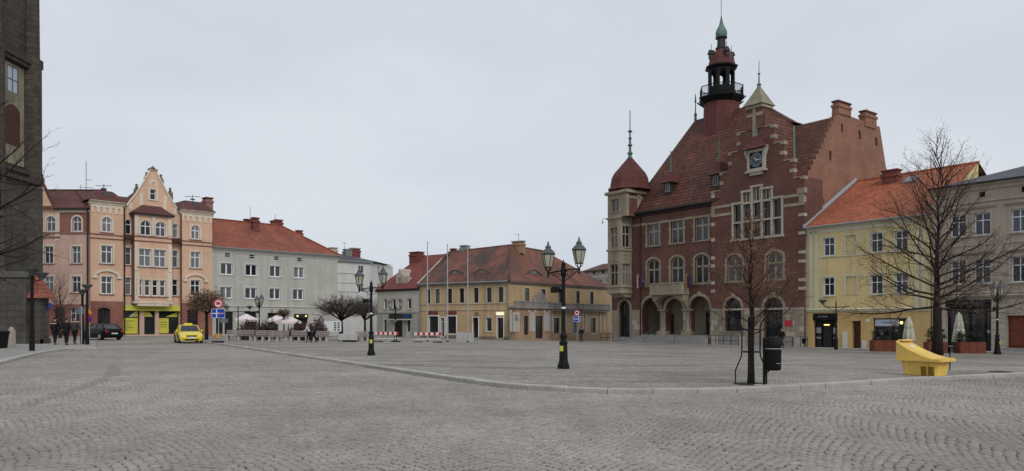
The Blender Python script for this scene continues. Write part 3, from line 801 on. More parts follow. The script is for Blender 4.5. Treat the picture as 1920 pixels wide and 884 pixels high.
# -- gable block: stands 0.35 m forward
GV = -0.35
gf = th.sub(aG, GV)
WG = L-aG
gl, gr = 0.02, gf.A(1508)
gc = (gl+gr)/2; hw = (gr-gl)/2
zs_ = [gf.Z(1508, 331), gf.Z(1494, 297.5), gf.Z(1477, 264), gf.Z(1461, 232)]
sw = [hw, hw*0.795, hw*0.60, hw*0.40, hw*0.21]
zt_ = gf.Z(1428, 214)
pts = [(gl, -0.8), (gr, -0.8)]
for i in range(4):
    pts += [(gc+sw[i], zs_[i]), (gc+sw[i+1], zs_[i])]
pts += [(gc+sw[4], zt_), (gc-sw[4], zt_)]
for i in range(3, -1, -1):
    pts += [(gc-sw[i+1], zs_[i]), (gc-sw[i], zs_[i])]
holes = []
gcen = [gf.A(1377), gf.A(1452.5)]
for c in gcen:
    holes.append(window(gf, c, gf.Z(1452, 525), 1.75, gf.Z(1452, 472)-gf.Z(1452, 525), 'seg', rec=0.2, fm='stone_sand', fw=0.14, mull=0.2, trans=(0.60,), glass='glass_blue', sur=('stone_sand', 0.22, 0.05), sill=('stone_sand', 0.3, 0.12), rise=0.42, ears=True, name='arched_window'))
holes.append(window(gf, gf.A(1374.5), gf.Z(1374, 621.5), 1.95, gf.Z(1374, 559)-gf.Z(1374, 621.5), 'round', rec=0.35, fm='dark_frame', fw=0.1, cols=1, trans=(0.66,), glass='glass_dark', sur=('stone_sand', 0.26, 0.05), sill=('stone_grey', 0.25, 0.15), keystone=True, name='ground_floor_window'))
holes.append(window(gf, gf.A(1450), 0.12, 2.05, gf.Z(1450, 557.5)-0.12, 'round', rec=0.35, fm='dark_frame', fw=0.1, cols=2, trans=(0.68,), glass='glass_dark', sur=('stone_sand', 0.28, 0.05), keystone=True, name='shop_door'))
# five-light window
wz0, wz1 = gf.Z(1428, 444), gf.Z(1428, 377)
wl, wr = gf.A(1374), gf.A(1467); lw = (wr-wl)/5
for i in range(5):
    top = wz1 + (1.05 if i in (1, 3) else 1.4 if i == 2 else 0)
    cc_ = wl+lw*(i+0.5); hh = top-wz0
    holes.append(window(gf, cc_, wz0, lw-0.16, hh, 'flat', rec=0.22, fm='stone_pale', fw=0.07, mull=0.13, cols=1, trans=tuple(t/hh for t in ([(wz1-wz0)*0.47] + ([wz1-wz0-0.04] if i in (1, 2, 3) else []))), glass='glass_dark', name='gable_light'))
    if i in (1, 2, 3):
        gf.put('louvre', MB().box(cc_-0.24, 0.14, wz1+0.03, cc_-0.12, 0.26, top-0.05).box(cc_+0.12, 0.14, wz1+0.03, cc_+0.24, 0.26, top-0.05), 'stone_pale')
for i in range(6):
    x = wl+lw*i; tp = wz1+(0.16 if i in (0, 5) else 1.2 if i in (1, 4) else 1.55)
    gf.put('mullion', MB().box(x-0.1, -0.08, wz0-0.18, x+0.1, 0.1, tp), 'stone_pale')
for i in range(5):
    tp = wz1 + (1.05 if i in (1, 3) else 1.4 if i == 2 else 0)
    gf.put('window_head', MB().box(wl+lw*i-0.14, -0.11, tp+0.0, wl+lw*(i+1)+0.14, 0.1, tp+0.2), 'stone_pale')
ztr = wz0+(wz1-wz0)*0.47; gf.put('transom', MB().box(wl-0.1, -0.06, ztr-0.08, wr+0.1, 0.24, ztr+0.09), 'stone_pale'); gf.put('transom', MB().box(wl+lw-0.1, -0.055, wz1-0.1, wr-lw+0.1, 0.24, wz1+0.1), 'stone_pale')
gf.put('window_sill', MB().box(wl-0.2, -0.14, wz0-0.2, wr+0.2, 0.1, wz0), 'stone_pale')
wall(gf, pts, holes, 'brick_hall', reveal=0.4, name='gable_wall')
# the wall's thickness and flanks
b = MB()
pr_ = pts[2:]
for i in range(len(pr_)-1):
    (a0, q0), (a1, q1) = pr_[i], pr_[i+1]
    b.face([(a0, 0, q0), (a0, 0.5, q0), (a1, 0.5, q1), (a1, 0, q1)])
b.plate(pts, [], 0.5, 0.5, osd=False)
b.face([(gr, 0, -0.8), (gr, 3.0, -0.8), (gr, 3.0, zs_[0]), (gr, 0, zs_[0])]); b.face([(gl, 0, -0.8), (gl, 0.4, -0.8), (gl, 0.4, zs_[0]), (gl, 0, zs_[0])])
gf.put('gable_back', b, 'brick_hall')
# stone copings and kneelers on every step
for sgn in (-1, 1):
    for i in range(4):
        x0, x1 = sorted((gc+sgn*sw[i+1], gc+sgn*sw[i]))
        gf.put('coping', MB().box(x0-0.04, -0.07, zs_[i]-0.01, x1+0.05, 0.55, zs_[i]+0.08), 'stone_sand')
        xe = gc+sgn*sw[i]
        xa, xb = sorted((xe+sgn*0.04, xe-sgn*0.38))
        gf.put('kneeler', MB().box(xa, -0.05, zs_[i]-0.22, xb, 0.52, zs_[i]-0.02), 'stone_sand')
        xa, xb = sorted((xe+sgn*0.03, xe-sgn*0.4))
        if i: gf.put('quoin', MB().box(xa, -0.045, zs_[i]-1.2, xb, 0.52, zs_[i]-0.85), 'stone_sand')
for q in [(1, y) for y in (403, 437, 473, 490, 525, 541)]:
    zz = gf.Z(1503, q[1]); gf.put('quoin', MB().box(gr-0.55, -0.05, zz-0.14, gr+0.03, 0.4, zz+0.14), 'stone_pale')
for y in (368, 421, 450, 484, 499, 531, 546):
    zz = gf.Z(1341, y); gf.put('quoin', MB().box(gl-0.03, -0.05, zz-0.17, gl+0.42, 0.4, zz+0.17), 'stone_pale')
zA, zC = gf.Z(1490, 367), gf.Z(1490, 384)
for zz in (zA, zC):
    for x0, x1 in ((gl, wl-0.14), (wr+0.14, gr)): strip(gf, x0, x1, zz-0.14, zz+0.13, 0.05, 'stone_sand', 'stone_band')
for x0, x1 in ((gl, gl+0.4), (gr-0.5, gr+0.02)): gf.put('corner_stone', MB().box(x0, -0.07, zC+0.13, x1, 0.3, zA-0.14), 'stone_sand')
gf.put('corner_stone', MB().box(gr-0.7, -0.09, zA+0.13, gr+0.1, 0.3, zA+0.6), 'stone_sand')
gp = [(gf.A(1374.5)-1.28, gf.A(1374.5)+1.28), (gf.A(1450)-1.34, gf.A(1450)+1.34)]
zSg = gf.Z(1450, 579.5)
ashlar(gf, gl+0.02, gr-0.02, 0.95, zSg, gp, 0.0)
ashlar(gf, gl+0.02, gr-0.02, -0.1, 0.95, gp[1:], -0.05, 'stone_grey', 0.95)
gf.put('apron_stone', MB().box(gp[0][0], -0.04, 0.9, gp[0][1], 0.3, gf.Z(1374, 621.5)-0.1), 'stone_sand'); gf.put('threshold', MB().box(gp[1][0], -0.06, -0.6, gp[1][1], 0.5, 0.12), 'stone_grey')
strip(gf, gl, gr, zSg-0.08, zSg+0.1, 0.07, 'stone_pale', 'stone_band')
gf.put('red_plaque', MB().box(gf.A(1472), -0.08, gf.Z(1478, 612), gf.A(1486), -0.05, gf.Z(1478, 601)), 'sign_red')
# clock
ca, cz = gf.A(1420), gf.Z(1420, 300.5)
ck = gf.put('clock', MB().plate(rect(ca-0.98, cz-1.02, ca+0.98, cz+1.02), [rect(ca-0.72, cz-0.8, ca+0.72, cz+0.75)], -0.28, 0.05), 'stone_pale')
obj('clock_backing', MB().box(ca-0.8, -0.16, cz-0.85, ca+0.8, -0.1, cz+0.8), 'black', ck)
obj('dial', MB().lathe([(0.7, 0), (0.7, 0.02)], 32).mesh('dial'), 'glass_blue', ck, (ca, -0.165, cz)).rotation_euler = (R(90), 0, 0)
marks = MB()
for k in range(12):
    t = 2*PI*k/12; x, z_ = math.sin(t)*0.56, math.cos(t)*0.56; d = (math.sin(t), math.cos(t)); e = (d[1], -d[0])
    q = [(ca+x+d[0]*s1*0.1+e[0]*s2*0.045, -0.20, cz+z_+d[1]*s1*0.1+e[1]*s2*0.045) for s1, s2 in ((-1,-1),(-1,1),(1,1),(1,-1))]
    obj('hour_mark', MB().face(q), 'print_grey', ck)
hands = MB()
for ang_, ln, wd_ in ((R(92), 0.55, 0.05), (R(330), 0.36, 0.07)):
    d = (math.sin(ang_), math.cos(ang_)); e = (d[1], -d[0])
    hands.face([(ca+d[0]*s1+e[0]*s2, -0.215, cz+d[1]*s1+e[1]*s2) for s1, s2 in ((-0.1,-wd_),(-0.1,wd_),(ln,wd_*0.4),(ln,-wd_*0.4))])
obj('hands', hands, 'sign_white', ck)
obj('clock_sill', MB().box(ca-1.15, -0.42, cz-1.17, ca+1.15, 0.05, cz-1.0).box(ca-0.7, -0.25, cz-1.45, ca+0.7, 0.05, cz-1.17), 'stone_pale', ck)
hood = MB(); zb2, ze2 = cz+1.05, gf.Z(1420, 256)
hood.rings([[(ca-1.3, -0.75, zb2), (ca+1.3, -0.75, zb2), (ca+1.3, 0.1, zb2), (ca-1.3, 0.1, zb2)], [(ca-1.2, -0.7, zb2+0.1), (ca+1.2, -0.7, zb2+0.1), (ca+1.2, 0.1, zb2+0.1), (ca-1.2, 0.1, zb2+0.1)], [(ca-0.35, -0.2, ze2), (ca+0.35, -0.2, ze2), (ca+0.35, 0.1, ze2), (ca-0.35, 0.1, ze2)]], True, True)
obj('hood', hood, 'tile_shingle', ck)
for s_ in (-1, 1): obj('hood_bracket', MB().plate([(ca+s_*0.98, cz+0.2), (ca+s_*1.25, cz+0.95), (ca+s_*1.25, cz+1.2), (ca+s_*0.98, cz+1.2)], [], -0.4, 0.05), 'stone_pale', ck)
obj('finial', MB().lathe([(0.12, ze2), (0.09, ze2+0.4), (0.14, ze2+0.5), (0.06, ze2+0.7), (0.05, ze2+1.5)], 8, (ca, -0.1)), 'copper', ck)
# pinnacle with copper pyramid
pc = gc; zpa, zpb = zt_, gf.Z(1428, 195)
pn_ = gf.put('pinnacle', MB().box(pc-0.84, -0.15, zs_[3], pc+0.84, 1.35, zpb-0.12), 'brick_hall')
obj('pinnacle_cross', MB().box(pc-0.17, -0.2, zs_[3]-0.9, pc+0.17, -0.1, zpb-0.2).box(pc-0.86, -0.19, zpa-0.1, pc+0.86, -0.1, zpa+0.22), 'stone_sand', pn_)
obj('pinnacle_cornice', MB().bbox(pc-0.98, -0.3, zpb-0.3, pc+0.98, 1.5, zpb, 0.05), 'stone_sand', pn_)
zpt = gf.Z(1428, 158)
pyr = MB(); rr = [(1.1, zpb), (0.85, zpb+0.45), (0.5, zpb+(zpt-zpb)*0.6), (0.12, zpt)]
pyr.lathe([(r*1.414, z) for r, z in rr], 4, (pc, 0.6), PI/4)
obj('copper_roof', pyr, 'copper_tan', pn_)
obj('pinnacle_finial', MB().lathe([(0.22, zpt-0.2), (0.16, zpt+0.15), (0.24, zpt+0.25), (0.08, zpt+0.4), (0.06, zpt+1.2), (0.16, zpt+1.3), (0.04, zpt+1.4), (0.03, gf.Z(1428, 108))], 8, (pc, 0.6)), 'copper_dark', pn_)
# -- roofs
zR, vR = 22.75-1.5+1.5+0.86+1.5, 7.3
zR = zE+1.48*(vR+0.4); vb = 15.5
aL0, aL1 = th.A(1178), th.A(1428, vR)
aR0 = 6.3
roofm = MB()
zEo = zE+0.08
aM = aG+gc
roofm.face([(aL0, -0.5, zEo), (aG+0.3, -0.5, zEo), (aM, 0.2, zEo+1.0), (aM, 5.0, zEo+1.48*5.5), (aL1, vR, zR), (aR0, vR, zR)])
roofm.face([(aL0, -0.5, zEo), (aR0, vR, zR), (aL0, vb, zEo)])
roofm.face([(aL1, vR, zR), (aM+2, vb, zEo), (aL0, vb, zEo), (aR0, vR, zR)])
roofm.face([(aM, 5.0, zEo+1.48*5.5), (aM+2, vb, zEo), (aL1, vR, zR)])
th.put('main_roof', roofm, 'tile_hall')
# right-hand roof up to the gable end, and the cross roof behind the clock gable
gs = th.sub(L, 0.0, PI/2)                                   # gable end plane: a runs back from the front
vT0, vT1, vBk = gs.A(1571), gs.A(1641), gs.A(1662)
zTop = gs.Z(1571, 212)
zEr = th.Z(1513, 331)
rr_ = MB()
ax = aG+gc
rr_.face([(ax, -0.1, zEr), (L-0.1, -0.1, zEr), (L-0.1, vT0, zTop-0.3), (ax-2.5, vT0, zTop-0.3)])
rr_.face([(ax-2.5, vT0, zTop-0.3), (L-0.1, vT0, zTop-0.3), (L-0.1, vT1, zTop-0.3), (ax-2.5, vT1, zTop-0.3)])
rr_.face([(ax, vT1, zTop-0.3), (L-0.1, vT1, zTop-0.3), (L-0.1, vBk+2.5, zEr-1), (ax, vBk+2.5, zEr-1)])
th.put('end_roof', rr_, 'tile_hall')
S_ = (zs_[3]-zs_[0])/0.585; zX = zs_[3]+0.21*S_-0.12; zv = zs_[0]-0.205*S_-0.12      # the roof stays under the steps of the gable
cr_ = MB()
cr_.face([(ax, -0.1, zX), (ax+hw, -0.1, zv), (ax+hw, 3.0, zv), (ax, vT0+3.5, zX)])
cr_.face([(ax, -0.1, zX), (ax-hw, -0.1, zv), (ax-hw, 3.0, zv), (ax, vT0+3.5, zX)])
th.put('cross_roof', cr_, 'tile_hall')
sl_e = (zTop-0.3-zEr)/(vT0+0.1); zm = min(zX, zTop-0.3)
def valley(z): return (ax+hw*(zX-z)/(zX-zv), -0.1+(z-zEr)/sl_e, z+0.04)
th.put('valley_gutter', MB().tube([valley(zEr+0.15), valley(zm-0.05)], 0.1, 6), 'copper')
vx = (zX-zEo)/1.48-0.5; q3 = (aM+0.8, vT0+0.5, zX-0.45); zq = zEo+1.48*5.5
th.put('roof_saddle', MB().face([(aL1, vR, zR-0.02), (aM, 5.0, zq), q3]).face([(aL1, vR, zR-0.02), q3, (aM+0.8, vb, zX-6)]).face([(aM, min(vx, 4.9), zX-0.1), (aM, 5.0, zq), q3]), 'tile_hall')
# gable end wall in paler brick with chimneys
prof = [(0.02, -0.8), (vBk+1.0, -0.8), (vBk+1.0, zEr+1.5), (vBk, gs.Z(1661, 318)), (vT1+0.9, gs.Z(1643, 236)), (vT1, zTop-0.1), (vT0-0.3, zTop+0.1)]
k = 12
for i in range(k):
    zn = zTop+0.1-(zTop-zEr)*(i+1)/k; va = vT0-0.3-(vT0-0.35)*i/k; vn = vT0-0.3-(vT0-0.35)*(i+1)/k
    prof += [(va, zn), (vn, zn)]
prof[-1] = (0.02, prof[-1][1])
hs_ = [rect(gs.A(1577), gs.Z(1577, 249), gs.A(1580.5), gs.Z(1577, 232)), rect(gs.A(1610), gs.Z(1610, 261), gs.A(1614), gs.Z(1610, 245)), rect(gs.A(1641), gs.Z(1641, 273), gs.A(1645), gs.Z(1641, 258)), rect(gs.A(1555), gs.Z(1555, 301), gs.A(1559), gs.Z(1555, 283))]
gs.put('gable_end_wall', MB().plate(prof, hs_, 0.0, 0.45, back=False), 'brick_gable')
for hx in hs_: gs.put('slit_window', MB().plate(hx, [], 0.3, 0.3, osd=False), 'interior')
def chimney(f, a0, a1, v0, v1, z0, z1, mat='brick_gable', name='chimney', cap='tile_shingle'):
    c = f.put(name, MB().box(a0, v0, z0, a1, v1, z1-0.35).box(a0-0.08, v0-0.08, z1-0.6, a1+0.08, v1+0.08, z1-0.35).box(a0+0.05, v0+0.05, z1-0.35, a1-0.05, v1-0.05, z1-0.1), mat)
    obj('cap', MB().bbox(a0-0.06, v0-0.06, z1-0.1, a1+0.06, v1+0.06, z1+0.05, 0.03), cap, c)
    return c
chimney(gs, gs.A(1570), gs.A(1594), -0.1, 0.55, zTop-0.05, gs.Z(1575, 190))
chimney(gs, gs.A(1621), gs.A(1642), -0.1, 0.55, zTop-0.5, gs.Z(1630, 210))
gs.put('chimney_aerial', MB().tube([(gs.A(1633), 0.4, gs.Z(1630, 210)), (gs.A(1633), 0.4, gs.Z(1630, 201))], 0.04), 'iron_grey')
th.put('rain_pipe', MB().tube([(L-0.12, -0.05, zEr-0.1), (L-0.12, -0.05, 0.1)], 0.09, 8).box(L-0.35, -0.15, zEr-0.9, L+0.05, 0.15, zEr-0.35), 'gutter')
wall(th, rect(aG+gr-0.05, -0.8, L+0.02, zEr), [], 'brick_hall', v=0.03, name='return_wall')
th.put('side_wall', MB().box(0, 0.4, -0.8, 0.3, vb, zE).box(0, vb, -0.8, L, vb+0.3, zE), 'brick_hall')
# dormers on the main roof
for (px_, py_, s_) in ((1253, 362, 0.92), (1343.5, 350, 1.0)):
    # roof plane: z = zEo + 1.48*(v+0.5); find where the sight line to the sill meets it
    best = min(np.arange(0, 5, 0.02), key=lambda vv: abs(th.Z(px_, py_, vv)-(zEo+1.48*(vv+0.5))))
    a_ = th.A(px_, best); z_ = th.Z(px_, py_, best)
    w_, h_ = 1.25*s_, 1.3*s_
    d = th.put('dormer', MB().box(a_-w_/2, best-0.1, z_-0.1, a_+w_/2, best+1.2, z_+h_), 'gutter')
    obj('dormer_window', MB().plate(rect(a_-0.34*s_, z_+0.08, a_+0.34*s_, z_+h_-0.2), [rect(a_-0.28*s_, z_+0.14, a_-0.02, z_+h_-0.26), rect(a_+0.02, z_+0.14, a_+0.28*s_, z_+h_-0.26)], best-0.16, best-0.1), 'print_grey', d)
    obj('dormer_pane', MB().plate(rect(a_-0.32*s_, z_+0.1, a_+0.32*s_, z_+h_-0.22), [], best-0.13, best-0.1), 'glass_blue', d)
    e = 0.28; top = z_+h_+1.25*s_
    obj('dormer_roof', MB().rings([[(a_-w_/2-e, best-0.5, z_+h_-0.12), (a_+w_/2+e, best-0.5, z_+h_-0.12), (a_+w_/2+e, best+1.6, z_+h_-0.12), (a_-w_/2-e, best+1.6, z_+h_-0.12)], [(a_-w_/2-e*0.6, best-0.4, z_+h_+0.1), (a_+w_/2+e*0.6, best-0.4, z_+h_+0.1), (a_+w_/2+e*0.6, best+1.6, z_+h_+0.1), (a_-w_/2-e*0.6, best+1.6, z_+h_+0.1)], [(a_-0.3, best+0.15, top), (a_+0.3, best+0.15, top), (a_+0.3, best+1.6, top), (a_-0.3, best+1.6, top)]], True, True), 'tile_shingle', d)
    obj('dormer_finial', MB().lathe([(0.09, top-0.1), (0.08, top+0.5), (0.13, top+0.6), (0.07, top+0.7), (0.05, top+2.3)], 8, (a_+0.1, best+0.3)), 'copper', d)
# ridge finial at the hip
th.put('ridge_finial', MB().lathe([(0.16, zR-0.2), (0.14, zR+0.5), (0.2, zR+0.6), (0.07, zR+0.9), (0.05, zR+2.0), (0.12, zR+2.1), (0.03, zR+3.1)], 8, (aR0+0.1, vR)), 'copper_dark')
# -- ridge turret
ta = th.A(1352.5, vR); pm = F/ (th.P[1]+th.u[1]*ta+th.n[1]*vR)           # pixels per metre there
zy = lambda y: EYE+(HY-y)/pm-th.zb
tf = th.sub(ta, vR)
shaft = tf.put('turret', MB().lathe([(2.12, zy(275)), (2.02, zy(192))], 8, rot=PI/8), 'tile_shingle')
obj('turret_gallery', MB().lathe([(2.1, zy(196)), (2.5, zy(188)), (2.55, zy(186)), (2.55, zy(184.5)), (1.4, zy(184.4))], 8, rot=PI/8), 'black', shaft)
rail = MB()
for j in range(8):
    t0, t1 = PI/8+2*PI*j/8, PI/8+2*PI*(j+1)/8; p0, p1 = (2.42*math.cos(t0), 2.42*math.sin(t0)), (2.42*math.cos(t1), 2.42*math.sin(t1))
    for zz in (zy(166), zy(181)): rail.tube([(p0[0], p0[1], zz), (p1[0], p1[1], zz)], 0.05, 5)
    for k in range(12):
        t = k/12; x, y_ = p0[0]+(p1[0]-p0[0])*t, p0[1]+(p1[1]-p0[1])*t
        rail.tube([(x, y_, zy(185)), (x, y_, zy(166))], 0.05 if k == 0 else 0.02, 4)
obj('gallery_railing', rail, 'black', shaft)
for j in range(8):
    t = PI/8+2*PI*j/8
    obj('gallery_bracket', MB().tube([(1.9*math.cos(t), 1.9*math.sin(t), zy(198)), (2.75*math.cos(t), 2.75*math.sin(t), zy(187))], 0.09, 5), 'black', shaft)
# lantern: eight arched sides, open to the sky
rl = 1.52; zl0, zl1 = zy(186), zy(131)
apo = rl*math.cos(PI/8); sw_ = 2*rl*math.sin(PI/8)
lant = MB()
for j in range(8):
    t = 2*PI*j/8
    p = MB().plate(rect(-sw_/2, zl0, sw_/2, zl1), [outline(sw_*0.56, (zl1-zl0)*0.55, 'round', 8, 0, zl0+(zl1-zl0)*0.38)], 0.0, 0.16, back=True)
    c, q = math.cos(t), math.sin(t)
    lant.add([(-q*x+c*(apo-y_), c*x+q*(apo-y_), z_) for x, y_, z_ in p.v], p.f)
obj('turret_lantern', lant, 'black', shaft)
obj('lantern_eaves', MB().lathe([(1.45, zy(133)), (1.85, zy(129)), (1.85, zy(127)), (1.6, zy(125))], 8, rot=PI/8), 'black', shaft)
obj('lantern_dome', MB().lathe([(1.62, zy(126)), (1.52, zy(121)), (1.38, zy(112)), (1.1, zy(103)), (0.72, zy(97)), (0.55, zy(91))], 8, rot=PI/8), 'tile_shingle', shaft)
for j in range(4):
    t = PI/4+PI/2*j+0.35
    g_ = MB().box(-0.2, -0.24, 0, 0.2, 0.3, 0.45).rings([[(-0.32,-0.35,0.55),(0.32,-0.35,0.55),(0.32,0.35,0.55),(-0.32,0.35,0.55)], [(-0.03,-0.3,1.05),(0.03,-0.3,1.05),(0.03,0.35,1.05),(-0.03,0.35,1.05)]], True, True).tube([(0,0,1.0),(0,0,1.7)], 0.03, 5)
    obj('dome_dormer', g_, 'gutter', shaft, (1.22*math.cos(t), 1.22*math.sin(t), zy(113)), t+PI/2)
obj('upper_lantern', MB().lathe([(0.68, zy(92.5)), (0.68, zy(90.5)), (0.5, zy(89.5)), (0.46, zy(74)), (0.68, zy(72.5)), (0.68, zy(70.5))], 8, rot=PI/8), 'gutter', shaft)
obj('onion', MB().lathe([(0.55, zy(71)), (0.64, zy(66)), (0.62, zy(60)), (0.48, zy(54)), (0.3, zy(49)), (0.17, zy(42)), (0.06, zy(31))], 10), 'copper', shaft)
obj('spire_rod', MB().tube([(0, 0, zy(33)), (0, 0, zy(-4))], 0.045, 5), 'zinc', shaft)
# -- corner bay (oriel) and its bell roof
oa0, oa1, ov = th.A(1160.5), th.A(1184.5), -1.8
of = th.sub(oa0, ov); ow_ = oa1-oa0
zo0, zo1 = of.Z(1151, 549), of.Z(1151, 357)
def orow(f, cs, pxr, yt, yb, w_):
    a, b_ = f.Z(pxr, yb), f.Z(pxr, yt)
    return [window(f, c, a, w_, b_-a, 'flat', rec=0.14, fm='stone_sand', fw=0.08, mull=0.16, cols=2, trans=(0.62,), glass='glass', sur=('stone_sand', 0.14, 0.05), sill=('stone_sand', 0.2, 0.1)) for c in cs]
hl = orow(of, [ow_*0.5], 1152, 427, 465, 1.22) + orow(of, [ow_*0.5], 1152, 496, 536, 1.22)
zu = of.Z(1152, 408)
wall(of, rect(0, zo0, ow_, zu), hl, 'stone_sand', reveal=0.3, name='oriel_front')
os_ = of.sub(ow_, 0, PI/2)
hl = orow(os_, [0.9], 1175, 424, 464, 1.2) + orow(os_, [0.9], 1175, 495, 535, 1.2)
wall(os_, rect(0, zo0, 1.85, zu), hl, 'stone_sand', reveal=0.3, name='oriel_side')
of.put('oriel_back', MB().box(0.0, 0.02, zo0, 0.03, 1.85, zu), 'stone_sand')
for y_ in (409, 469, 537.5, 548.5):
    zz = of.Z(1152, y_)
    of.put('oriel_moulding', MB().bbox(-0.14, -0.14, zz-0.12, ow_+0.14, 1.8, zz+0.1, 0.03), 'stone_sand')
for (f_, w_) in ((of, ow_), (os_, 1.85)):
    for ya, yb in ((474, 491), (412, 422)):
        for s_ in (0.3, 0.7):
            z_a, z_b = f_.Z(1152, yb), f_.Z(1152, ya)
            f_.put('carved_panel', MB().plate(rect(w_*s_-0.3, z_a, w_*s_+0.3, z_b), [rect(w_*s_-0.2, z_a+0.12, w_*s_+0.2, z_b-0.12)], -0.06, 0.02).lathe([(0.14, 0), (0.0, 0.01)], 8), 'stone_sand')
# corbel under the bay
of.put('oriel_corbel', MB().rings([[(0, 0, zo0), (ow_, 0, zo0), (ow_, 1.9, zo0), (0, 1.9, zo0)], [(0.1, 0.9, zo0-0.55), (ow_-0.1, 0.9, zo0-0.55), (ow_-0.1, 1.9, zo0-0.55), (0.1, 1.9, zo0-0.55)]], True, True), 'stone_sand')
# tower stage above the eaves
tw, td = 3.0, 4.2
zt0_, zt1_ = zu, of.Z(1152, 364)
hu = [window(of, 1.25, of.Z(1152, 398), 1.2, of.Z(1152, 374)-of.Z(1152, 398), 'flat', rec=0.14, fm='stone_sand', fw=0.08, mull=0.14, cols=2, trans=(), glass='glass', sur=('stone_sand', 0.14, 0.05), sill=('stone_sand', 0.2, 0.1))]
wall(of, rect(0, zt0_, tw, zt1_), hu, 'stone_sand', reveal=0.3, name='tower_front')
of.put('tower_side', MB().box(tw-0.25, 0.03, zt0_, tw, td, zt1_-0.02).box(0, 0.03, zt0_-3, 0.25, td, zt1_-0.02).box(0.25, td-0.3, zt0_, tw-0.25, td, zt1_-0.02), 'brick_hall')
of.put('tower_quoin', MB().box(tw-0.5, -0.03, zt0_, tw+0.04, 0.4, zt1_), 'stone_sand')
of.put('tower_band', MB().box(tw-0.02, 0.4, of.Z(1165, 370.5)-0.1, tw+0.05, td, of.Z(1165, 370.5)+0.12).box(tw-0.02, 1.7, zt0_, tw+0.05, 2.3, zt1_), 'stone_sand')
of.put('tower_cornice', MB().bbox(-0.3, -0.3, zt1_-0.05, tw+0.3, td+0.3, zt1_+0.28, 0.06), 'stone_sand')
dpx = lambda y: of.Z(1178, y, 2.0)
dome = of.put('bell_roof', MB().lathe([(2.75, dpx(359)), (2.72, dpx(356)), (2.5, dpx(355)), (2.42, dpx(346)), (2.3, dpx(337)), (2.0, dpx(328)), (1.5, dpx(319)), (0.95, dpx(309)), (0.5, dpx(301)), (0.3, dpx(297))], 8, (tw/2, td/2), PI/8, sx=0.93, sy=1.0), 'tile_shingle')
obj('bell_finial', MB().lathe([(0.28, dpx(299)), (0.2, dpx(292)), (0.34, dpx(288)), (0.16, dpx(285)), (0.14, dpx(276)), (0.3, dpx(273)), (0.13, dpx(270)), (0.12, dpx(262)), (0.24, dpx(260)), (0.1, dpx(258)), (0.09, dpx(250)), (0.3, dpx(247)), (0.06, dpx(244)), (0.05, dpx(208))], 8, (tw/2, td/2)), 'copper_dark', dome)
obj('round_dormer', MB().lathe([(0.42, 0), (0.42, 0.9)], 12), 'black', dome, (tw/2-1.75, td/2-0.75, dpx(337))).rotation_euler = (R(-70), 0, R(-65))
of.put('bracket_lamp', MB().tube([(0, 0.2, of.Z(1140, 409)), (-0.75, 0.0, of.Z(1140, 409)), (-0.85, 0.0, of.Z(1140, 414))], 0.03, 5).lathe([(0.02, of.Z(1140, 414)), (0.12, of.Z(1140, 417)), (0.02, of.Z(1140, 418))], 8, (-0.85, 0.0)), 'iron_grey')
# flags either side of the balcony
def flag(px_, cols_, label, tilt):
    a_ = th.A(px_); z_ = th.Z(px_, 527)
    r_ = thing('flag', label, 'flag', tuple(Vector((th.P[0]+th.u[0]*a_, th.P[1]+th.u[1]*a_, th.zb+z_))), th.ang, 'flags beside the balcony')
    obj('flagpole', MB().tube([(0, 0, -0.2), (tilt, -0.9, 0.75)], 0.03, 6), 'pole_grey', r_)
    for k, cc_ in enumerate(cols_):
        m_ = MB(); nx, nz2 = 7, 6
        for i in range(nx):
            for j in range(nz2):
                pass
        grid = [[(tilt*0.85+(i/(nx-1)-0.5)*0.26+0.22*k-0.15, -0.8+0.10*math.sin(i*1.7+j*0.9+k)+0.02*j, 0.62-0.28*j-0.1*i/(nx-1)*(1-j/5)) for i in range(nx)] for j in range(nz2)]
        m_.rings(grid, close=False)
        me_ = m_.mesh('cloth', True); obj('cloth', me_, cc_, r_)
flag(1209, ('flag_white', 'flag_red', 'flag_blue'), 'white, red and blue flags hanging left of the town hall balcony', -0.2)
flag(1297, ('flag_yellow', 'flag_red', 'flag_blue'), 'yellow, red and blue flags hanging right of the town hall balcony', 0.1)
# ------------------------------------------------------------ the row right of the town hall
ZR_ = 1.5-2.4
def shell(f, Lw, depth, zt, mat, z0=-0.8):
    """flank and back walls of a house"""
    f.put('flank_wall', MB().box(0.0, 0.25, z0, 0.25, depth, zt-0.02), mat)
    f.put('flank_wall', MB().box(Lw-0.25, 0.25, z0, Lw, depth, zt-0.02), mat)
    f.put('back_wall', MB().box(0.25, depth-0.25, z0, Lw-0.25, depth, zt-0.02), mat)
def bars_text(f, a0, a1, z, h, v, mat, seed, name='lettering', gap=None):
    """lettering too small to read in the photo: uneven upright strokes"""
    r_ = random.Random(seed); m_ = MB(); x = a0
    while x < a1:
        if gap and gap[0] < x < gap[1]: x = gap[1]
        wd = h*r_.uniform(0.25, 0.6); k = r_.choice((0, 1, 2, 3)); t = h*0.16
        m_.box(x, v-0.012, z, x+t, v, z+h)
        if k in (0, 2): m_.box(x, v-0.012, z+h-t, x+wd, v, z+h)
        if k in (1, 2): m_.box(x+wd-t, v-0.012, z, x+wd, v, z+h*(1 if k == 2 else 0.6))
        if k in (1, 3): m_.box(x, v-0.012, z+h*0.42, x+wd, v, z+h*0.42+t)
        if k == 3: m_.box(x, v-0.012, z, x+wd, v, z+t)
        x += wd+h*0.25
    return f.put(name, m_, mat)
def sheetpane(f, a0, a1, z0, z1, v, mat, name='poster'):
    return f.put(name, MB().box(a0, v-0.012, z0, a1, v, z1), mat)
yh = building('yellow_house', 'pale yellow three storey house with orange tiled roof beside the town hall', rowp(0.05), rowp(8.79), ZR_)
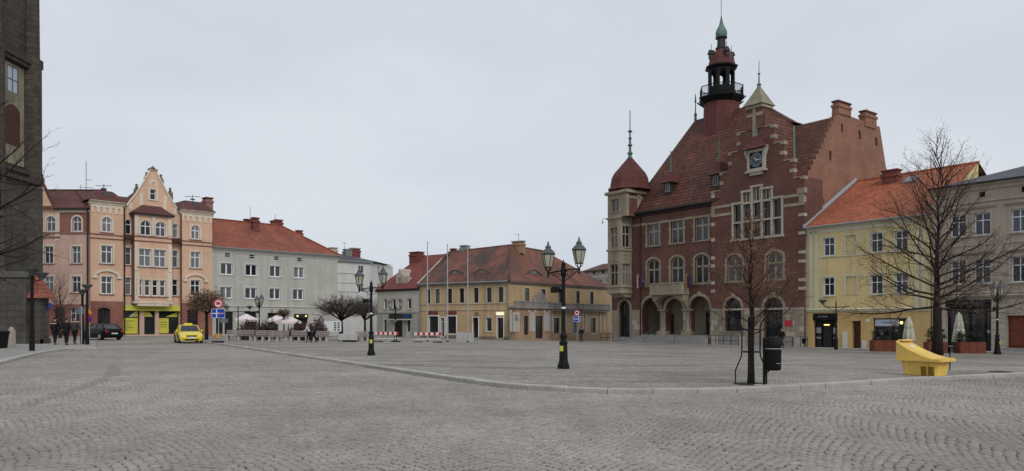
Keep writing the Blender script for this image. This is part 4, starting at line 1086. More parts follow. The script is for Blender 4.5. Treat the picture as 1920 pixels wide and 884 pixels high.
f = yh; LY = f.L; zE = f.Z(1630, 416.5); depth = 17.0
SU = ('lemon_trim', 0.16, 0.04); SI = ('lemon_trim', 0.2, 0.1)
holes = []; blind = []
for (yt, yb, rp) in ((437, 473, 1645), (516, 552, 1641)):
    z0, z1 = f.Z(rp, yb), f.Z(rp, yt)
    for i, px_ in enumerate((1554, 1596, 1643.5, 1690)):
        a_ = f.A(px_)
        if i == 1:
            holes.append(rect(a_-0.48, z0, a_+0.48, z1)); blind.append((a_, z0, z1))
        else: holes.append(window(f, a_, z0, 1.02, z1-z0, 'flat', cols=2, trans=(0.62,), glass='glass_blue', sur=SU, sill=SI, rec=0.14))
for a_, z0, z1 in blind:
    f.put('blind_niche', MB().plate(rect(a_-0.48, z0, a_+0.48, z1), [], 0.08, 0.1), 'lemon')
    f.put('niche_surround', MB().plate(rect(a_-0.64, z0, a_+0.64, z1+0.16), [rect(a_-0.48, z0, a_+0.48, z1)], -0.04, 0.06), 'lemon_trim')
zM = f.Z(1600, 582)
wall(f, rect(0, zM, LY, zE), holes, 'lemon', name='upper_wall')
s1 = (f.A(1525), f.A(1570)); d1 = (f.A(1597), f.A(1614)); s2 = (f.A(1637), f.A(1705))
zsh = f.Z(1548, 589); zd = f.Z(1606, 602); zs2a, zs2b = f.Z(1665, 645), f.Z(1665, 597)
hl = [rect(s1[0], 0.1, s1[1], zsh), rect(d1[0], 0.1, d1[1], zd), rect(s2[0], zs2a, s2[1], zs2b)]
wall(f, rect(0, -0.8, LY, zM), hl, 'lemon_low', name='ground_wall', reveal=0.5)
shell(f, LY, depth, zE, 'lemon')
# shop front, door and cafe window
sf = f.put('shop_front', MB().plate(rect(s1[0], 0.1, s1[1], zsh), [rect(s1[0]+0.1, 0.25, s1[0]+0.62, zsh-0.75), rect(s1[0]+0.72, 0.15, s1[1]-0.72, zsh-0.75), rect(s1[1]-0.62, 0.25, s1[1]-0.1, zsh-0.75)], 0.28, 0.4), 'black')
obj('pane', MB().plate(rect(s1[0]+0.05, 0.15, s1[1]-0.05, zsh-0.7), [], 0.36, 0.4), 'glass_shop', sf)
obj('signboard', MB().bbox(s1[0]-0.05, -0.02, zsh-0.55, s1[1]+0.02, 0.3, zsh+0.05, 0.02), 'black', sf)
bars_text(f, s1[0]+0.45, s1[0]+1.4, zsh-0.3, 0.15, -0.03, 'print_grey', 3)
obj('shop_lamp', MB().box(s1[0]+0.85, 0.3, zsh-1.02, s1[0]+1.35, 0.35, zsh-0.93), 'lamp_warm', sf)
for (q0, q1, r0, r1) in ((0.12, 0.58, 1.35, 1.85), (0.12, 0.58, 0.85, 1.0), (LY*0+s1[1]-s1[0]-0.55, s1[1]-s1[0]-0.2, 1.3, 1.85), (s1[1]-s1[0]-0.55, s1[1]-s1[0]-0.25, 0.85, 1.0), (s1[1]-s1[0]-0.35, s1[1]-s1[0]-0.14, zsh-1.05, zsh-0.85)):
    obj('poster', MB().box(s1[0]+q0, 0.30, 0.05+r0, s1[0]+q1, 0.34, 0.05+r1), 'print_grey', sf)
dr = f.put('house_door', MB().plate(rect(d1[0]+0.02, 0.1, d1[1]-0.02, zd-0.02), [], 0.4, 0.45).box(d1[0]+0.15, 0.37, 0.3, d1[1]-0.15, 0.41, 1.2).box(d1[0]+0.15, 0.37, 1.35, d1[1]-0.15, 0.41, zd-0.25), 'brown_wood')
obj('handle', MB().box(d1[1]-0.2, 0.33, 1.1, d1[1]-0.15, 0.38, 1.25), 'chrome', dr)
cw = f.put('cafe_window', MB().plate(rect(s2[0], zs2a, s2[1], zs2b), [rect(s2[0]+0.1, zs2a+0.1, s2[0]+2.05, zs2b-0.85), rect(s2[0]+2.15, zs2a+0.1, s2[1]-0.1, zs2b-0.2)], 0.2, 0.3), 'dark_frame')
obj('pane', MB().plate(rect(s2[0]+0.05, zs2a, s2[1]-0.05, zs2b-0.02), [], 0.27, 0.3), 'glass_shop', cw)
obj('cafe_sign', MB().box(s2[0]+0.12, 0.1, zs2b-0.66, s2[0]+2.05, 0.2, zs2b-0.1), 'sign_sky_pale', cw)
bars_text(f, s2[0]+0.7, s2[0]+1.6, zs2b-0.42, 0.12, 0.1, 'print_dark', 8)
bars_text(f, s2[0]+0.4, s2[0]+1.75, zs2b-1.1, 0.12, 0.19, 'print_grey', 9)
for q in (0.35, 0.55, 0.72): obj('slatted_blind', MB().box(s2[0]+0.12, 0.2, zs2b-0.8-q, s2[0]+2.0, 0.25, zs2b-0.72-q), 'print_dark', cw)
for q in (2.3, 3.1): obj('wall_lamp', MB().lathe([(0.05, 0), (0.11, 0.06), (0.12, 0.18), (0.05, 0.24)], 10), 'lamp_warm', cw, (s2[0]+q, 0.1, zs2b-0.5))
for q, r0 in ((0.55, 1.35), (0.2, 0.95), (1.1, 0.95), (1.75, 1.6), (2.5, 1.7), (2.95, 1.3)): obj('paper_notice', MB().box(s2[0]+q, 0.16, r0, s2[0]+q+0.2, 0.19, r0+0.22), 'print_grey', cw)
obj('cafe_sill', MB().box(s2[0]-0.15, -0.1, zs2a-0.1, s2[1]+0.1, 0.2, zs2a), 'dark_frame', cw)
f.put('meter_cabinet', MB().bbox(f.A(1580), -0.12, 0.15, f.A(1580)+0.42, 0.02, 1.55, 0.02), 'grey_trim')
f.put('meter_cabinet', MB().bbox(f.A(1617), -0.12, 0.1, f.A(1617)+0.36, 0.02, 0.8, 0.02), 'grey_trim')
f.put('wall_plate', MB().box(f.A(1624), -0.04, f.Z(1627, 604), f.A(1630), 0.0, f.Z(1627, 599)), 'sign_white')
profile_strip(f, 0, LY, [(0.02, zM-0.14), (0.1, zM-0.1), (0.1, zM), (0.2, zM+0.08), (0.06, zM+0.16)], 'lemon_trim')
for px_ in (1521, 1531): 
    for aa in (f.A(px_), LY-f.A(px_)): f.put('pilaster', MB().box(aa-0.16, -0.06, zM+0.16, aa+0.16, 0.03, zE-0.3), 'lemon_trim')
zsb = f.Z(1600, 478.5); strip(f, f.A(1537), LY-f.A(1537), zsb-0.06, zsb+0.07, 0.06, 'lemon_trim', 'string_course')
profile_strip(f, 0, LY, [(0.03, zE-0.55), (0.06, zE-0.5), (0.06, zE-0.2), (0.2, zE-0.1), (0.32, zE)], 'lemon_trim')
f.put('gutter', MB().tube([(0, -0.42, zE+0.03), (LY, -0.42, zE+0.03)], 0.09, 8), 'zinc')
f.put('rain_pipe', MB().tube([(0.08, -0.1, zE-0.2), (0.08, -0.1, 0.1)], 0.06, 8), 'zinc')
vr = f.sub(0, 0, PI/2).A(1605); zr = f.sub(0, 0, PI/2).Z(1605, 341)
rf = f.put('roof', MB().face([(-0.02, -0.45, zE+0.02), (LY+0.1, -0.45, zE+0.02), (LY+0.1, vr, zr), (-0.02, vr, zr)]).face([(-0.02, vr, zr), (LY+0.1, vr, zr), (LY+0.1, 2*vr+0.4, zE), (-0.02, 2*vr+0.4, zE)]), 'tile_orange')
f.put('ridge_tiles', MB().tube([(0, vr, zr+0.02), (LY+0.1, vr, zr+0.02)], 0.13, 6), 'tile_orange')
f.put('flashing', MB().rings([[(-0.03, -0.45, zE+0.05), (0.14, -0.45, zE+0.05), (0.14, -0.45, zE+0.15), (-0.03, -0.45, zE+0.4)], [(-0.03, vr, zr+0.05), (0.14, vr, zr+0.05), (0.14, vr, zr+0.15), (-0.03, vr, zr+0.4)]], True, True), 'zinc')
ac = f.A(1671, 7.2); zc = f.Z(1671, 320, 7.2)
chimney(f, ac-0.72, ac+0.72, 6.8, 7.7, zr-2.2, zc, 'tile_red', cap='tile_red')
ask = f.A(1709, 6.8); zk = zE+(zr-zE)*(7.2/(vr+0.45))
f.put('skylight', MB().rings([[(ask-0.5, 6.3, zE+0.1+(zr-zE)*6.75/(vr+.45)), (ask+0.5, 6.3, zE+0.1+(zr-zE)*6.75/(vr+.45)), (ask+0.5, 7.3, zE+0.1+(zr-zE)*7.75/(vr+.45)), (ask-0.5, 7.3, zE+0.1+(zr-zE)*7.75/(vr+.45))], [(ask-0.5, 6.3, zE+0.25+(zr-zE)*6.75/(vr+.45)), (ask+0.5, 6.3, zE+0.25+(zr-zE)*6.75/(vr+.45)), (ask+0.5, 7.3, zE+0.25+(zr-zE)*7.75/(vr+.45)), (ask-0.5, 7.3, zE+0.25+(zr-zE)*7.75/(vr+.45))]], False, True), 'zinc')
f.put('fire_wall', MB().face([(LY+0.05, -0.4, zE-0.2), (LY+0.05, vr, zE-0.2), (LY+0.05, vr, zr-0.02)]).face([(0.0, -0.4, zE-0.2), (0.0, vr, zE-0.2), (0.0, vr, zr-0.02)]), 'lemon')

bh = building('beige_house', 'beige three storey house with dark slate roof above the cafe on the right', rowp(8.86), rowp(22.0), ZR_)
f = bh; LB = f.L; depth = 16.0
zE = f.Z(1850, 344.5)
SU = ('beige_trim', 0.16, 0.05); SI = ('beige_trim', 0.25, 0.12)
holes = []
ctr = [f.A(1796.5), f.A(1841.5), f.A(1912)]; ctr.append(ctr[2]+(ctr[1]-ctr[0])*1.05)
for (yt, yb, rp, hood_) in ((399, 441, 1842, True), (485, 532, 1840, True)):
    z0, z1 = f.Z(rp, yb), f.Z(rp, yt)
    for a_ in ctr:
        holes.append(window(f, a_, z0, 1.12, z1-z0, 'flat', cols=2, trans=(0.66,), glass='glass_blue', sur=SU, sill=SI, rec=0.16, fw=0.08))
    for x0, x1 in ((ctr[0]-0.95, ctr[1]+0.95), (ctr[2]-0.95, ctr[3]+0.95)):
        profile_strip(f, x0, x1, [(0.04, z1+0.3), (0.1, z1+0.34), (0.24, z1+0.48), (0.24, z1+0.55)], 'beige_trim', 'window_hood')
        strip(f, x0, x1, z0-0.75, z0-0.62, 0.08, 'beige_trim', 'apron_moulding')
za = f.Z(1842, 365)
for a_ in (ctr[1], ctr[2]+0.3): holes.append(rect(a_-0.2, za-0.2, a_+0.2, za+0.2)); f.put('attic_vent', MB().plate(rect(a_-0.2, za-0.2, a_+0.2, za+0.2), [], 0.15, 0.16), 'interior')
zM = f.Z(1816, 560)
sh = (f.A(1775), f.A(1858)); zsh = f.Z(1816, 575); gd = (f.A(1888), f.A(1888)+1.9); zgd = f.Z(1895, 592)
hl = [rect(sh[0], 0.1, sh[1], zM-0.1), rect(gd[0], 0.5, gd[1], zgd), rect(f.A(1753), 0.9, f.A(1766), zsh)]
wall(f, rect(0, -0.8, LB, zE), holes + hl, 'beige', reveal=0.45)
shell(f, LB, depth, zE, 'beige')
f.put('side_window', MB().plate(rect(f.A(1753), 0.9, f.A(1766), zsh), [], 0.3, 0.35), 'glass_shop')
# rusticated courses on the ground floor
for k in range(7):
    zz = 0.15+k*(zM-0.3)/7
    for x0, x1 in ((0.02, f.A(1752)), (f.A(1767), sh[0]-0.05), (sh[1]+0.05, gd[0]-0.1), (gd[1]+0.1, LB)):
        if x1-x0 > 0.1: f.put('rusticated_course', MB().box(x0, -0.05, zz, x1, 0.02, zz+(zM-0.3)/7-0.035), 'beige_trim')
zq = f.Z(1760, 400); 
for k in range(9):
    zz = zM+0.4+k*0.8; f.put('quoin', MB().box(-0.02, -0.05, zz, 0.42 if k % 2 else 0.6, 0.3, zz+0.72), 'beige_trim')
cf = f.put('cafe_front', MB().plate(rect(sh[0], 0.1, sh[1], zsh-0.02), [rect(sh[0]+0.15, 0.3, sh[0]+1.5, zsh-0.2), rect(sh[0]+1.65, 0.3, sh[0]+2.6, zsh-0.2), rect(sh[0]+2.7, 0.3, sh[1]-0.12, zsh-0.2)], 0.2, 0.35), 'black')
obj('pane', MB().plate(rect(sh[0]+0.1, 0.2, sh[1]-0.1, zsh-0.1), [], 0.3, 0.35), 'glass_shop', cf)
obj('signboard', MB().bbox(sh[0]-0.05, -0.1, zsh, sh[1]+0.05, 0.25, zM-0.12, 0.02), 'black', cf)
zt = zsh+(zM-0.12-zsh)*0.3
bars_text(f, sh[0]+0.7, sh[0]+2.75, zt, 0.26, -0.11, 'print_mid', 5, gap=(sh[0]+1.55, sh[0]+1.75))
obj('poster_print', MB().box(sh[0]+2.95, 0.27, 0.6, sh[1]-0.2, 0.29, 2.3), 'interior', cf)
obj('paper_notice', MB().box(sh[0]+2.75, 0.24, 1.55, sh[0]+3.05, 0.27, 1.8), 'print_grey', cf)
for q in (1.3, 1.62, 1.95): obj('menu_board', MB().box(sh[0]+0.4, 0.22, q, sh[0]+0.85, 0.25, q+0.2), 'print_grey', cf)
gdo = f.put('wooden_gate', MB().plate(rect(gd[0]+0.02, 0.5, gd[1]-0.02, zgd-0.02), [], 0.3, 0.35), 'door_rust')
for q in range(2):
    for r0 in (0.65, 1.75): obj('door_panel', MB().bbox(gd[0]+0.12+q*0.9, 0.26, r0, gd[0]+0.85+q*0.9, 0.31, r0+0.95, 0.02), 'door_rust', gdo)
for k in range(3): f.put('step', MB().bbox(gd[0]-0.5-0.1*k, -0.3*(k+1), -0.5, gd[1]+0.6+0.1*k, 0.3, 0.5-0.17*k, 0.02), 'stone_grey')
profile_strip(f, 0, LB, [(0.04, zM), (0.14, zM+0.06), (0.22, zM+0.2), (0.06, zM+0.26)], 'beige_trim')
zst = f.Z(1842, 377); strip(f, 0.3, LB, zst-0.08, zst+0.08, 0.1, 'beige_trim', 'string_course')
profile_strip(f, -0.1, LB, [(0.04, zE-0.5), (0.14, zE-0.42), (0.18, zE-0.25), (0.45, zE-0.1), (0.5, zE+0.05)], 'beige_trim')
rv = 6.5; zrr = f.Z(1905, 312, rv)
f.put('roof', MB().face([(-0.15, -0.55, zE+0.06), (LB, -0.55, zE+0.06), (LB, rv, zrr), (-0.15+5.0, rv, zrr)]).face([(-0.15, -0.55, zE+0.06), (4.85, rv, zrr), (-0.15, depth, zE+0.06)]).face([(4.85, rv, zrr), (LB, rv, zrr), (LB, depth, zE), (-0.15, depth, zE+0.06)]), 'slate')
f.put('gutter', MB().tube([(-0.1, -0.6, zE+0.05), (LB, -0.6, zE+0.05)], 0.08, 8), 'gutter')
# pavement along this row
pv = MB(); fr_ = th
def along(a, v): return (C_[0]+0.5949*a-0.8037*0, 0)
ptsR = []
ang = th.ang; u_, n_ = th.u, th.n
for a in np.arange(-1.0, 50, 1.5):
    def P_(v, dz):
        x, y = th.P[0]+u_[0]*a+n_[0]*v, th.P[1]+u_[1]*a+n_[1]*v
        return (x, y, float(gz(x, y))+dz)
    ptsR.append([P_(-3.6, -0.1), P_(-3.6, 0.08), P_(-3.3, 0.085), P_(-1.5, 0.09), P_(0.5, 0.1)])
pv.rings(ptsR, close=False)
tag(obj('pavement', pv, 'slabs'), kind='structure')
# ------------------------------------------------------------ corner house in the middle, cream house, white house, far house
CC = (-0.33, 92.0)
q = 7.74; OL = (CC[0]-1.55*q, CC[1]+q)
oc = building('ochre_corner_house', 'ochre two storey corner house with mossy tiled roof, eyebrow dormers and stone terrace', OL, CC, 1.5-2.25)
f = oc; LO = f.L
zE = f.Z(870, 531); SU = ('ochre_trim', 0.13, 0.03); SI = ('ochre_trim', 0.12, 0.08)
holes = []
z0, z1 = f.Z(900, 567.5), f.Z(900, 540)
for px_ in (803, 820.5, 843.5, 866, 893, 917.5, 939.5):
    holes.append(window(f, f.A(px_), z0, 0.72, z1-z0, 'flat', cols=1, trans=(0.66,), glass='glass_dark', sur=SU, rec=0.14, fm='dark_frame', fw=0.05))
zg = f.Z(900, 597)
for (p0, p1, yt, yb, nm) in ((803.5, 822, 593, 627, 'shop_window'), (838, 855.5, 593, 627, 'shop_window'), (911, 922, 596, 622, 'ground_window')):
    a0, a1 = f.A(p0), f.A(p1); b0, b1 = f.Z((p0+p1)/2, yb), f.Z((p0+p1)/2, yt)
    holes.append(window(f, (a0+a1)/2, b0, a1-a0, b1-b0, 'flat', cols=1, trans=(), glass='glass_shop', sur=('white_frame' if nm == 'shop_window' else 'ochre_trim', 0.12, 0.03), sill=SI, rec=0.16, fm='white_frame', name=nm))
for (p0, p1, nm) in ((826, 833.5, 'shop_door'), (886.5, 897, 'house_door'), (932.5, 944, 'house_door')):
    a0, a1 = f.A(p0), f.A(p1); b1 = f.Z((p0+p1)/2, 596)
    holes.append(window(f, (a0+a1)/2, 0.25, a1-a0, b1-0.25, 'flat', cols=1, trans=(0.8,), glass='glass_dark' if nm == 'house_door' else 'glass', sur=('white_frame', 0.1, 0.03), rec=0.25, fm='dark_frame' if nm == 'house_door' else 'white_frame', name=nm))
    f.put('step', MB().box(a0-0.2, -0.4, -0.4, a1+0.2, 0.2, 0.2), 'stone_grey')
wall(f, rect(0, -0.8, LO, zE), holes, 'ochre', reveal=0.3)
strip(f, 0, LO, -0.6, 0.45, 0.04, 'plinth', 'plinth') if False else None
for x0, x1 in ((0, f.A(826)-0.1), (f.A(833.5)+0.1, f.A(886.5)-0.1), (f.A(897)+0.1, f.A(932.5)-0.1), (f.A(944)+0.1, LO)): strip(f, x0, x1, -0.6, 0.42, 0.05, 'plinth', 'plinth')
for y_ in (570, 581.5): profile_strip(f, 0, LO, [(0.03, f.Z(870, y_)-0.09), (0.1, f.Z(870, y_)-0.02), (0.1, f.Z(870, y_)+0.05)], 'ochre_trim', 'string_course')
# rustication grooves as proud bands
zlo = f.Z(870, 569); 
for k in range(6):
    zz = zlo+0.16+k*(zE-0.4-zlo-0.16)/6
for p0, p1 in ((803, 821.5), (837.5, 856)): f.put('shop_sign', MB().bbox(f.A(p0), -0.12, f.Z(830, 590), f.A(p1), 0.0, f.Z(830, 584), 0.01), 'rust_steel')
f.put('lit_sign', MB().box(f.A(931), -0.12, f.Z(938, 591.5), f.A(945), 0.0, f.Z(938, 585.5)), 'sign_lit')
f.put('hanging_sign', MB().box(f.A(896), -0.7, f.Z(900, 592), f.A(897)+0.05, -0.05, f.Z(900, 586)), 'plinth')
profile_strip(f, 0, LO, [(0.04, zE-0.3), (0.2, zE-0.2), (0.3, zE-0.05), (0.34, zE)], 'balus', 'eaves_cornice')
f.put('gutter', MB().tube([(0, -0.4, zE+0.02), (LO, -0.4, zE+0.02)], 0.09, 6), 'zinc')
f.put('rain_pipe', MB().tube([(LO-0.15, -0.12, zE-0.1), (LO-0.15, -0.12, 0.1)], 0.06, 6), 'zinc')
f.put('rain_pipe', MB().tube([(0.1, -0.12, zE-0.1), (0.1, -0.12, 0.1)], 0.06, 6), 'zinc')
# right flank
angR = math.atan2(1.0, 0.836); rl_ = 17.7*math.hypot(0.836, 1)
fr2 = f.sub(LO, 0, angR-f.ang)
holes = []
z0r, z1r = fr2.Z(989, 566), fr2.Z(989, 541)
for px_ in (988.5, 1019, 1051, 1083.5, 1109.5):
    holes.append(window(fr2, fr2.A(px_), z0r, 0.95, z1r-z0r, 'flat', cols=1, trans=(0.66,), glass='glass_dark', sur=SU, rec=0.14, fm='dark_frame', fw=0.05))
for (p0, p1, yb) in ((1038, 1049, 630), (1073, 1083, 626), (1107, 1117, 626)):
    a0, a1 = fr2.A(p0), fr2.A(p1); b0, b1 = fr2.Z((p0+p1)/2, yb), fr2.Z((p0+p1)/2, 596.5)
    holes.append(window(fr2, (a0+a1)/2, b0, a1-a0, b1-b0, 'flat', cols=1, trans=(0.7,), glass='glass', sur=('ochre_trim', 0.15, 0.03), sill=SI, rec=0.16, fm='dark_frame', name='ground_window'))
wall(fr2, rect(0, -0.8, rl_, zE), holes, 'ochre', reveal=0.3, name='side_front')
profile_strip(fr2, 0, rl_, [(0.04, zE-0.3), (0.2, zE-0.2), (0.3, zE-0.05), (0.34, zE)], 'balus', 'eaves_cornice')
# terrace: shallow porch built out to the corner, with a parapet running on along the flank
tv = 0.9; pz = fr2.Z(990, 579); pt = fr2.Z(990, 567.5)
pa1 = fr2.A(1032, -tv)
pf = fr2.sub(0.0, -tv)
hl = []
for (p0, p1, nm, gl_) in ((982.5, 991, 'porch_window', 'glass_shop'), (1004.5, 1018, 'porch_door', 'glass_dark')):
    a0, a1 = pf.A(p0), pf.A(p1); b0 = 0.15 if nm == 'porch_door' else pf.Z(986, 628); b1 = pf.Z((p0+p1)/2, 593)
    hl.append(window(pf, (a0+a1)/2, b0, a1-a0, b1-b0, 'flat', cols=1, trans=(0.74,), glass=gl_, rec=0.15, fm='black', name=nm))
wall(pf, rect(0, -0.8, pa1, pz), hl, 'ochre_dirty', reveal=0.2, name='porch_wall')
pf.put('porch_flank', MB().box(0, 0.0, -0.8, 0.05, tv, pz).box(pa1-0.05, 0.0, -0.8, pa1, tv, pz), 'ochre_dirty')
pf.put('terrace_slab', MB().bbox(-0.25, -0.25, pz-0.02, pa1+0.15, tv, pz+0.22, 0.04), 'balus')
for (p0, p1) in ((956, 959.5), (961, 974), (992.5, 1003), (1019.5, 1031)):
    pf.put('panel', MB().box(pf.A(p0), -0.05, 1.05, pf.A(p1), 0.02, pz-0.5), 'panel_white')
bars_text(pf, pf.A(963.5), pf.A(971.5), 2.35, 0.3, -0.06, 'print_grey', 12)
pf.put('emblem', MB().plate(rect(pf.A(965), pz-1.35, pf.A(970), pz-0.85), [rect(pf.A(966.2), pz-1.22, pf.A(968.8), pz-0.98)], -0.08, -0.04), 'plinth')
for px_ in (957, 992, 1003, 1020, 1030): 
    x = pf.A(px_); pf.put('pilaster_capital', MB().bbox(x-0.18, -0.12, pz-0.55, x+0.18, 0.02, pz-0.25, 0.03), 'ochre_trim')
b_ = MB(); 
def parapet(fc, a0, a1, z0, z1, v):
    fc.put('parapet', MB().box(a0, v, z0, a1, v+0.14, z1-0.12), 'balus')
    fc.put('parapet_coping', MB().bbox(a0-0.05, v-0.06, z1-0.12, a1+0.05, v+0.2, z1, 0.02), 'balus')
    k = max(2, int((a1-a0)/1.6))
    for i in range(k+1):
        x = a0+(a1-a0)*i/k; fc.put('parapet_pier', MB().bbox(x-0.12, v-0.07, z0, x+0.12, v+0.18, z1+0.03, 0.02), 'balus')
parapet(pf, 0.0, pa1, pz+0.22, pt+0.1, -0.12)
wl_ = fr2.A(1143, -0.6)
fr2.put('terrace_cornice', MB().box(pa1, -0.6, pz-0.25, wl_, 0.02, pz+0.2).box(pa1, -0.75, pz+0.02, wl_, 0.02, pz+0.14), 'balus')
parapet(fr2, pa1+0.2, wl_, pz+0.2, pt+0.05, -0.55)
for px_ in (1034, 1060, 1092, 1098, 1125, 1131): fr2.put('pilaster', MB().box(fr2.A(px_)-0.17, -0.14, 0.9, fr2.A(px_)+0.17, 0.02, pz-0.25), 'ochre_trim')
strip(fr2, pa1, rl_, -0.6, 0.75, 0.06, 'ochre_dirty', 'plinth')
# scrolled pediment on the terrace front
pa = pf.A(1014); ph = 1.35
pp = [(pa-1.4, pt+0.1), (pa+1.4, pt+0.1), (pa+1.3, pt+0.35), (pa+0.95, pt+0.55), (pa+0.8, pt+0.95), (pa+0.45, pt+1.1), (pa+0.2, pt+1.45), (pa, pt+1.55), (pa-0.2, pt+1.45), (pa-0.45, pt+1.1), (pa-0.8, pt+0.95), (pa-0.95, pt+0.55), (pa-1.3, pt+0.35)]
pf.put('scrolled_pediment', MB().plate(pp, [], -0.1, 0.15, back=True), 'balus')
# roof: two slopes meeting at the corner hip
rdg = f.uz(954, 461, 6.0); zRg = rdg[1]
def w2l(x, y):                                             # world plan point to this building's local
    dx, dy = x-f.P[0], y-f.P[1]; return (dx*f.u[0]+dy*f.u[1], dx*f.n[0]+dy*f.n[1])
K0 = (CC[0]+0.0, CC[1]+6.6)                               # hip top above the corner
e0 = w2l(OL[0]-0.0, OL[1]); 
hip = w2l(*K0); rl0 = (hip[0]-LO+1.2, 6.4)
Rr = w2l(kx(1021)*107.0, 107.0); Re = w2l(CC[0]+0.836*17.7, CC[1]+17.7)
ov_ = 0.42
Lc = (LO+0.3, -ov_)
zo = zE+0.02
rm = MB()
ridge_l = (0.0, 6.4, zRg-0.3); hp = (hip[0], hip[1], zRg); rr2 = (Rr[0], Rr[1], zRg)
rm.face([(-0.05, -ov_, zo), (Lc[0], Lc[1], zo), hp, ridge_l])
nR = fr2.n; lnx, lny = math.cos(fr2.lr), math.sin(fr2.lr)
Reo = (Re[0]+lny*ov_, Re[1]-lnx*ov_)
f.put('side_roof', MB().face([(Lc[0], Lc[1], zo), (Reo[0], Reo[1], zo), rr2, hp]), 'tile_old_less_mossy')
rm.face([(Reo[0], Reo[1], zo), (Re[0]-3, Re[1]+9, zo), rr2])
rm.face([ridge_l, hp, rr2, (Re[0]-3, Re[1]+9, zo), (0, 14, zo)])
oroof = f.put('roof', rm, 'tile_old')
f.put('hip_tiles', MB().tube([(Lc[0], Lc[1], zo+0.05), (hp[0], hp[1], zRg+0.03)], 0.13, 6), 'tile_old')
f.put('ridge_tiles', MB().tube([ridge_l, hp, rr2], 0.13, 6), 'tile_old')
f.put('verge', MB().tube([(-0.02, -ov_, zo+0.08), (-0.02, 6.4, zRg-0.2)], 0.12, 5), 'stone_pale')
f.put('gable_flank', MB().face([(0.02, 0.0, -0.8), (0.02, 13, -0.8), (0.02, 13, zo), (0.02, 6.4, zRg-0.35), (0.02, 0, zo)]), 'ochre_dirty')
# eyebrow dormers
def eyebrow(fc, px_, py_, v_, slope, w_=1.9):
    a_, z_ = fc.uz(px_, py_, v_); m_ = MB(); k = 10; r0 = []; r1 = []; r2 = []
    for i in range(k+1):
        t = -1+2*i/k; hgt = 0.62*(math.cos(t*PI)*0.5+0.5)
        r0.append((a_+t*w_, v_, z_+hgt)); r1.append((a_+t*w_, v_-0.12, z_+hgt-0.02)); r2.append((a_+t*w_*0.9, v_+(hgt+0.02)/slope*1.0+0.1, z_+hgt*0.98+0.06))
    d = fc.put('eyebrow_dormer', MB().rings([r1, r2], close=False), 'tile_old')
    obj('dormer_front', MB().plate([(p[0], p[2]) for p in r0] + [(a_+w_, z_-0.05), (a_-w_, z_-0.05)], [], v_-0.02, v_), 'plinth', d)
    obj('dormer_pane', MB().plate(outline(0.8, 0.36, 'seg', 6, a_, z_+0.08, rise=0.14), [], v_-0.06, v_), 'glass', d)
sl = (zRg-zo)/(6.4+ov_)
for p in ((854, 515), (904, 514)):
    vv = min(np.arange(0, 5, 0.02), key=lambda q_: abs(f.Z(p[0], p[1], q_)-(zo+sl*(q_+ov_)))); eyebrow(f, p[0], p[1], vv-0.1, sl)
vv = min(np.arange(0, 5, 0.02), key=lambda q_: abs(fr2.Z(1001, 515, q_)-(zo+sl*(q_+ov_)))); eyebrow(fr2, 1001, 515, vv-0.1, sl)
a_, z_ = f.uz(870, 461, 6.2); chimney(f, a_-0.55, a_+0.55, 5.9, 6.9, zRg-0.8, z_, 'stone_grey', cap='stone_grey')
a_, z_ = f.uz(849, 467, 6.6); chimney(f, a_-0.4, a_+0.4, 6.4, 7.1, zRg-0.9, z_, 'tile_red', cap='tile_red')
c9 = w2l(kx(972)*100.0, 100.0); z_ = EYE-(453-HY)/F*100-f.zb
chimney(f, c9[0]-0.85, c9[0]+0.85, c9[1]-0.4, c9[1]+0.4, zRg-1.0, z_, 'ochre_dirty', cap='stone_grey')
f.put('aerial', MB().tube([(c9[0], c9[1], z_), (c9[0], c9[1], z_+1.0)], 0.03, 4).tube([(c9[0]-0.7, c9[1], z_+0.9), (c9[0]+0.3, c9[1], z_+0.9)], 0.02, 4), 'iron_grey')

# cream house
q = 5.6; HL = (OL[0]-1.2*q, OL[1]+q)
ch = building('cream_house', 'small cream house with red roof and gabled dormer left of the ochre corner house', HL, (OL[0]-0.05, OL[1]+0.05), 1.5-2.2)
f = ch; LH = f.L; zE = f.Z(750, 542.5)
holes = []; z0, z1 = f.Z(739, 580), f.Z(739, 561)
for px_ in (722.5, 738.5, 749, 767.5): holes.append(window(f, f.A(px_), z0, 0.72, z1-z0, 'flat', cols=1, trans=(), glass='glass', sur=('stone_pale', 0.12, 0.03), sill=('stone_pale', 0.12, 0.08), rec=0.14, fm='white_frame'))
for (p0, p1, nm, yb) in ((719.5, 724.5, 'ground_window', 624), (739, 754.5, 'shop_door', 632), (763, 769, 'ground_window', 622)):
    a0, a1 = f.A(p0), f.A(p1); b0 = max(0.1, f.Z((p0+p1)/2, yb)); b1 = f.Z((p0+p1)/2, 600)
    holes.append(window(f, (a0+a1)/2, b0, a1-a0, b1-b0, 'flat', cols=1, trans=(), glass='glass_shop', rec=0.2, fm='dark_frame', name=nm))
zM = f.Z(750, 586)
wall(f, rect(0, -0.8, LH, zE), holes, 'cream_wall')
shell(f, LH, 11, zE, 'cream_wall')
for k in range(5):
    zz = -0.05+k*zM/5.0
    for x0, x1 in ((0.02, f.A(718.5)), (f.A(725.5), f.A(737)), (f.A(756), f.A(762)), (f.A(770), LH)):
        f.put('rusticated_course', MB().box(x0, -0.05, zz, x1, 0.02, zz+zM/5-0.04), 'cream_ground')
strip(f, 0, LH, zM-0.1, zM+0.12, 0.12, 'cream_ground', 'string_course')
f.put('shop_sign', MB().bbox(f.A(731), -0.2, f.Z(742, 597.5), f.A(755), 0.0, f.Z(742, 588.5), 0.02), 'print_dark')
bs_ = f.put('blue_sign', MB().bbox(f.A(757), -0.2, f.Z(764, 597), f.A(772.5), 0.0, f.Z(764, 589.5), 0.02), 'print_dark')
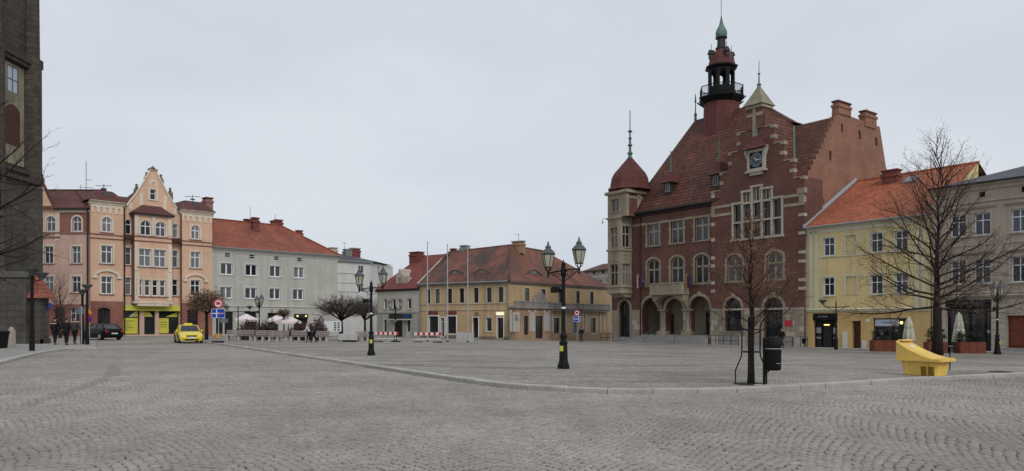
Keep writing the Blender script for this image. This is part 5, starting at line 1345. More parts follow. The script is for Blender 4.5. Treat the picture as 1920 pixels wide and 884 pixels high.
obj('sign_oval', MB().plate([(f.A(764.5)+0.5*math.cos(t), f.Z(764, 593.4)+0.2*math.sin(t)) for t in np.linspace(0, 2*PI, 16, endpoint=False)], [], -0.23, -0.19), 'sign_blue', bs_)
f.put('awning_board', MB().box(f.A(733), -0.5, f.Z(742, 600.5), f.A(772), 0.0, f.Z(742, 599.2)), 'sign_white')
rv = 5.5; zr = f.Z(790, 480, rv)
f.put('roof', MB().face([(-0.1, -0.4, zE), (LH, -0.4, zE), (LH, rv, zr), (3.2, rv, zr)]).face([(-0.1, -0.4, zE), (3.2, rv, zr), (-0.1, 11.2, zE)]).face([(3.2, rv, zr), (LH, rv, zr), (LH, 11.2, zE), (-0.1, 11.2, zE)]), 'tile_red')
profile_strip(f, -0.1, LH, [(0.04, zE-0.28), (0.2, zE-0.2), (0.36, zE-0.02)], 'gutter', 'eaves_cornice')
a_, z_ = f.uz(777.5, 473, 4.4); chimney(f, a_-0.95, a_+0.95, 4.2, 5.4, zr-2.2, z_, 'tile_red', cap='tile_red')
da0, da1 = f.A(742.5, 0.6), f.A(764.5, 0.6); dz0, dz1 = f.Z(753, 539, 0.6), f.Z(753, 520, 0.6); dzt = f.Z(753, 504, 0.6); dm = (da0+da1)/2-0.05; g0, g1 = da0-0.05, da0+(da1-da0)*0.62; gm = (g0+g1)/2
dmr = f.put('gable_dormer', MB().plate([(da0, dz0-0.4), (da1, dz0-0.4), (da1, dz1), (g1, dz1), (g1-0.05, dz1+0.3), (gm+0.28, dz1+0.55), (gm+0.2, dzt-0.2), (gm, dzt), (gm-0.2, dzt-0.2), (gm-0.28, dz1+0.55), (g0, dz1+0.3), (da0, dz1)], [rect(gm-0.28, dz0+0.15, gm+0.28, dz1-0.1)], 0.6, 2.6), 'stone_pale')
obj('dormer_pane', MB().plate(rect(gm-0.3, dz0+0.1, gm+0.3, dz1-0.05), [], 0.72, 0.75), 'glass_dark', dmr)
obj('dormer_mullion', MB().box(gm-0.03, 0.66, dz0+0.15, gm+0.03, 0.72, dz1-0.1), 'white_frame', dmr)

# white house behind
wh = building('white_house', 'white rendered house with grey roof and chimneys behind the clipped trees', (kx(628)*112, 112), (kx(694)*116, 116), 1.5-2.1)
f = wh; LW_ = f.L; zE = f.Z(660, 491)
holes = []
for (y0_, y1_) in ((499, 512), (533, 549)): holes.append(window(f, f.A(677), f.Z(677, y1_), 0.95, f.Z(677, y0_)-f.Z(677, y1_), 'flat', glass='glass', cols=2, trans=()))
wall(f, rect(-1, -0.8, LW_, zE), holes, 'white_wall')
for y_ in (512.5, 530.5, 547): strip(f, -1, f.A(674), f.Z(655, y_)-0.06, f.Z(655, y_)+0.06, 0.08, 'grey_trim', 'string_course')
a2 = math.atan2(9.0, 2.2); f2 = f.sub(LW_, 0, a2-f.ang)
hl = [window(f2, 3.2, f2.Z(705, 549), 1.0, 1.4, 'flat', glass='glass'), window(f2, 3.2, f2.Z(705, 515), 1.0, 1.3, 'flat', glass='glass')]
wall(f2, rect(0, -0.8, 9, zE), hl, 'white_wall', name='side_front')
f.put('eaves_board', MB().box(-1.2, -0.35, zE-0.05, LW_+0.3, 0.3, zE+0.22), 'zinc')
c0 = f2.loc(9, 0, 0)
f.put('roof', MB().face([(-1.2, -0.4, zE+0.2), (LW_+0.3, -0.4, zE+0.2), (LW_-2.2, 4.5, zE+1.5), (-1.2, 4.5, zE+1.6)]).face([(LW_+0.3, -0.4, zE+0.2), (c0[0]+0.4, c0[1], zE+0.2), (LW_-2.2, 4.5, zE+1.5)]).face([(-1.2, 4.5, zE+1.6), (LW_-2.2, 4.5, zE+1.5), (c0[0], c0[1], zE+0.2), (-1.2, 10, zE+0.2)]), 'slate')
for (px_, yt, w_, mt) in ((626, 465, 0.55, 'stone_pale'), (653, 468, 0.55, 'stone_grey'), (667, 466, 0.75, 'tile_red')):
    a_, z_ = f.uz(px_, yt, 4.0); chimney(f, a_-w_, a_+w_, 3.8, 4.8, zE+0.6, z_, mt, cap='stone_grey')
f.put('aerial', MB().tube([(f.A(646, 4), 4, zE+1.0), (f.A(646, 4), 4, zE+3.4)], 0.03, 4).tube([(f.A(646, 4)-0.4, 4, zE+3.2), (f.A(646, 4)+0.4, 4, zE+3.2)], 0.02, 4), 'iron_grey')
rh = building('red_roof_house', 'low far house with red roof between the white house and the cream house', (kx(690)*126, 126), (kx(735)*128, 128), 1.5-2.1)
f = rh; zE = f.Z(712, 508)
wall(f, rect(0, -0.8, f.L, zE), [], 'cream_wall'); shell(f, f.L, 8, zE, 'cream_wall')
f.put('roof', MB().face([(-0.2, -0.4, zE), (f.L+0.2, -0.4, zE), (f.L+0.2, 5, f.Z(712, 498, 5)), (1.0, 5, f.Z(712, 490, 5))]).face([(-0.2, -0.4, zE), (1.0, 5, f.Z(712, 490, 5)), (-0.2, 8, zE)]), 'tile_orange')
dh = building('far_house', 'far pale town house with brown roof glimpsed left of the town hall', (kx(1099)*150, 150), (kx(1150)*143, 143), 1.5-2.4)
f = dh; zE = f.Z(1120, 507)
hl = []
for px_ in (1114, 1131): hl.append(window(f, f.A(px_), f.Z(1122, 514), 0.75, 0.7, 'flat', glass='glass_dark', cols=1, trans=(), fm='dark_frame'))
for px_ in (1110, 1126, 1140): hl.append(window(f, f.A(px_), f.Z(1122, 535), 0.9, 1.1, 'flat', glass='glass_dark', cols=1, trans=(), sur=('stone_pale', 0.3, 0.06)))
wall(f, rect(-0.5, -0.8, f.L+3, zE), hl, 'stone_pale')
shell(f, f.L, 9, zE, 'stone_pale')
strip(f, -0.5, f.L, f.Z(1122, 519)-0.1, f.Z(1122, 519)+0.1, 0.1, 'white_wall', 'string_course')
f.put('roof', MB().face([(-0.8, -0.6, zE), (f.L+3, -0.6, zE), (f.L+3, 4, zE+1.6), (0.3, 4, zE+1.6)]).face([(-0.8, -0.6, zE), (0.3, 4, zE+1.6), (-0.8, 9, zE)]), 'tile_brown')
f.put('eaves_board', MB().box(-0.9, -0.7, zE-0.25, f.L+3, 0.1, zE), 'gutter')
# ------------------------------------------------------------ grey house, pink houses, church
GL, GR = (-35.4, 88.0), (-23.4, 100.1)
gh = building('grey_house', 'plain grey three storey house with red tiled hipped roof behind the cafe parasols', GL, GR, 1.5-1.62)
f = gh; LG = f.L; zE = f.Z(515, 473)
SU = ('grey_trim', 0.16, 0.03)
holes = []
for (yt, yb, rp, pxs) in ((499, 519.5, 516, (425, 471.3, 516.3, 560.5)), (541.5, 561.5, 515.5, (424, 470.5, 515.5, 559))):
    z0, z1 = f.Z(rp, yb), f.Z(rp, yt)
    for px_ in pxs: holes.append(window(f, f.A(px_), z0, 1.5, z1-z0, 'flat', cols=2, trans=(), glass='glass', sur=SU, sill=('grey_trim', 0.15, 0.08), rec=0.14, fw=0.1, mull=0.16))
zv = f.Z(516, 484.5)
for px_ in (426.5, 472.3, 518.3, 561.5):
    a_ = f.A(px_); holes.append(rect(a_-0.3, zv-0.2, a_+0.3, zv+0.22)); f.put('attic_vent', MB().plate(rect(a_-0.3, zv-0.2, a_+0.3, zv+0.22), [], 0.12, 0.13), 'interior'); f.put('vent_grille', MB().box(a_-0.3, 0.04, zv-0.02, a_+0.3, 0.1, zv+0.04), 'grey_trim')
for (p0, p1, y0_, y1_, nm) in ((405, 418, 630, 592, 'cafe_door'), (421, 437, 630, 584, 'cafe_door'), (459, 481, 625, 584, 'cafe_window'), (502, 522, 625, 587, 'cafe_window'), (551, 577, 626, 589, 'cafe_window')):
    a0, a1 = f.A(p0), f.A(p1); z0 = max(0.15, f.Z((p0+p1)/2, y0_)); z1 = f.Z((p0+p1)/2, y1_)
    holes.append(window(f, (a0+a1)/2, z0, a1-a0, z1-z0, 'flat', cols=2, trans=(0.75,), glass='glass_shop', rec=0.2, fm='dark_frame', name=nm))
wall(f, rect(0, -0.8, LG, zE), holes, 'grey_wall')
shell(f, LG, 11, zE, 'grey_wall')
zs = f.Z(500, 575); profile_strip(f, 0, LG, [(0.03, zs-0.12), (0.12, zs-0.05), (0.12, zs+0.06)], 'grey_trim', 'string_course')
f.put('cafe_signboard', MB().box(f.A(551), -0.15, f.Z(564, 597), f.A(577), 0.0, f.Z(564, 589)), 'print_dark')
for px_ in (556, 572): f.put('wall_lamp', MB().lathe([(0.03, 0), (0.1, 0.05), (0.1, 0.16), (0.03, 0.2)], 8), 'lamp_warm', a=f.A(px_), v=-0.25, z=f.Z(564, 594.5))
profile_strip(f, -0.05, LG+0.3, [(0.03, zE-0.45), (0.06, zE-0.4), (0.06, zE-0.25), (0.3, zE-0.05), (0.36, zE+0.05)], 'grey_trim', 'eaves_cornice')
f.put('gutter', MB().tube([(0, -0.45, zE+0.06), (LG+0.3, -0.45, zE+0.06)], 0.08, 6), 'zinc')
rv = 5.8; zr = f.Z(450, 416, rv); ar = f.A(526, rv)
f.put('roof', MB().face([(-0.05, -0.45, zE+0.05), (LG+0.4, -0.45, zE+0.05), (ar, rv, zr), (-0.05, rv, zr)]).face([(LG+0.4, -0.45, zE+0.05), (LG+0.4, 11.5, zE+0.05), (ar, rv, zr)]).face([(-0.05, rv, zr), (ar, rv, zr), (LG+0.4, 11.5, zE), (-0.05, 11.5, zE)]), 'tile_grayhouse')
f.put('hip_tiles', MB().tube([(LG+0.4, -0.45, zE+0.08), (ar, rv, zr+0.02)], 0.13, 6), 'tile_grayhouse')
f.put('ridge_tiles', MB().tube([(0, rv, zr+0.02), (ar, rv, zr+0.02)], 0.13, 6), 'tile_grayhouse')
for (px_, yt, v_, w_) in ((478.5, 409, 4.0, 0.42), (464, 412, 6.4, 0.4), (513, 415, 6.2, 0.35), (522, 413, 6.2, 0.5), (561, 433, 6.6, 0.4)):
    a_, z_ = f.uz(px_, yt, v_); chimney(f, a_-w_, a_+w_, v_-0.3, v_+0.4, zr-2.2 if px_ < 550 else zr-3.6, z_, 'tile_red', cap='tile_red')
f.put('aerial', MB().tube([(f.A(469, 5.8), 5.8, zr-0.2), (f.A(469, 5.8), 5.8, f.Z(469, 388, 5.8))], 0.03, 4), 'iron_grey')
f.put('aerial', MB().tube([(f.A(516, 5.8), 5.8, zr-0.2), (f.A(516, 5.8), 5.8, f.Z(516, 402, 5.8))], 0.03, 4), 'iron_grey')

# -- pink house with the big gable
tq = 9.49; PL = (GL[0]-0.95*tq, GL[1]-tq)
pk = building('pink_gabled_house', 'salmon pink four storey house with curved gable, bay window and lime green shop', PL, (GL[0]-0.05, GL[1]-0.05), 1.5-1.5)
f = pk; LP_ = f.L
TR = ('pink_trim', 0.17, 0.05); SI = ('terracotta', 0.2, 0.1)
aA, aB = f.A(229), f.A(336.5)                              # left pavilion | middle | right pavilion
zc = f.Z(200, 381); zgf = f.Z(285, 567)
lev = {3: (f.Z(200, 436.5), f.Z(200, 408)), 2: (f.Z(199, 495), f.Z(199, 461.5)), 1: (f.Z(196, 552), f.Z(196, 519))}
PV = -0.3                                                  # pavilions stand forward
def pavilion(a0, a1, c, doorc):
    g = f.sub(a0, PV); w_ = a1-a0; c = c-a0
    hl = []
    for k, ar_ in ((3, 'round'), (2, 'flat'), (1, 'flat')):
        z0, z1 = lev[k]; hl.append(window(g, c, z0, 1.12 if k != 3 else 1.0, z1-z0, ar_, cols=2, trans=(0.66,) if k != 3 else (0.62,), glass='glass', sur=TR, sill=SI, rec=0.15, fw=0.1, mull=0.09))
    wall(g, rect(0, zgf, w_, zc), hl, 'pink', name='pavilion_wall')
    dz = f.Z(195, 577); hd = [window(g, doorc-a0, 0.1, 1.25, dz-0.1, 'seg', cols=2, trans=(0.72,), glass='glass_dark', rec=0.25, fm='brown_wood', name='house_door', rise=0.25)]
    wall(g, rect(0, -0.8, w_, zgf), hd, 'brick_pink', name='pavilion_base', reveal=0.4)
    arch_ring(g, doorc-a0, dz-0.75, 0.95, 0.16, 0.0, k=11, pr=0.05, mat='terracotta', key=False, a0=0.5, a1=PI-0.5)
    g.put('pavilion_flank', MB().box(0.0, 0.02, -0.8, 0.05, 2.5, zc).box(w_-0.05, 0.02, -0.8, w_, 2.5, zc), 'pink')
    profile_strip(g, -0.15, w_+0.15, [(0.04, zc-0.3), (0.12, zc-0.22), (0.16, zc-0.06), (0.36, zc+0.06), (0.38, zc+0.16)], 'pink_trim')
    # blind arcade under the cornice
    n_ = 5; sp = w_/(n_+0.4)
    b_ = rect(0.05, zc-1.15, w_-0.05, zc-0.3)
    hs_ = [outline(sp*0.52, 0.62, 'round', 6, sp*(i+0.7), zc-1.15+0.001) for i in range(n_)]
    prof_ = [(0.05, zc-0.3), (0.05, zc-1.15)]
    for h_ in hs_: prof_ += [(h_[0][0], zc-1.15)] + list(reversed(h_[2:])) + [(h_[1][0], zc-1.15)]
    prof_ += [(w_-0.05, zc-1.15), (w_-0.05, zc-0.3)]
    g.put('blind_arcade', MB().plate(prof_, [], -0.07, 0.02), 'pink_trim')
    for y_ in (441, 448.5): 
        zz = f.Z(200, y_); profile_strip(g, -0.05, w_+0.05, [(0.03, zz-0.08), (0.1, zz-0.03), (0.1, zz+0.05)], 'terracotta', 'string_course')
    # hood over the first floor window
    z1 = lev[1][1]; hd_ = outline(2.5, 0.75, 'seg', 10, c, z1+0.05, rise=0.5); hi_ = outline(2.1, 0.5, 'seg', 10, c, z1+0.05, rise=0.38)
    g.put('window_hood', MB().plate([hd_[0], hi_[0]] + list(reversed(hi_[2:])) + [hi_[1], hd_[1]] + hd_[2:], [], -0.16, 0.02).box(c-1.45, -0.18, z1-0.2, c-1.0, 0.02, z1+0.06).box(c+1.0, -0.18, z1-0.2, c+1.45, 0.02, z1+0.06), 'pink_trim')
    # mansard cap
    g.put('pavilion_roof', MB().rings([[(-0.35, -0.4, zc+0.14), (w_+0.35, -0.4, zc+0.14), (w_+0.35, 3.6, zc+0.14), (-0.35, 3.6, zc+0.14)], [(0.8, 0.8, zc+1.35), (w_-0.8, 0.8, zc+1.35), (w_-0.8, 3.6, zc+1.35), (0.8, 3.6, zc+1.35)]], True, True), 'tile_brown')
    g.put('roof_vent', MB().box(w_*0.5-0.3, 0.2, zc+0.7, w_*0.5+0.3, 1.2, zc+1.1), 'iron_grey')
    g.put('aerial', MB().tube([(w_*0.55, 1.5, zc+1.2), (w_*0.55, 1.5, zc+2.2)], 0.04, 4).tube([(w_*0.3, 1.5, zc+1.9), (w_*0.8, 1.5, zc+2.1)], 0.03, 4).box(w_*0.55-0.25, 1.4, zc+1.6, w_*0.55+0.25, 1.6, zc+1.75), 'iron_grey')
pavilion(0.0, aA, f.A(198.5), f.A(193.5))
pavilion(aB, LP_, f.A(366.5, PV), f.A(361.5, PV))
# middle: recessed front, curved gable above, projecting bay
holes = []
zgb = f.Z(285, 396)
for px_ in (240.5, 328.5):
    for k, ar_ in ((3, 'round'), (2, 'flat'), (1, 'flat')):
        z0, z1 = lev[k]; holes.append(window(f, f.A(px_), z0, 0.62, z1-z0, ar_, cols=1, trans=(0.66,), glass='glass', sur=('pink_trim', 0.12, 0.04), sill=SI, rec=0.14, fw=0.07))
ga, gzt = f.A(287), f.Z(287, 327)
gout = [(aA, zgf), (aB, zgf), (aB, zgb-0.1)]
hwid = (aB-aA)/2-0.05
zsh_ = zgb-0.1
gout += [(ga+hwid*0.93, zsh_+0.35), (ga+hwid*0.6, zsh_+(gzt-zsh_)*0.42), (ga+hwid*0.2, gzt-0.25), (ga+0.42, gzt+0.15), (ga+0.42, gzt+0.45), (ga-0.42, gzt+0.45), (ga-0.42, gzt+0.15), (ga-hwid*0.2, gzt-0.25), (ga-hwid*0.6, zsh_+(gzt-zsh_)*0.42), (ga-hwid*0.93, zsh_+0.35), (aA, zgb-0.1)]
zw0, zw1 = f.Z(287, 375), f.Z(287, 355.5)
holes.append(window(f, ga, zw0, 0.62, zw1-zw0, 'flat', cols=1, trans=(0.6,), glass='glass', sur=('pink_trim', 0.2, 0.05), sill=('pink_trim', 0.2, 0.1), rec=0.14, name='gable_window'))
wall(f, gout, holes, 'pink', name='gable_front')
f.put('gable_coping', MB().tube([(gout[i][0], -0.02, gout[i][1]+0.02) for i in range(3, len(gout)-1)], 0.11, 6), 'pink_trim')
f.put('gable_niche', MB().plate(outline(0.85, 0.85, 'round', 8, ga, zw1+0.25), [outline(0.5, 0.5, 'round', 8, ga, zw1+0.32)], -0.05, 0.02), 'pink_trim')
for q in (-0.42, 0.42): f.put('gable_lesene', MB().box(ga+hwid*q-0.2, -0.05, zsh_, ga+hwid*q+0.2, 0.02, gzt-(gzt-zsh_)*abs(q)*0.98-0.5), 'pink_trim')
for q in (-0.78, 0.8): f.put('gable_lesene', MB().box(ga+hwid*q-0.17, -0.05, zsh_, ga+hwid*q+0.17, 0.02, zsh_+(gzt-zsh_)*0.16), 'pink_trim')
strip(f, aA, aB, lev[3][0]-0.05, lev[3][1]+0.35, 0.012, 'brick_pink', 'brick_band') if False else None
for px_, yt, v_ in ((256, 345, 0.6), (275, 323, 0.5), (301.5, 327, 0.5), (319, 352, 0.6)):
    a_, z_ = f.uz(px_, yt, v_); f.put('gable_finial', MB().bbox(a_-0.24, v_-0.25, z_-1.6, a_+0.24, v_+0.25, z_-0.55, 0.04).lathe([(0.14, z_-0.55), (0.2, z_-0.4), (0.1, z_-0.25), (0.17, z_-0.1), (0.04, z_)], 8, (a_, v_)), 'plinth')
f.put('gable_finial', MB().bbox(ga-0.5, -0.12, gzt+0.42, ga+0.5, 0.3, gzt+0.6, 0.03).lathe([(0.25, gzt+0.6), (0.3, gzt+0.7), (0.12, gzt+0.8), (0.03, gzt+0.95)], 8, (ga, 0.08)), 'plinth')
# bay
BV = -0.95
b0, b1 = f.A(252.5, BV), f.A(322, BV); bf = f.sub(b0, BV); bw = b1-b0
zb0 = f.Z(285, 569.5); zb1 = f.Z(287, 404, BV)
hl = []
for k, ar_, pxs, w_ in ((3, 'round', (273.3, 301.2), 1.15), (2, 'flat', (272, 300), 1.3), (1, 'flat', (262, 276.5, 291, 305), 0.62)):
    z0, z1 = lev[k]
    if k == 1: z0, z1 = bf.Z(283, 555.5), bf.Z(283, 525)
    if k == 3: z0, z1 = bf.Z(287, 443), bf.Z(287, 415)
    if k == 2: z0, z1 = bf.Z(286, 501), bf.Z(286, 468)
    for px_ in pxs: hl.append(window(bf, bf.A(px_), z0, w_, z1-z0, ar_, cols=2 if k != 1 else 1, trans=(0.62,), glass='glass', sur=('pink_trim', 0.14 if k != 1 else 0.08, 0.05), sill=SI if k != 1 else None, rec=0.14, fw=0.1, mull=0.09))
wall(bf, rect(0, zb0, bw, zb1), hl, 'pink', name='bay_front')
bf.put('bay_flank', MB().box(0.0, 0.02, zb0, 0.05, -BV, zb1), 'brick_pink'); bf.put('bay_flank', MB().box(bw-0.05, 0.02, zb0, bw, -BV, zb1), 'brick_pink')
zb5 = bf.Z(286, 555.5)
bf.put('bay_sill', MB().box(0.35, -0.1, zb5-0.16, bw-0.35, 0.02, zb5-0.04), 'terracotta')
for x in (0.2, bw*0.5, bw-0.2):
    for k, (ya, yb) in enumerate(((404, 441), (456, 509))):
        if k == 1 and x == bw*0.5: continue
        bf.put('bay_lesene', MB().box(x-0.2, -0.04, bf.Z(287, yb), x+0.2, 0.02, bf.Z(287, ya)-0.05), 'pink_trim')
for x in (0.25, bw-0.25): bf.put('bay_lesene', MB().box(x-0.25, -0.05, zb0+0.3, x+0.25, 0.02, bf.Z(287, 511)), 'pink_trim')
for y_ in (445.5, 453.5): 
    zz = bf.Z(287, y_); profile_strip(bf, -0.06, bw+0.06, [(0.03, zz-0.08), (0.1, zz-0.03), (0.1, zz+0.05)], 'terracotta', 'string_course')
bf.put('bay_base', MB().box(-0.1, -0.12, zb0-0.02, bw+0.1, -BV, zb0+0.2).box(0.3, -0.06, zb0-0.3, bw-0.3, -BV, zb0), 'pink_trim')
bf.put('bay_eaves', MB().bbox(-0.25, -0.3, zb1-0.04, bw+0.25, -BV, zb1+0.14, 0.04), 'gutter')
zb2 = bf.Z(287, 385.5)
bf.put('bay_roof', MB().rings([[(-0.28, -0.32, zb1+0.12), (bw+0.28, -0.32, zb1+0.12), (bw+0.28, -BV, zb1+0.12), (-0.28, -BV, zb1+0.12)], [(0.25, 0.0, zb1+0.5), (bw-0.25, 0.0, zb1+0.5), (bw-0.25, -BV, zb1+0.5), (0.25, -BV, zb1+0.5)], [(1.0, 0.5, zb2), (bw-1.0, 0.5, zb2), (bw-1.0, -BV, zb2), (1.0, -BV, zb2)]], True, True), 'tile_brown')
for x0, x1 in ((aA+0.03, b0-0.05), (b1+0.05, aB-0.03)):
    f.put('small_balcony', MB().box(x0, -0.8, lev[3][0]-0.55, x1, 0.0, lev[3][0]-0.4).box(x0, -0.8, lev[3][0]-0.4, x1, -0.72, lev[3][0]-0.1), 'brown_wood')
# shop
shz = f.Z(285, 583.5); sgz = f.Z(285, 573.5)
shp = [(f.A(225.5), f.A(262)), (f.A(270.5), f.A(291)), (f.A(298), f.A(335.5))]
wall(f, rect(aA, -0.8, aB, zgf), [rect(a0+ (0.05 if i == 0 else 0), 0.12, a1, shz) for i, (a0, a1) in enumerate([(max(aA+0.05, s[0]), min(aB-0.05, s[1])) for s in shp])], 'pink_a', name='shop_wall', reveal=0.35)
f.put('shop_fascia', MB().bbox(aA+0.05, -0.35, shz+0.02, aB-0.05, 0.0, sgz, 0.02), 'lime')
bars_text(f, aA+1.6, aB-1.7, shz+0.2, 0.12, -0.36, 'lime_dark', 21)
for i, (a0, a1) in enumerate(shp):
    a0, a1 = max(aA+0.06, a0), min(aB-0.06, a1)
    w0 = f.put('shop_window' if i != 1 else 'shop_door', MB().plate(rect(a0, 0.12, a1, shz-0.01), [rect(a0+0.08, 0.2, a1-0.08, shz-0.75), rect(a0+0.08, shz-0.68, a1-0.08, shz-0.06)], 0.2, 0.3), 'dark_frame')
    obj('pane', MB().plate(rect(a0, 0.15, a1, shz-0.02), [], 0.27, 0.3), 'glass_shop', w0)
    zt = shz-0.7
    if i == 0:
        obj('printed_film', MB().box(a0+0.1, 0.225, 0.22, a1-0.12, 0.255, zt-0.08), 'lime', w0)
        for k in range(5): obj('printed_line', MB().box(a0+0.3+0.1*(k % 2), 0.205, zt-0.45-0.24*k, a1-0.55-0.25*((k*2) % 3), 0.225, zt-0.36-0.24*k), 'lime_dark', w0)
        obj('printed_shape', MB().plate([(a0+0.85, zt+0.06), (a1-0.12, zt+0.06), (a1-0.12, shz-0.08), (a0+1.5, shz-0.08), (a0+1.1, zt+0.35)], [], 0.22, 0.25), 'lime', w0)
        obj('printed_edge', MB().plate([(a0+0.72, zt+0.05), (a0+0.92, zt+0.05), (a0+1.2, zt+0.33), (a0+1.6, shz-0.08), (a0+1.4, shz-0.08), (a0+0.95, zt+0.3)], [], 0.21, 0.24), 'sign_white', w0)
    elif i == 1: obj('printed_shape', MB().plate([(a0+0.1, zt+0.06), (a0+1.0, zt+0.06), (a0+0.8, zt+0.4), (a0+0.55, shz-0.1), (a0+0.1, shz-0.1)], [], 0.22, 0.25), 'lime', w0)
    else:
        obj('printed_film', MB().box(a0+0.1, 0.225, 0.22, a0+1.15, 0.255, zt-0.1), 'lime', w0)
        obj('printed_shape', MB().plate([(a0+0.8, zt+0.06), (a1-0.1, zt+0.06), (a1-0.1, shz-0.1)], [], 0.22, 0.25), 'lime', w0)
        for k in range(3): obj('printed_line', MB().box(a0+0.2, 0.205, zt-0.6-0.26*k, a0+0.95, 0.225, zt-0.5-0.26*k), 'lime_dark', w0)
# roof behind
zk = zc+1.5
f.put('roof', MB().face([(-0.2, 0.6, zc), (LP_+0.2, 0.6, zc), (LP_+0.2, 4.0, zk), (-0.2, 4.0, zk)]).face([(-0.2, 4.0, zk), (LP_+0.2, 4.0, zk), (LP_+0.2, 10, zc), (-0.2, 10, zc)]), 'tile_brown')
f.put('gable_roof', MB().face([(aA, 0.2, zgb), (ga, 0.2, gzt-1.2), (ga, 5.0, gzt-1.2), (aA, 5.0, zgb)]).face([(aB, 0.2, zgb), (ga, 0.2, gzt-1.2), (ga, 5.0, gzt-1.2), (aB, 5.0, zgb)]), 'tile_brown')
shell(f, LP_, 10.5, zc, 'pink')
for px_ in (231, 337): f.put('rain_pipe', MB().tube([(f.A(px_), -0.4, zc-0.4), (f.A(px_), -0.4, 0.1)], 0.07, 6), 'gutter')
a_, z_ = f.uz(390, 372, 2.5); chimney(f, a_-0.5, a_+0.4, 2.0, 3.0, zc, z_, 'terracotta')

# -- pink house on the left, half behind the church
AX0 = (kx(18)*PL[1], PL[1])
pa_ = building('pink_brick_house', 'pink and red brick house with brown roof half hidden behind the church tower', AX0, (PL[0]-0.02, PL[1]), 1.5-1.5)
f = pa_; LA = f.L
zc = f.Z(140, 393.5); zgf = f.Z(140, 571)
holes = []; lv = {3: (406, 434), 2: (462, 494.5), 1: (518.5, 549)}
aS = f.A(112)
up = []
for px_ in (42, 95.5, 144.5):
    z0, z1 = f.Z(140, lv[3][1]), f.Z(140, lv[3][0]); up.append((px_, window(f, f.A(px_), z0, 0.95, z1-z0, 'round', cols=2, trans=(0.62,), glass='glass', sur=('pink_trim', 0.16, 0.05), sill=('pink_trim', 0.2, 0.1), rec=0.14)))
for px_ in (40, 91.5, 143):
    for k in (2, 1):
        z0, z1 = f.Z(140, lv[k][1]), f.Z(140, lv[k][0]); holes.append(window(f, f.A(px_), z0, 0.95, z1-z0, 'flat', cols=2, trans=(0.66,), glass='glass', sur=('pink_trim', 0.16, 0.05), sill=SI, rec=0.14))
zs3 = f.Z(140, 437)
wall(f, rect(0, zgf, LA, zs3), holes, 'pink_a')
wall(f, rect(aS, zs3, LA, zc), [h for p, h in up if p > 112], 'brick_pink', name='upper_wall')
zgt = f.Z(62, 318)
wall(f, [(0, zs3), (aS, zs3), (aS, f.Z(110, 393)), (f.A(103), f.Z(103, 393)), (f.A(84), f.Z(84, 350)), (f.A(68), f.Z(68, 322)), (f.A(40), f.Z(40, 322)), (0, f.Z(18, 393))], [h for p, h in up if p < 112], 'pink', name='gable_front')
f.put('gable_coping', MB().tube([(f.A(104), -0.02, f.Z(103, 393)), (f.A(84), -0.02, f.Z(84, 350)), (f.A(68), -0.02, f.Z(68, 322))], 0.14, 6), 'tile_brown')
f.put('gable_finial', MB().bbox(f.A(75), -0.2, f.Z(76, 350), f.A(80), 0.4, f.Z(76, 334), 0.04), 'terracotta')
zd = f.Z(140, 577)
hl = [window(f, f.A(140.5), f.Z(140, 604), 1.0, zd-f.Z(140, 604), 'seg', cols=2, trans=(0.6,), glass='glass', sur=('terracotta', 0.18, 0.05), sill=SI, rec=0.16), window(f, f.A(112), 0.1, 1.1, zd-0.1, 'seg', cols=2, trans=(0.75,), glass='glass_dark', fm='brown_wood', rec=0.2, name='house_door')]
wall(f, rect(0, -0.8, LA, zgf), hl, 'brick_pink', name='ground_wall')
strip(f, 0, LA, zs3-0.1, zs3+0.08, 0.1, 'terracotta', 'string_course'); strip(f, 0, aS, f.Z(95, 445)-0.08, f.Z(95, 445)+0.08, 0.12, 'terracotta', 'string_course')
f.put('corner_pilaster', MB().box(aS-0.45, -0.06, f.Z(110, 452), aS, 0.02, f.Z(110, 396)), 'pink_trim')
f.put('eaves_board', MB().box(aS-0.3, -0.4, zc-0.02, LA, 0.2, zc+0.16), 'gutter')
strip(f, aS, LA, zc-0.3, zc-0.03, 0.12, 'pink_trim', 'eaves_cornice')
zk = f.Z(130, 357, 3.0)
f.put('roof', MB().face([(0, -0.4, zc+0.1), (LA+0.1, -0.4, zc+0.1), (LA+0.1, 3.0, zk), (0, 3.0, zk)]).face([(0, 3.0, zk), (LA+0.1, 3.0, zk), (LA+0.1, 9, zc), (0, 9, zc)]), 'tile_brown')
f.put('ridge_board', MB().box(0, 2.9, zk-0.05, LA+0.1, 3.1, zk+0.08), 'gutter')
shell(f, LA, 10, zc, 'pink_a')
f.put('rain_pipe', MB().tube([(LA-0.1, -0.15, zc), (LA-0.1, -0.15, 0.1)], 0.09, 6), 'gutter')
ax_ = f.A(161.5, 3); f.put('aerial', MB().tube([(ax_, 3, zk), (ax_, 3, f.Z(161, 303, 3))], 0.035, 4).tube([(ax_-0.8, 3, f.Z(161, 351, 3)), (ax_+0.8, 3, f.Z(161, 353, 3))], 0.025, 4).tube([(ax_, 3, f.Z(161, 337, 3)), (ax_+0.6, 3, f.Z(161, 338, 3))], 0.025, 4).tube([(ax_-0.6, 3, zk), (ax_-0.6, 3, f.Z(161, 346, 3))], 0.025, 4), 'iron_grey')
fv = f.A(150, 2); 
# -- church tower: dark stone, octagonal upper stages, plastered panels, low annex with red roof
tz = 1.5-1.5
ctw = thing('church_tower', 'tall dark stone church tower at the left edge of the square', 'church', (kx(-75)*56.0-1.15, 56.0, tz), 0.0)
ppm = F/52.0
def cz(y, Y=52.0): return EYE-(y-HY)/F*Y-tz
ox = ctw.location.x
def cxl(px, Y): return kx(px)*Y-ox
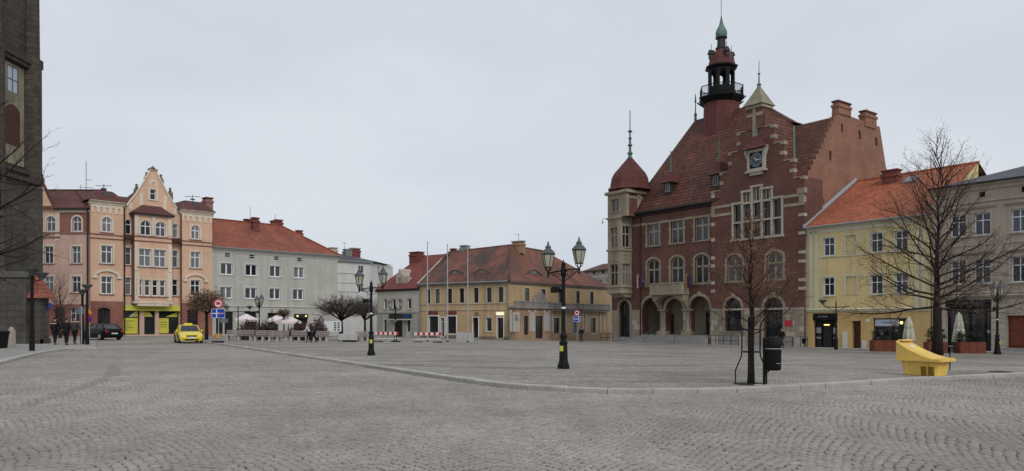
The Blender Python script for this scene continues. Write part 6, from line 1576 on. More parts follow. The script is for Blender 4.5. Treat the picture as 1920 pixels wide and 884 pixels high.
# octagonal stages (radius to corner, axis at local 0,0)
def octa(r, z0, z1, name, mat, r2=None):
    return obj(name, MB().lathe([(r, z0), (r2 or r, z1)], 8, rot=PI/8), mat, ctw)
Rb = 5.55
octa(Rb*1.03, -1.0, cz(318), 'lower_stage', 'church_grey')
octa(Rb*0.985, cz(318), cz(60), 'upper_stage', 'church_dark')
octa(Rb*0.98, cz(60), cz(-80), 'top_stage', 'church_dark')
for (y0, y1, k) in ((322, 316, 1.04), (316, 308, 1.08), (308, 300, 1.03), (300, 292, 1.06), (78, 70, 1.05), (70, 62, 1.08), (62, 52, 1.02)):
    octa(Rb*k, cz(y0), cz(y1), 'cornice', 'church_dark')
for j in range(8):
    t = PI/8+2*PI*j/8; x, y_ = Rb*1.0*math.cos(t), Rb*1.0*math.sin(t)
    obj('corner_pier', MB().lathe([(0.75, cz(318)), (0.72, cz(62)), (0.6, cz(55)), (0.55, cz(-80))], 8, (x, y_)), 'church_dark', ctw)
    obj('corner_pier', MB().lathe([(0.8, -1), (0.78, cz(322))], 8, (x, y_)), 'church_grey', ctw)
    for yy in (70, 308): obj('gargoyle', MB().bbox(-0.25, -0.25, cz(yy)-0.1, 0.25, 0.25, cz(yy)+0.6, 0.06), 'church_dark', ctw, (x*1.09, y_*1.09, 0))
sid = 2*Rb*math.sin(PI/8); ap = Rb*0.985*math.cos(PI/8)
for j in range(8):
    t = -PI/2+2*PI*j/8
    if math.sin(t) > 0.8: continue
    c, q = math.cos(t), math.sin(t)
    def face_obj(name, mb, mat, d):
        return obj(name, mb, mat, ctw, (c*(ap+d), q*(ap+d), 0), t+PI/2)
    wp = sid*0.62
    face_obj('plaster_panel', MB().plate(rect(-wp/2, cz(285), wp/2, cz(84)), [outline(1.5, cz(88)-cz(160), 'flat', 8, 0, cz(138)) if False else rect(-0.62, cz(142), 0.62, cz(88)), outline(1.7, cz(165)-cz(248), 'seg', 8, 0, cz(248), rise=0.5)], -0.06, 0.25), 'church_pale', 0.0)
    face_obj('bell_sky_plate', MB().plate(rect(-0.62, cz(142), 0.62, cz(88)), [], 0.0, 0.05), 'sign_sky_pale', 0.03)  # opaque plate painted as the sky seen through the bell opening
    face_obj('bell_window', MB().plate(rect(-0.62, cz(142), 0.62, cz(88)), [rect(-0.54, cz(140), -0.04, cz(116)), rect(0.04, cz(140), 0.54, cz(116)), rect(-0.54, cz(114), -0.04, cz(90)), rect(0.04, cz(114), 0.54, cz(90))], -0.02, 0.0), 'iron_grey', 0.03)
    face_obj('louvre_window', MB().plate(outline(1.7, cz(165)-cz(248), 'seg', 8, 0, cz(248), rise=0.5), [], 0.02, 0.05), 'brown_wood', 0.05)
    face_obj('plaster_panel', MB().plate(rect(-wp/2, cz(560), wp/2, cz(335)), [], -0.05, 0.2), 'church_grey' if j % 2 else 'church_pale', 0.1)
    face_obj('frieze', MB().plate(rect(-sid*0.42, cz(330), sid*0.42, cz(322)), [], -0.1, 0.2), 'church_pale', 0.12)
# buttress and low wall at the foot
obj('buttress', MB().bbox(cxl(12, 52), -5.6, -0.8, cxl(48, 50.4), -4.75, cz(520, 50), 0.05), 'church_grey', ctw)
obj('buttress_cap', MB().rings([[(cxl(11, 52), -5.7, cz(520, 50)), (cxl(50, 50.4), -5.7, cz(520, 50)), (cxl(50, 50.4), -4.7, cz(520, 50)), (cxl(11, 52), -4.7, cz(520, 50))], [(cxl(13, 52), -5.0, cz(507, 50)), (cxl(48, 50.4), -5.0, cz(507, 50)), (cxl(48, 50.4), -4.7, cz(507, 50)), (cxl(13, 52), -4.7, cz(507, 50))]], True, True), 'church_grey', ctw)
an0, an1 = cxl(40, 51), cxl(75, 51); anz = cz(558, 51)
obj('annex_wall', MB().bbox(an0, -5.0, -0.8, an1, -4.0, anz, 0.02), 'church_grey', ctw)
obj('annex_pier', MB().bbox(an1-0.28, -5.15, -0.8, an1+0.1, -4.8, anz, 0.02), 'church_grey', ctw)
obj('annex_plinth', MB().bbox(an0-0.1, -5.2, -0.8, an1+0.1, -3.95, 0.35, 0.03), 'church_dark', ctw)
obj('annex_roof', MB().rings([[(an0-0.6, -5.5, anz-0.05), (an1+0.4, -5.5, anz-0.05), (an1+0.3, -3.7, anz-0.05), (an0-0.6, -3.7, anz-0.05)], [(an0-0.6, -5.4, anz+0.08), (an1+0.35, -5.4, anz+0.08), (an1+0.28, -3.72, anz+0.08), (an0-0.6, -3.72, anz+0.08)], [(an0-0.6, -4.3, cz(510, 51)), (an0+0.5, -4.3, cz(510, 51)), (an0+0.5, -4.0, cz(510, 51)), (an0-0.6, -3.9, cz(510, 51))]], True, True), 'tile_grayhouse', ctw)
obj('blue_house_sign', MB().box(an1+0.1, -4.35, cz(577, 51), an1+0.14, -3.95, cz(568, 51)), 'sign_blue', ctw)
# ------------------------------------------------------------ trees
def grow(mb, p, d, L, r, lvl, P, g, out=None):
    """one branch as a bent tapering tube, with its own side branches"""
    segs = P['segs'][lvl]; pts = [p]; rad = [r]; q = Vector(p); dd = Vector(d).normalized()
    r1 = r*P['taper'][lvl]
    for i in range(segs):
        dd = (dd + Vector((g.gauss(0, 1), g.gauss(0, 1), g.gauss(0, 1)))*P['wob'][lvl] + Vector((0, 0, P['up'][lvl]))).normalized()
        q = q + dd*(L/segs); pts.append(q.copy()); rad.append(r+(r1-r)*(i+1)/segs)
    mb[min(lvl, len(mb)-1)].tube(pts, rad, P['sides'][lvl], cap=False)
    if lvl+1 >= len(P['segs']):
        if out is not None: out.extend(pts[1:])
        return
    n_ = max(1, int(round(L*P['dens'][lvl])))
    az = g.uniform(0, 6.28)
    for k in range(n_):
        t = P['start'][lvl]+(1-P['start'][lvl])*(k+g.uniform(0.2, 0.8))/n_
        i = min(segs-1, int(t*segs)); f_ = t*segs-i
        s = pts[i].lerp(pts[i+1], f_) if isinstance(pts[i], Vector) else Vector(pts[i]).lerp(Vector(pts[i+1]), f_)
        ax = (Vector(pts[i+1])-Vector(pts[i])).normalized()
        az += 2.4+g.uniform(-0.5, 0.5)
        o1 = ax.orthogonal().normalized(); o2 = ax.cross(o1)
        sp = P['spread'][lvl]*g.uniform(0.8, 1.2)
        nd = ax*math.cos(sp)+(o1*math.cos(az)+o2*math.sin(az))*math.sin(sp)
        ll = L*P['ratio'][lvl]*(1-0.55*t)*g.uniform(0.7, 1.25)
        rr = max(P['rmin'], (r+(r1-r)*t)*P['rr'][lvl])
        grow(mb, s, nd, max(0.12, ll), rr, lvl+1, P, g, out)
def leaves(pts, n_, size, g, spread):
    v = []; fc = []
    for k in range(n_):
        c = Vector(g.choice(pts)) + Vector((g.gauss(0, spread), g.gauss(0, spread), g.gauss(0, spread)))
        a = Vector((g.gauss(0,1), g.gauss(0,1), g.gauss(0,1))).normalized(); b_ = a.orthogonal().normalized()*size*g.uniform(0.4, 0.8); a = a*size*g.uniform(0.7, 1.3)
        o = len(v); v += [tuple(c-a), tuple(c+b_), tuple(c+a), tuple(c-b_)]; fc.append((o, o+1, o+2, o+3))
    me = bpy.data.meshes.new('leaves'); me.from_pydata(v, [], fc); me.update(); return me
def fast(mb, name):
    me = bpy.data.meshes.new(name); me.from_pydata(mb.v, [], [list(q) for q in mb.f]); me.update()
    me.polygons.foreach_set('use_smooth', [True]*len(me.polygons)); return me
def crown_tree(name, label, loc, H, r0, fork, prof, seed, nprim, P, bark='bark', twig='twig_dark', group='bare trees round the square', seeds=0, seedsize=0.05, seedmat='seed', low=15, high=66, lean=(0, 0), ang0=0.0, seedz=None, tap=1.5, bk=0.26):
    g = random.Random(seed)
    t = thing(name, label, 'tree', loc, 0, group)
    tr = MB(); br = MB(); tw = MB(); tips = []
    k = 10; pts = []; rad = []
    for i in range(k+1):
        z = H*i/k; pts.append(Vector((lean[0]*z+g.gauss(0, 0.012*H*(i/k)), lean[1]*z+g.gauss(0, 0.012*H*(i/k)), z-(0.15 if i == 0 else 0)))); rad.append(max(0.012, r0*(1-(i/k))**tap*(1.25 if i == 0 else 1)+0.008))
    tr.tube(pts, rad, 9)
    for i in range(nprim):
        s = fork+(0.97-fork)*(i/nprim)**1.12
        z = s*H; j = min(k-1, int(s*k)); b = pts[j].lerp(pts[j+1], s*k-j)
        rel = (s-fork)/(1-fork)
        L_ = prof(rel)*g.uniform(0.8, 1.15); el = R(low+(high-low)*rel**0.8+g.uniform(-8, 8)); az = ang0+2.399*i+g.uniform(-0.3, 0.3)
        d = Vector((math.cos(az)*math.cos(el), math.sin(az)*math.cos(el), math.sin(el)))
        grow([br, br, tw, tw], b, d, L_, max(P['rmin']*1.5, r0*bk*(1-0.75*rel)), 0, P, g, tips)
    obj('trunk', fast(tr, 'trunk'), bark, t)
    obj('branches', fast(br, 'branches'), bark, t)
    if len(tw.f): tag(obj('twigs', fast(tw, 'twigs'), twig, t), kind='stuff')
    if seeds:
        tp = [q for q in tips if seedz is None or q.z > seedz]
        tag(obj('withered_leaves', leaves(tp, seeds, seedsize, g, 0.06), seedmat, t), kind='stuff')
    return t
PB = dict(segs=(7, 5, 4, 2), taper=(0.2, 0.25, 0.35, 0.5), wob=(0.10, 0.14, 0.17, 0.18), up=(0.05, 0.05, 0.05, 0.04), sides=(5, 4, 3, 3), dens=(2.4, 3.7, 4.8, 0), start=(0.18, 0.1, 0.1, 0), spread=(0.7, 0.68, 0.62, 0), ratio=(0.5, 0.46, 0.45, 0), rr=(0.45, 0.5, 0.6, 0), rmin=0.006)
crown_tree('bare_tree', 'tall bare spreading tree in front of the beige house on the right', spot(1757, 45.0), 13.3, 0.29, 0.21,
           lambda t: 5.3*(1-t)**0.85+0.75, 11, 58, PB, twig='twig_brown', seeds=5200, seedsize=0.042, low=6, high=72, tap=1.7)
PY = dict(PB, dens=(7.0, 9.0, 7.0, 0), rmin=0.005, up=(0.05, 0.05, 0.03, 0.0), ratio=(0.5, 0.42, 0.5, 0), wob=(0.07, 0.12, 0.16, 0.2))
crown_tree('bare_sapling', 'slender young bare tree inside a black tree guard near the kerb', spot(1408, 18.1), 4.0, 0.075, 0.30,
           lambda t: 1.15*(1-t)**0.75+0.25, 5, 30, PY, twig='twig_brown', seeds=2600, seedsize=0.022, low=20, high=66, seedz=2.3, tap=0.9, bk=0.24)
# tree just out of frame on the left: its limbs reach into view
PC = dict(PB, dens=(1.7, 2.8, 4.0, 0), rmin=0.006)
crown_tree('bare_tree', 'old bare tree at the left edge, its dark branches reaching across the church', spot(-125, 33.0), 13.5, 0.36, 0.24,
           lambda t: 5.3*(1-t)**0.6+0.8, 19, 34, PC, low=12, high=58, tap=1.0, bk=0.34)
PS = dict(PB, dens=(4.0, 6.0, 3.0, 0), rmin=0.006)
crown_tree('bare_tree', 'small reddish bare tree in front of the pink brick house', spot(113, 70.0), 5.6, 0.13, 0.25, lambda t: 2.3*(1-t)**0.6+0.3, 23, 26, PS, bark='bark_brown', twig='twig_brown', low=30, high=70)
# clipped trees: dense umbrella crowns
def clipped_tree(name, label, loc, H, rx, rz_, seed, n_=700, stem=0.14, twig='twig_dark', leaf=0, leafmat='leaf_brown', leafsize=0.07, bottom=0.25):
    g = random.Random(seed); t = thing(name, label, 'tree', loc, 0, 'clipped trees on the square')
    tr = MB(); br = MB(); tw = MB(); tips = []
    hc = H-rz_; fork = max(1.2, hc-rz_*0.75)
    tr.tube([(0, 0, -0.15), (0.03, 0, fork*0.5), (0, 0.02, fork)], [stem*1.2, stem, stem*0.85], 8)
    hubs = []
    for i in range(11):
        az = 2.4*i; e = g.uniform(0.3, 1.2); d = Vector((math.cos(az)*math.cos(e), math.sin(az)*math.cos(e), math.sin(e)))
        L_ = g.uniform(0.5, 0.8)*rx
        a = Vector((0, 0, fork-0.05)); m_ = a+d*L_*0.5+Vector((0, 0, 0.15)); b = a+d*L_+Vector((0, 0, 0.25))
        br.tube([a, m_, b], [stem*0.6, stem*0.42, stem*0.3], 6); hubs += [a.lerp(m_, 0.7), m_, m_, b]
    for i in range(n_):
        u = g.uniform(-max(bottom, 0.5), 1.0); az = g.uniform(0, 6.283); q = math.sqrt(max(0, 1-u*u)) if u > 0 else 1-0.35*u*u
        sh = g.uniform(0.4, 1.06)
        e = Vector((rx*q*math.cos(az)*sh, rx*q*math.sin(az)*sh, hc+rz_*u*sh))
        h = min(g.sample(hubs, 6), key=lambda hh: (hh-e).length)
        mid = h.lerp(e, 0.5)+Vector((g.gauss(0, 0.12), g.gauss(0, 0.12), g.gauss(0, 0.12)))
        tw.tube([h, mid, e], [0.018, 0.012, 0.007], 3, cap=False); tips += [e, mid, e]
        for j in range(3):
            s = mid.lerp(e, g.uniform(0.1, 1.0)); dd = Vector((g.gauss(0, 1), g.gauss(0, 1), g.gauss(0.3, 1))).normalized()
            tw.tube([s, s+dd*g.uniform(0.2, 0.5)], [0.008, 0.005], 3, cap=False); tips.append(s+dd*0.3)
    obj('trunk', fast(tr, 'trunk'), 'bark', t); obj('branches', fast(br, 'branches'), 'bark', t)
    tag(obj('twigs', fast(tw, 'twigs'), twig, t), kind='stuff')
    if leaf: tag(obj('withered_leaves', leaves(tips, leaf, leafsize, g, 0.12), leafmat, t), kind='stuff')
    return t
clipped_tree('clipped_tree', 'dense clipped dark tree behind the white information board', spot(640, 74.0), 4.75, 3.0, 1.55, 31, 430, 0.16, leaf=350, leafmat='hedge_red', leafsize=0.06)
clipped_tree('clipped_tree', 'clipped dark tree just left of the double lamp post, grey stem', spot(684, 77.0), 4.7, 1.75, 1.5, 32, 300, 0.12, leaf=220, leafmat='hedge_red', leafsize=0.07)
clipped_tree('clipped_tree', 'clipped tree with withered brown leaves beside the yellow taxi', spot(387, 68.0), 4.7, 1.95, 1.35, 33, 420, 0.15, leaf=1300, leafsize=0.085, twig='twig_brown', bottom=0.7)
clipped_tree('clipped_tree', 'tiny bare round-headed tree between the cafe parasols', spot(532, 80.0), 3.1, 0.95, 0.5, 34, 150, 0.07, twig='twig_brown')
def bush(name, label, loc, rx, ry, h, seed, mat='hedge_red', n_=4200, size=0.075, group='dark hedges by the cafe'):
    g = random.Random(seed); t = thing(name, label, 'bush', loc, 0, group); tw = MB(); pts = []
    for i in range(90):
        az = g.uniform(0, 6.283); u = g.random()**0.5; a = Vector((0.35*rx*u*math.cos(az), 0.35*ry*u*math.sin(az), -0.1))
        el = g.uniform(0.15, 1.0); e = Vector((rx*u*math.cos(az)*g.uniform(0.7, 1.05), ry*u*math.sin(az)*g.uniform(0.7, 1.05), h*math.sqrt(max(0.05, 1-u*u*0.85))*el))
        m_ = a.lerp(e, 0.55)+Vector((0, 0, 0.08*h)); tw.tube([a, m_, e], [0.02, 0.014, 0.008], 3, cap=False); pts += [m_, e, e.lerp(m_, 0.5), a.lerp(m_, 0.6)]
    tag(obj('stems', fast(tw, 'stems'), 'bark_brown', t), kind='stuff')
    tag(obj('foliage', leaves(pts, n_, size, g, 0.11), mat, t), kind='stuff')
    return t
bush('hedge_bush', 'rounded dark red bush in front of the left cafe parasol', spot(468, 70.0), 1.3, 0.8, 2.1, 41)
bush('hedge_bush', 'rounded dark red bush behind the long bench, right of the far lamp', spot(500, 71.0), 1.35, 0.8, 2.1, 42)
bush('hedge_bush', 'low dark red bush right of the cafe parasols', spot(560, 71.5), 1.5, 0.8, 1.8, 43)
bush('hedge_bush', 'dark red bush left of the white information board', spot(594, 70.0), 1.35, 0.8, 2.3, 44)

# ------------------------------------------------------------ lamps
def ornate_lamp(label, loc, rot):
    t = thing('street_lamp', label, 'street lamp', loc, rot, 'cast iron double lanterns on the square')
    obj('base', MB().lathe([(0.20, -0.05), (0.20, 0.13), (0.17, 0.15), (0.165, 0.2), (0.145, 0.26), (0.125, 0.8), (0.14, 0.84), (0.14, 0.88), (0.10, 0.93)], 8, rot=PI/8), 'iron', t)
    obj('post', MB().lathe([(0.095, 0.92), (0.095, 1.02), (0.13, 1.05), (0.13, 1.1), (0.09, 1.14), (0.075, 1.2), (0.07, 1.3), (0.058, 3.0), (0.065, 3.05), (0.09, 3.08), (0.09, 3.3), (0.075, 3.36), (0.06, 3.42), (0.08, 3.47), (0.02, 3.56), (0.01, 3.62)], 12).mesh('post', True), 'iron', t)
    obj('sticker', MB().box(-0.07, -0.142, 0.58, 0.05, -0.128, 0.76), 'lime', t)
    arm = MB()
    arm.tube([(-0.55, 0, 3.18), (-0.2, 0, 3.24), (0, 0, 3.25), (0.2, 0, 3.28), (0.55, 0, 3.30)], 0.025, 6)
    for s in (-1, 1):
        for c_, r_, zz in ((0.17, 0.1, 3.13), (0.33, 0.07, 3.16)):
            arm.tube([(s*(c_+r_*k/14*math.cos(k*0.62)*1.2), 0, zz+r_*k/14*math.sin(k*0.62)*1.2) for k in range(15)], 0.013, 4)
        arm.tube([(s*0.06, 0, 2.92), (s*0.16, 0, 2.98), (s*0.35, 0, 3.1), (s*0.52, 0, 3.2+0.05*s)], 0.016, 5)
    obj('arm', arm, 'iron', t)
    for s, dz in ((-1, -0.09), (1, 0.0)):
        z = 3.25+dz; x = s*0.56
        ln = obj('lantern', MB().lathe([(0.03, z-0.12), (0.045, z-0.08), (0.02, z-0.02), (0.05, z+0.03), (0.03, z+0.09)], 8, (x, 0)), 'iron', t)
        cage = MB()
        for j in range(6):
            a = 2*PI*j/6+0.3; c, q = math.cos(a), math.sin(a)
            cage.tube([(x+0.03*c, 0.03*q, z+0.08), (x+0.10*c, 0.10*q, z+0.15), (x+0.12*c, 0.12*q, z+0.22)], 0.012, 4)
            cage.tube([(x+0.125*c, 0.125*q, z+0.22), (x+0.215*c, 0.215*q, z+0.66)], 0.013, 4)
        cage.lathe([(0.13, z+0.21), (0.135, z+0.235)], 6, (x, 0), 0.3); cage.lathe([(0.235, z+0.655), (0.24, z+0.68)], 6, (x, 0), 0.3)
        obj('lantern_frame', cage, 'iron', ln)
        for j in range(6):
            a0, a1 = 2*PI*j/6+0.3, 2*PI*(j+1)/6+0.3
            obj('lantern_pane', MB().face([(x+0.12*math.cos(a0), 0.12*math.sin(a0), z+0.235), (x+0.12*math.cos(a1), 0.12*math.sin(a1), z+0.235), (x+0.21*math.cos(a1), 0.21*math.sin(a1), z+0.655), (x+0.21*math.cos(a0), 0.21*math.sin(a0), z+0.655)]), 'lantern_glass', ln)
        obj('mantle', MB().lathe([(0.03, z+0.2), (0.045, z+0.3), (0.045, z+0.5), (0.02, z+0.56)], 8, (x, 0)), 'sign_white', ln)
        obj('lantern_roof', MB().lathe([(0.25, z+0.67), (0.235, z+0.7), (0.15, z+0.8), (0.09, z+0.85), (0.085, z+0.87), (0.10, z+0.875), (0.095, z+0.92), (0.05, z+0.95), (0.045, z+0.98), (0.025, z+1.0), (0.035, z+1.03), (0.008, z+1.1)], 12, (x, 0)).mesh('lantern_roof', True), 'iron_grey', ln)
    return t
l1 = ornate_lamp('nearest black lamp post with two lanterns, lime sticker on its base', spot(1056.5, hit(1056, 691.5)[1]), R(-28))
obj('floodlight', MB().bbox(-0.42, -0.14, 2.52, -0.14, 0.12, 2.72, 0.03).tube([(-0.2, 0, 2.62), (0, 0, 2.62)], 0.03, 5), 'iron', l1)
obj('clip_band', MB().lathe([(0.075, 1.98), (0.075, 2.05)], 10), 'sign_white', l1)
copy_tree(l1, 'black lamp post with two lanterns beside the red and white barrier', spot(696, hit(696, 666.5)[1]), R(12))
copy_tree(l1, 'far lamp post with two lanterns in front of the cream house', spot(741.5, 72.0), R(20), sc=0.97)
copy_tree(l1, 'far lamp post with two lanterns by the cafe hedge', spot(486, 70.0), R(-50))
copy_tree(l1, 'lamp post with two lanterns before the rusty door on the right', spot(1870, 48.5), R(40), sc=1.12)
def bowl_lamp(label, loc, H, double=0.0, rot=0.0):
    t = thing('street_lamp', label, 'street lamp', loc, rot, 'slim posts with bowl lamps by the church')
    obj('post', MB().lathe([(0.13, -0.05), (0.13, 0.5), (0.12, 0.55), (0.10, 1.4), (0.085, 1.45), (0.075, H-0.5), (0.1, H-0.45), (0.09, H-0.38)], 10), 'iron', t)
    for x in ([0.0] if not double else [0.0, double]):
        dz = 0 if not x else -0.22
        h = obj('lamp_bowl', MB().lathe([(0.09, H-0.4+dz), (0.14, H-0.3+dz), (0.31, H-0.1+dz), (0.34, H-0.06+dz), (0.34, H-0.02+dz), (0.06, H+dz)], 14, (x, 0)), 'iron_grey', t)
    if double: obj('arm', MB().tube([(0, 0, H-0.75), (double, 0, H-0.6)], 0.03, 5), 'iron', t)
    return t
bowl_lamp('nearer slim post with bowl lamp on the pavement before the church', spot(60, hit(60, 658)[1]), 4.3, 0.42, R(30))
bowl_lamp('slim post with bowl lamp right of the three walkers', spot(163.5, hit(163, 646.5)[1]), 4.05)
bowl_lamp('shorter slim post with small bowl lamp left of the road signs', spot(154.5, 51.0), 3.75)
def arm_lamp(label, loc, H, rot, one=False):
    t = thing('street_lamp', label, 'street lamp', loc, rot, 'posts with cross arms and dish lamps')
    obj('post', MB().lathe([(0.15, -0.05), (0.15, 0.9), (0.09, 1.0), (0.06, 1.1), (0.05, H), (0.02, H+0.3)], 8), 'iron', t)
    obj('arm', MB().tube([(-1.15, 0, H-0.02), (-0.9, 0, H-0.3), (0, 0, H-0.32), (1.15, 0, H-0.25)], 0.04, 6).tube([(-0.8, 0, H-0.3), (0, 0, H-0.75), (0.8, 0, H-0.28)], 0.025, 5), 'iron', t)
    for s in ((-1,) if one else (-1, 1)):
        obj('lamp_dish', MB().lathe([(0.05, H-0.1), (0.13, H+0.05), (0.33, H+0.2), (0.33, H+0.26), (0.08, H+0.32)], 12, (s*1.15, 0)), 'iron_grey', t)
    return t
arm_lamp('lamp post with one dish lamp before the yellow house', spot(1567.5, 60.5), 3.75, R(8), True)
arm_lamp('lamp post with two dish lamps in front of the grey house', spot(446.5, 76.0), 3.0, R(5))
t = thing('thin_pole', 'thin dark pole between the cafe parasols', 'pole', spot(510, 78.0)); obj('shaft', MB().tube([(0, 0, -0.1), (0, 0, 2.9)], 0.045, 6), 'iron', t); obj('cap', MB().lathe([(0.06, 2.88), (0.06, 2.95), (0.01, 3.0)], 8), 'iron', t)
for px_, yt, wh_ in ((801.5, 456, 'leftmost'), (839, 460, 'middle'), (877, 463, 'rightmost')):
    p = spot(px_, 73.0); H = EYE+(HY-yt)/F*73-p[2]
    t = thing('flagpole', wh_ + ' of the three bare grey flagpoles before the ochre house', 'flagpole', p, 0, 'flagpoles on the square')
    obj('shaft', MB().tube([(0, 0, -0.1), (0, 0, H*0.5), (0, 0, H)], [0.075, 0.062, 0.04], 8), 'pole_grey', t); obj('socket', MB().lathe([(0.14, -0.05), (0.14, 0.12), (0.09, 0.16)], 10), 'iron_grey', t); obj('truck', MB().lathe([(0.05, H), (0.07, H+0.06), (0.01, H+0.1)], 8), 'pole_grey', t)

# ------------------------------------------------------------ signs
def disc(r, x, z, y, n_=24): return MB().plate([(x+r*math.cos(2*PI*k/n_), z+r*math.sin(2*PI*k/n_)) for k in range(n_)], [], y, y+0.012)
def ring(r0, r1, x, z, y, n_=24): return MB().plate([(x+r1*math.cos(2*PI*k/n_), z+r1*math.sin(2*PI*k/n_)) for k in range(n_)], [[(x+r0*math.cos(2*PI*k/n_), z+r0*math.sin(2*PI*k/n_)) for k in range(n_)]], y, y+0.008)
def junction_sign(label, loc, zc, w_, h_, r_, flip=False, base=False):
    t = thing('road_sign', label, 'road sign', loc, 0, 'road signs')
    obj('post', MB().tube([(0, 0.04, -0.05), (0, 0.04, zc+h_/2+2*r_)], 0.035, 8), 'pole_grey', t)
    b = obj('blue_panel', MB().bbox(-w_/2, -0.02, zc-h_/2, w_/2, 0.0, zc+h_/2, 0.006), 'sign_blue', t)
    obj('border', MB().plate(rect(-w_/2+0.01, zc-h_/2+0.01, w_/2-0.01, zc+h_/2-0.01), [rect(-w_/2+0.04, zc-h_/2+0.04, w_/2-0.04, zc+h_/2-0.04)], -0.028, -0.021), 'sign_white', b)
    x0 = -w_*0.12 if not flip else w_*0.22
    obj('road_upright', MB().box(x0-0.04, -0.032, zc-h_/2+0.05, x0+0.04, -0.021, zc+h_/2-0.05), 'sign_white', b)
    obj('road_side', MB().box(-w_/2+0.06, -0.036, zc-0.035, w_*0.36 if not flip else x0, -0.022, zc+0.035), 'sign_white', b)
    if not flip: obj('bar', MB().box(w_*0.14, -0.042, zc-0.09, w_*0.24, -0.024, zc+0.09), 'sign_red', b)
    zc2 = zc+h_/2+r_+0.02
    d = obj('round_sign', disc(r_, 0, zc2, -0.012), 'sign_white', t)
    obj('red_ring', ring(r_*0.72, r_, 0, zc2, -0.024), 'sign_red', d)
    obj('symbol', MB().box(-r_*0.45, -0.024, zc2-r_*0.25, r_*0.45, -0.013, zc2+r_*0.2).box(-r_*0.3, -0.024, zc2+r_*0.2, r_*0.1, -0.013, zc2+r_*0.4), 'sign_red' if not flip else 'print_dark', d)
    if base:
        obj('lower_plate', MB().box(0.1, -0.0, zc-h_/2-0.35, 0.75, 0.02, zc-h_/2-0.05), 'sign_back', t)
        obj('rubber_base', MB().bbox(-0.45, -0.2, -0.02, 0.35, 0.25, 0.13, 0.02), 'rubber', t)
    return t
Y9 = 58.5; p9 = spot(409.5, Y9)
junction_sign('blue junction sign under a round red-rimmed sign beside the yellow taxi', p9, EYE+(HY-588)/F*Y9-p9[2], 1.08, 0.75, 0.38, base=True)
Y9 = 86.0; p9 = spot(1082, Y9)
junction_sign('small blue junction sign before the ochre house terrace', p9, EYE+(HY-598.5)/F*Y9-p9[2], 0.85, 0.68, 0.34, flip=True)
p9 = spot(167, 60.0); t = thing('road_sign', 'yellow warning triangle over a round no-stopping sign by the pink house', 'road sign', p9, 0, 'road signs')
z9 = EYE+(HY-584)/F*60-p9[2]
obj('post', MB().tube([(0, 0.05, -0.05), (0, 0.05, z9+0.5)], 0.03, 8), 'pole_grey', t)
tri = obj('warning_triangle', MB().plate([(-0.36, z9-0.26), (0.36, z9-0.26), (0, z9+0.36)], [], -0.012, 0.005), 'sign_red', t); obj('yellow_field', MB().plate([(-0.27, z9-0.21), (0.27, z9-0.21), (0, z9+0.26)], [], -0.024, -0.013), 'sign_yellow', tri)
dd = obj('round_sign', disc(0.31, 0, z9-0.62, -0.012), 'sign_blue', t); obj('red_ring', ring(0.23, 0.31, 0, z9-0.62, -0.024), 'sign_red', dd); obj('red_cross', MB().plate([(-0.2, z9-0.82), (-0.15, z9-0.86), (0.2, z9-0.42), (0.15, z9-0.38)], [], -0.03, -0.02), 'sign_red', dd)
p9 = spot(152.5, 49.5); t = thing('road_sign', 'round road sign seen from its grey back, left of the lamp posts', 'road sign', p9, 0, 'road signs')
z9 = EYE+(HY-583)/F*49.5-p9[2]; obj('post', MB().tube([(0.03, -0.03, -0.05), (0.03, -0.03, z9+0.3)], 0.03, 8), 'pole_grey', t); obj('disc', disc(0.27, 0, z9, 0.0), 'sign_back', t)

# ------------------------------------------------------------ things standing about the square
def barrier(label, px0, px1, Y, zt=0.95):
    a, b = spot(px0, Y), spot(px1, Y); w_ = math.hypot(b[0]-a[0], b[1]-a[1])
    t = thing('road_barrier', label, 'barrier', ((a[0]+b[0])/2, (a[1]+b[1])/2, min(a[2], b[2])), 0, 'red and white road barriers')
    k = 10
    for i in range(k):
        x0, x1 = -w_/2+w_*i/k, -w_/2+w_*(i+1)/k
        obj('stripe', MB().box(x0, -0.02, zt-0.28, x1, 0.02, zt), 'barrier_red' if i % 2 else 'barrier_white', t)
    obj('lower_rail', MB().box(-w_/2, -0.01, 0.3, w_/2, 0.01, 0.36), 'barrier_white', t)
    for s in (-1, 1):
        obj('foot', MB().bbox(s*w_*0.36-0.42, -0.22, -0.03, s*w_*0.36+0.42, 0.22, 0.1, 0.02), 'rubber', t); obj('upright', MB().box(s*w_*0.36-0.03, 0.02, 0.05, s*w_*0.36+0.03, 0.06, zt-0.02), 'pole_grey', t)
    return t
barrier('left red and white road barrier next to the lamp post', 703, 747.5, 69.0)
barrier('right red and white road barrier in front of the flagpoles', 777, 827.5, 69.5)
def slat_bench(label, px0, px1, Y, back=True, h=0.85, mat='bench_stone'):
    a, b = spot(px0, Y), spot(px1, Y); w_ = b[0]-a[0]
    t = thing('bench', label, 'bench', ((a[0]+b[0])/2, Y, float(gz((a[0]+b[0])/2, Y))), 0, 'benches along the far side of the square')
    for i in range(4): obj('seat_slat', MB().bbox(-w_/2, -0.45+0.12*i, 0.42, w_/2, -0.35+0.12*i, 0.47, 0.008), mat, t)
    if back:
        for i in range(3): obj('back_slat', MB().bbox(-w_/2, 0.08+0.02*i, 0.52+0.15*i, w_/2, 0.13+0.02*i, 0.64+0.15*i, 0.008), mat, t)
    for s in (-0.42, 0, 0.42): obj('leg', MB().bbox(w_*s-0.09, -0.42, -0.05, w_*s+0.09, 0.12, 0.42, 0.015), 'concrete', t); 
    if back:
        for s in (-0.42, 0, 0.42): obj('back_post', MB().box(w_*s-0.03, 0.13, 0.3, w_*s+0.03, 0.17, 0.95), 'iron_grey', t)
    return t
slat_bench('reddish slatted bench furthest left, behind the road sign', 424, 476, 66.5)
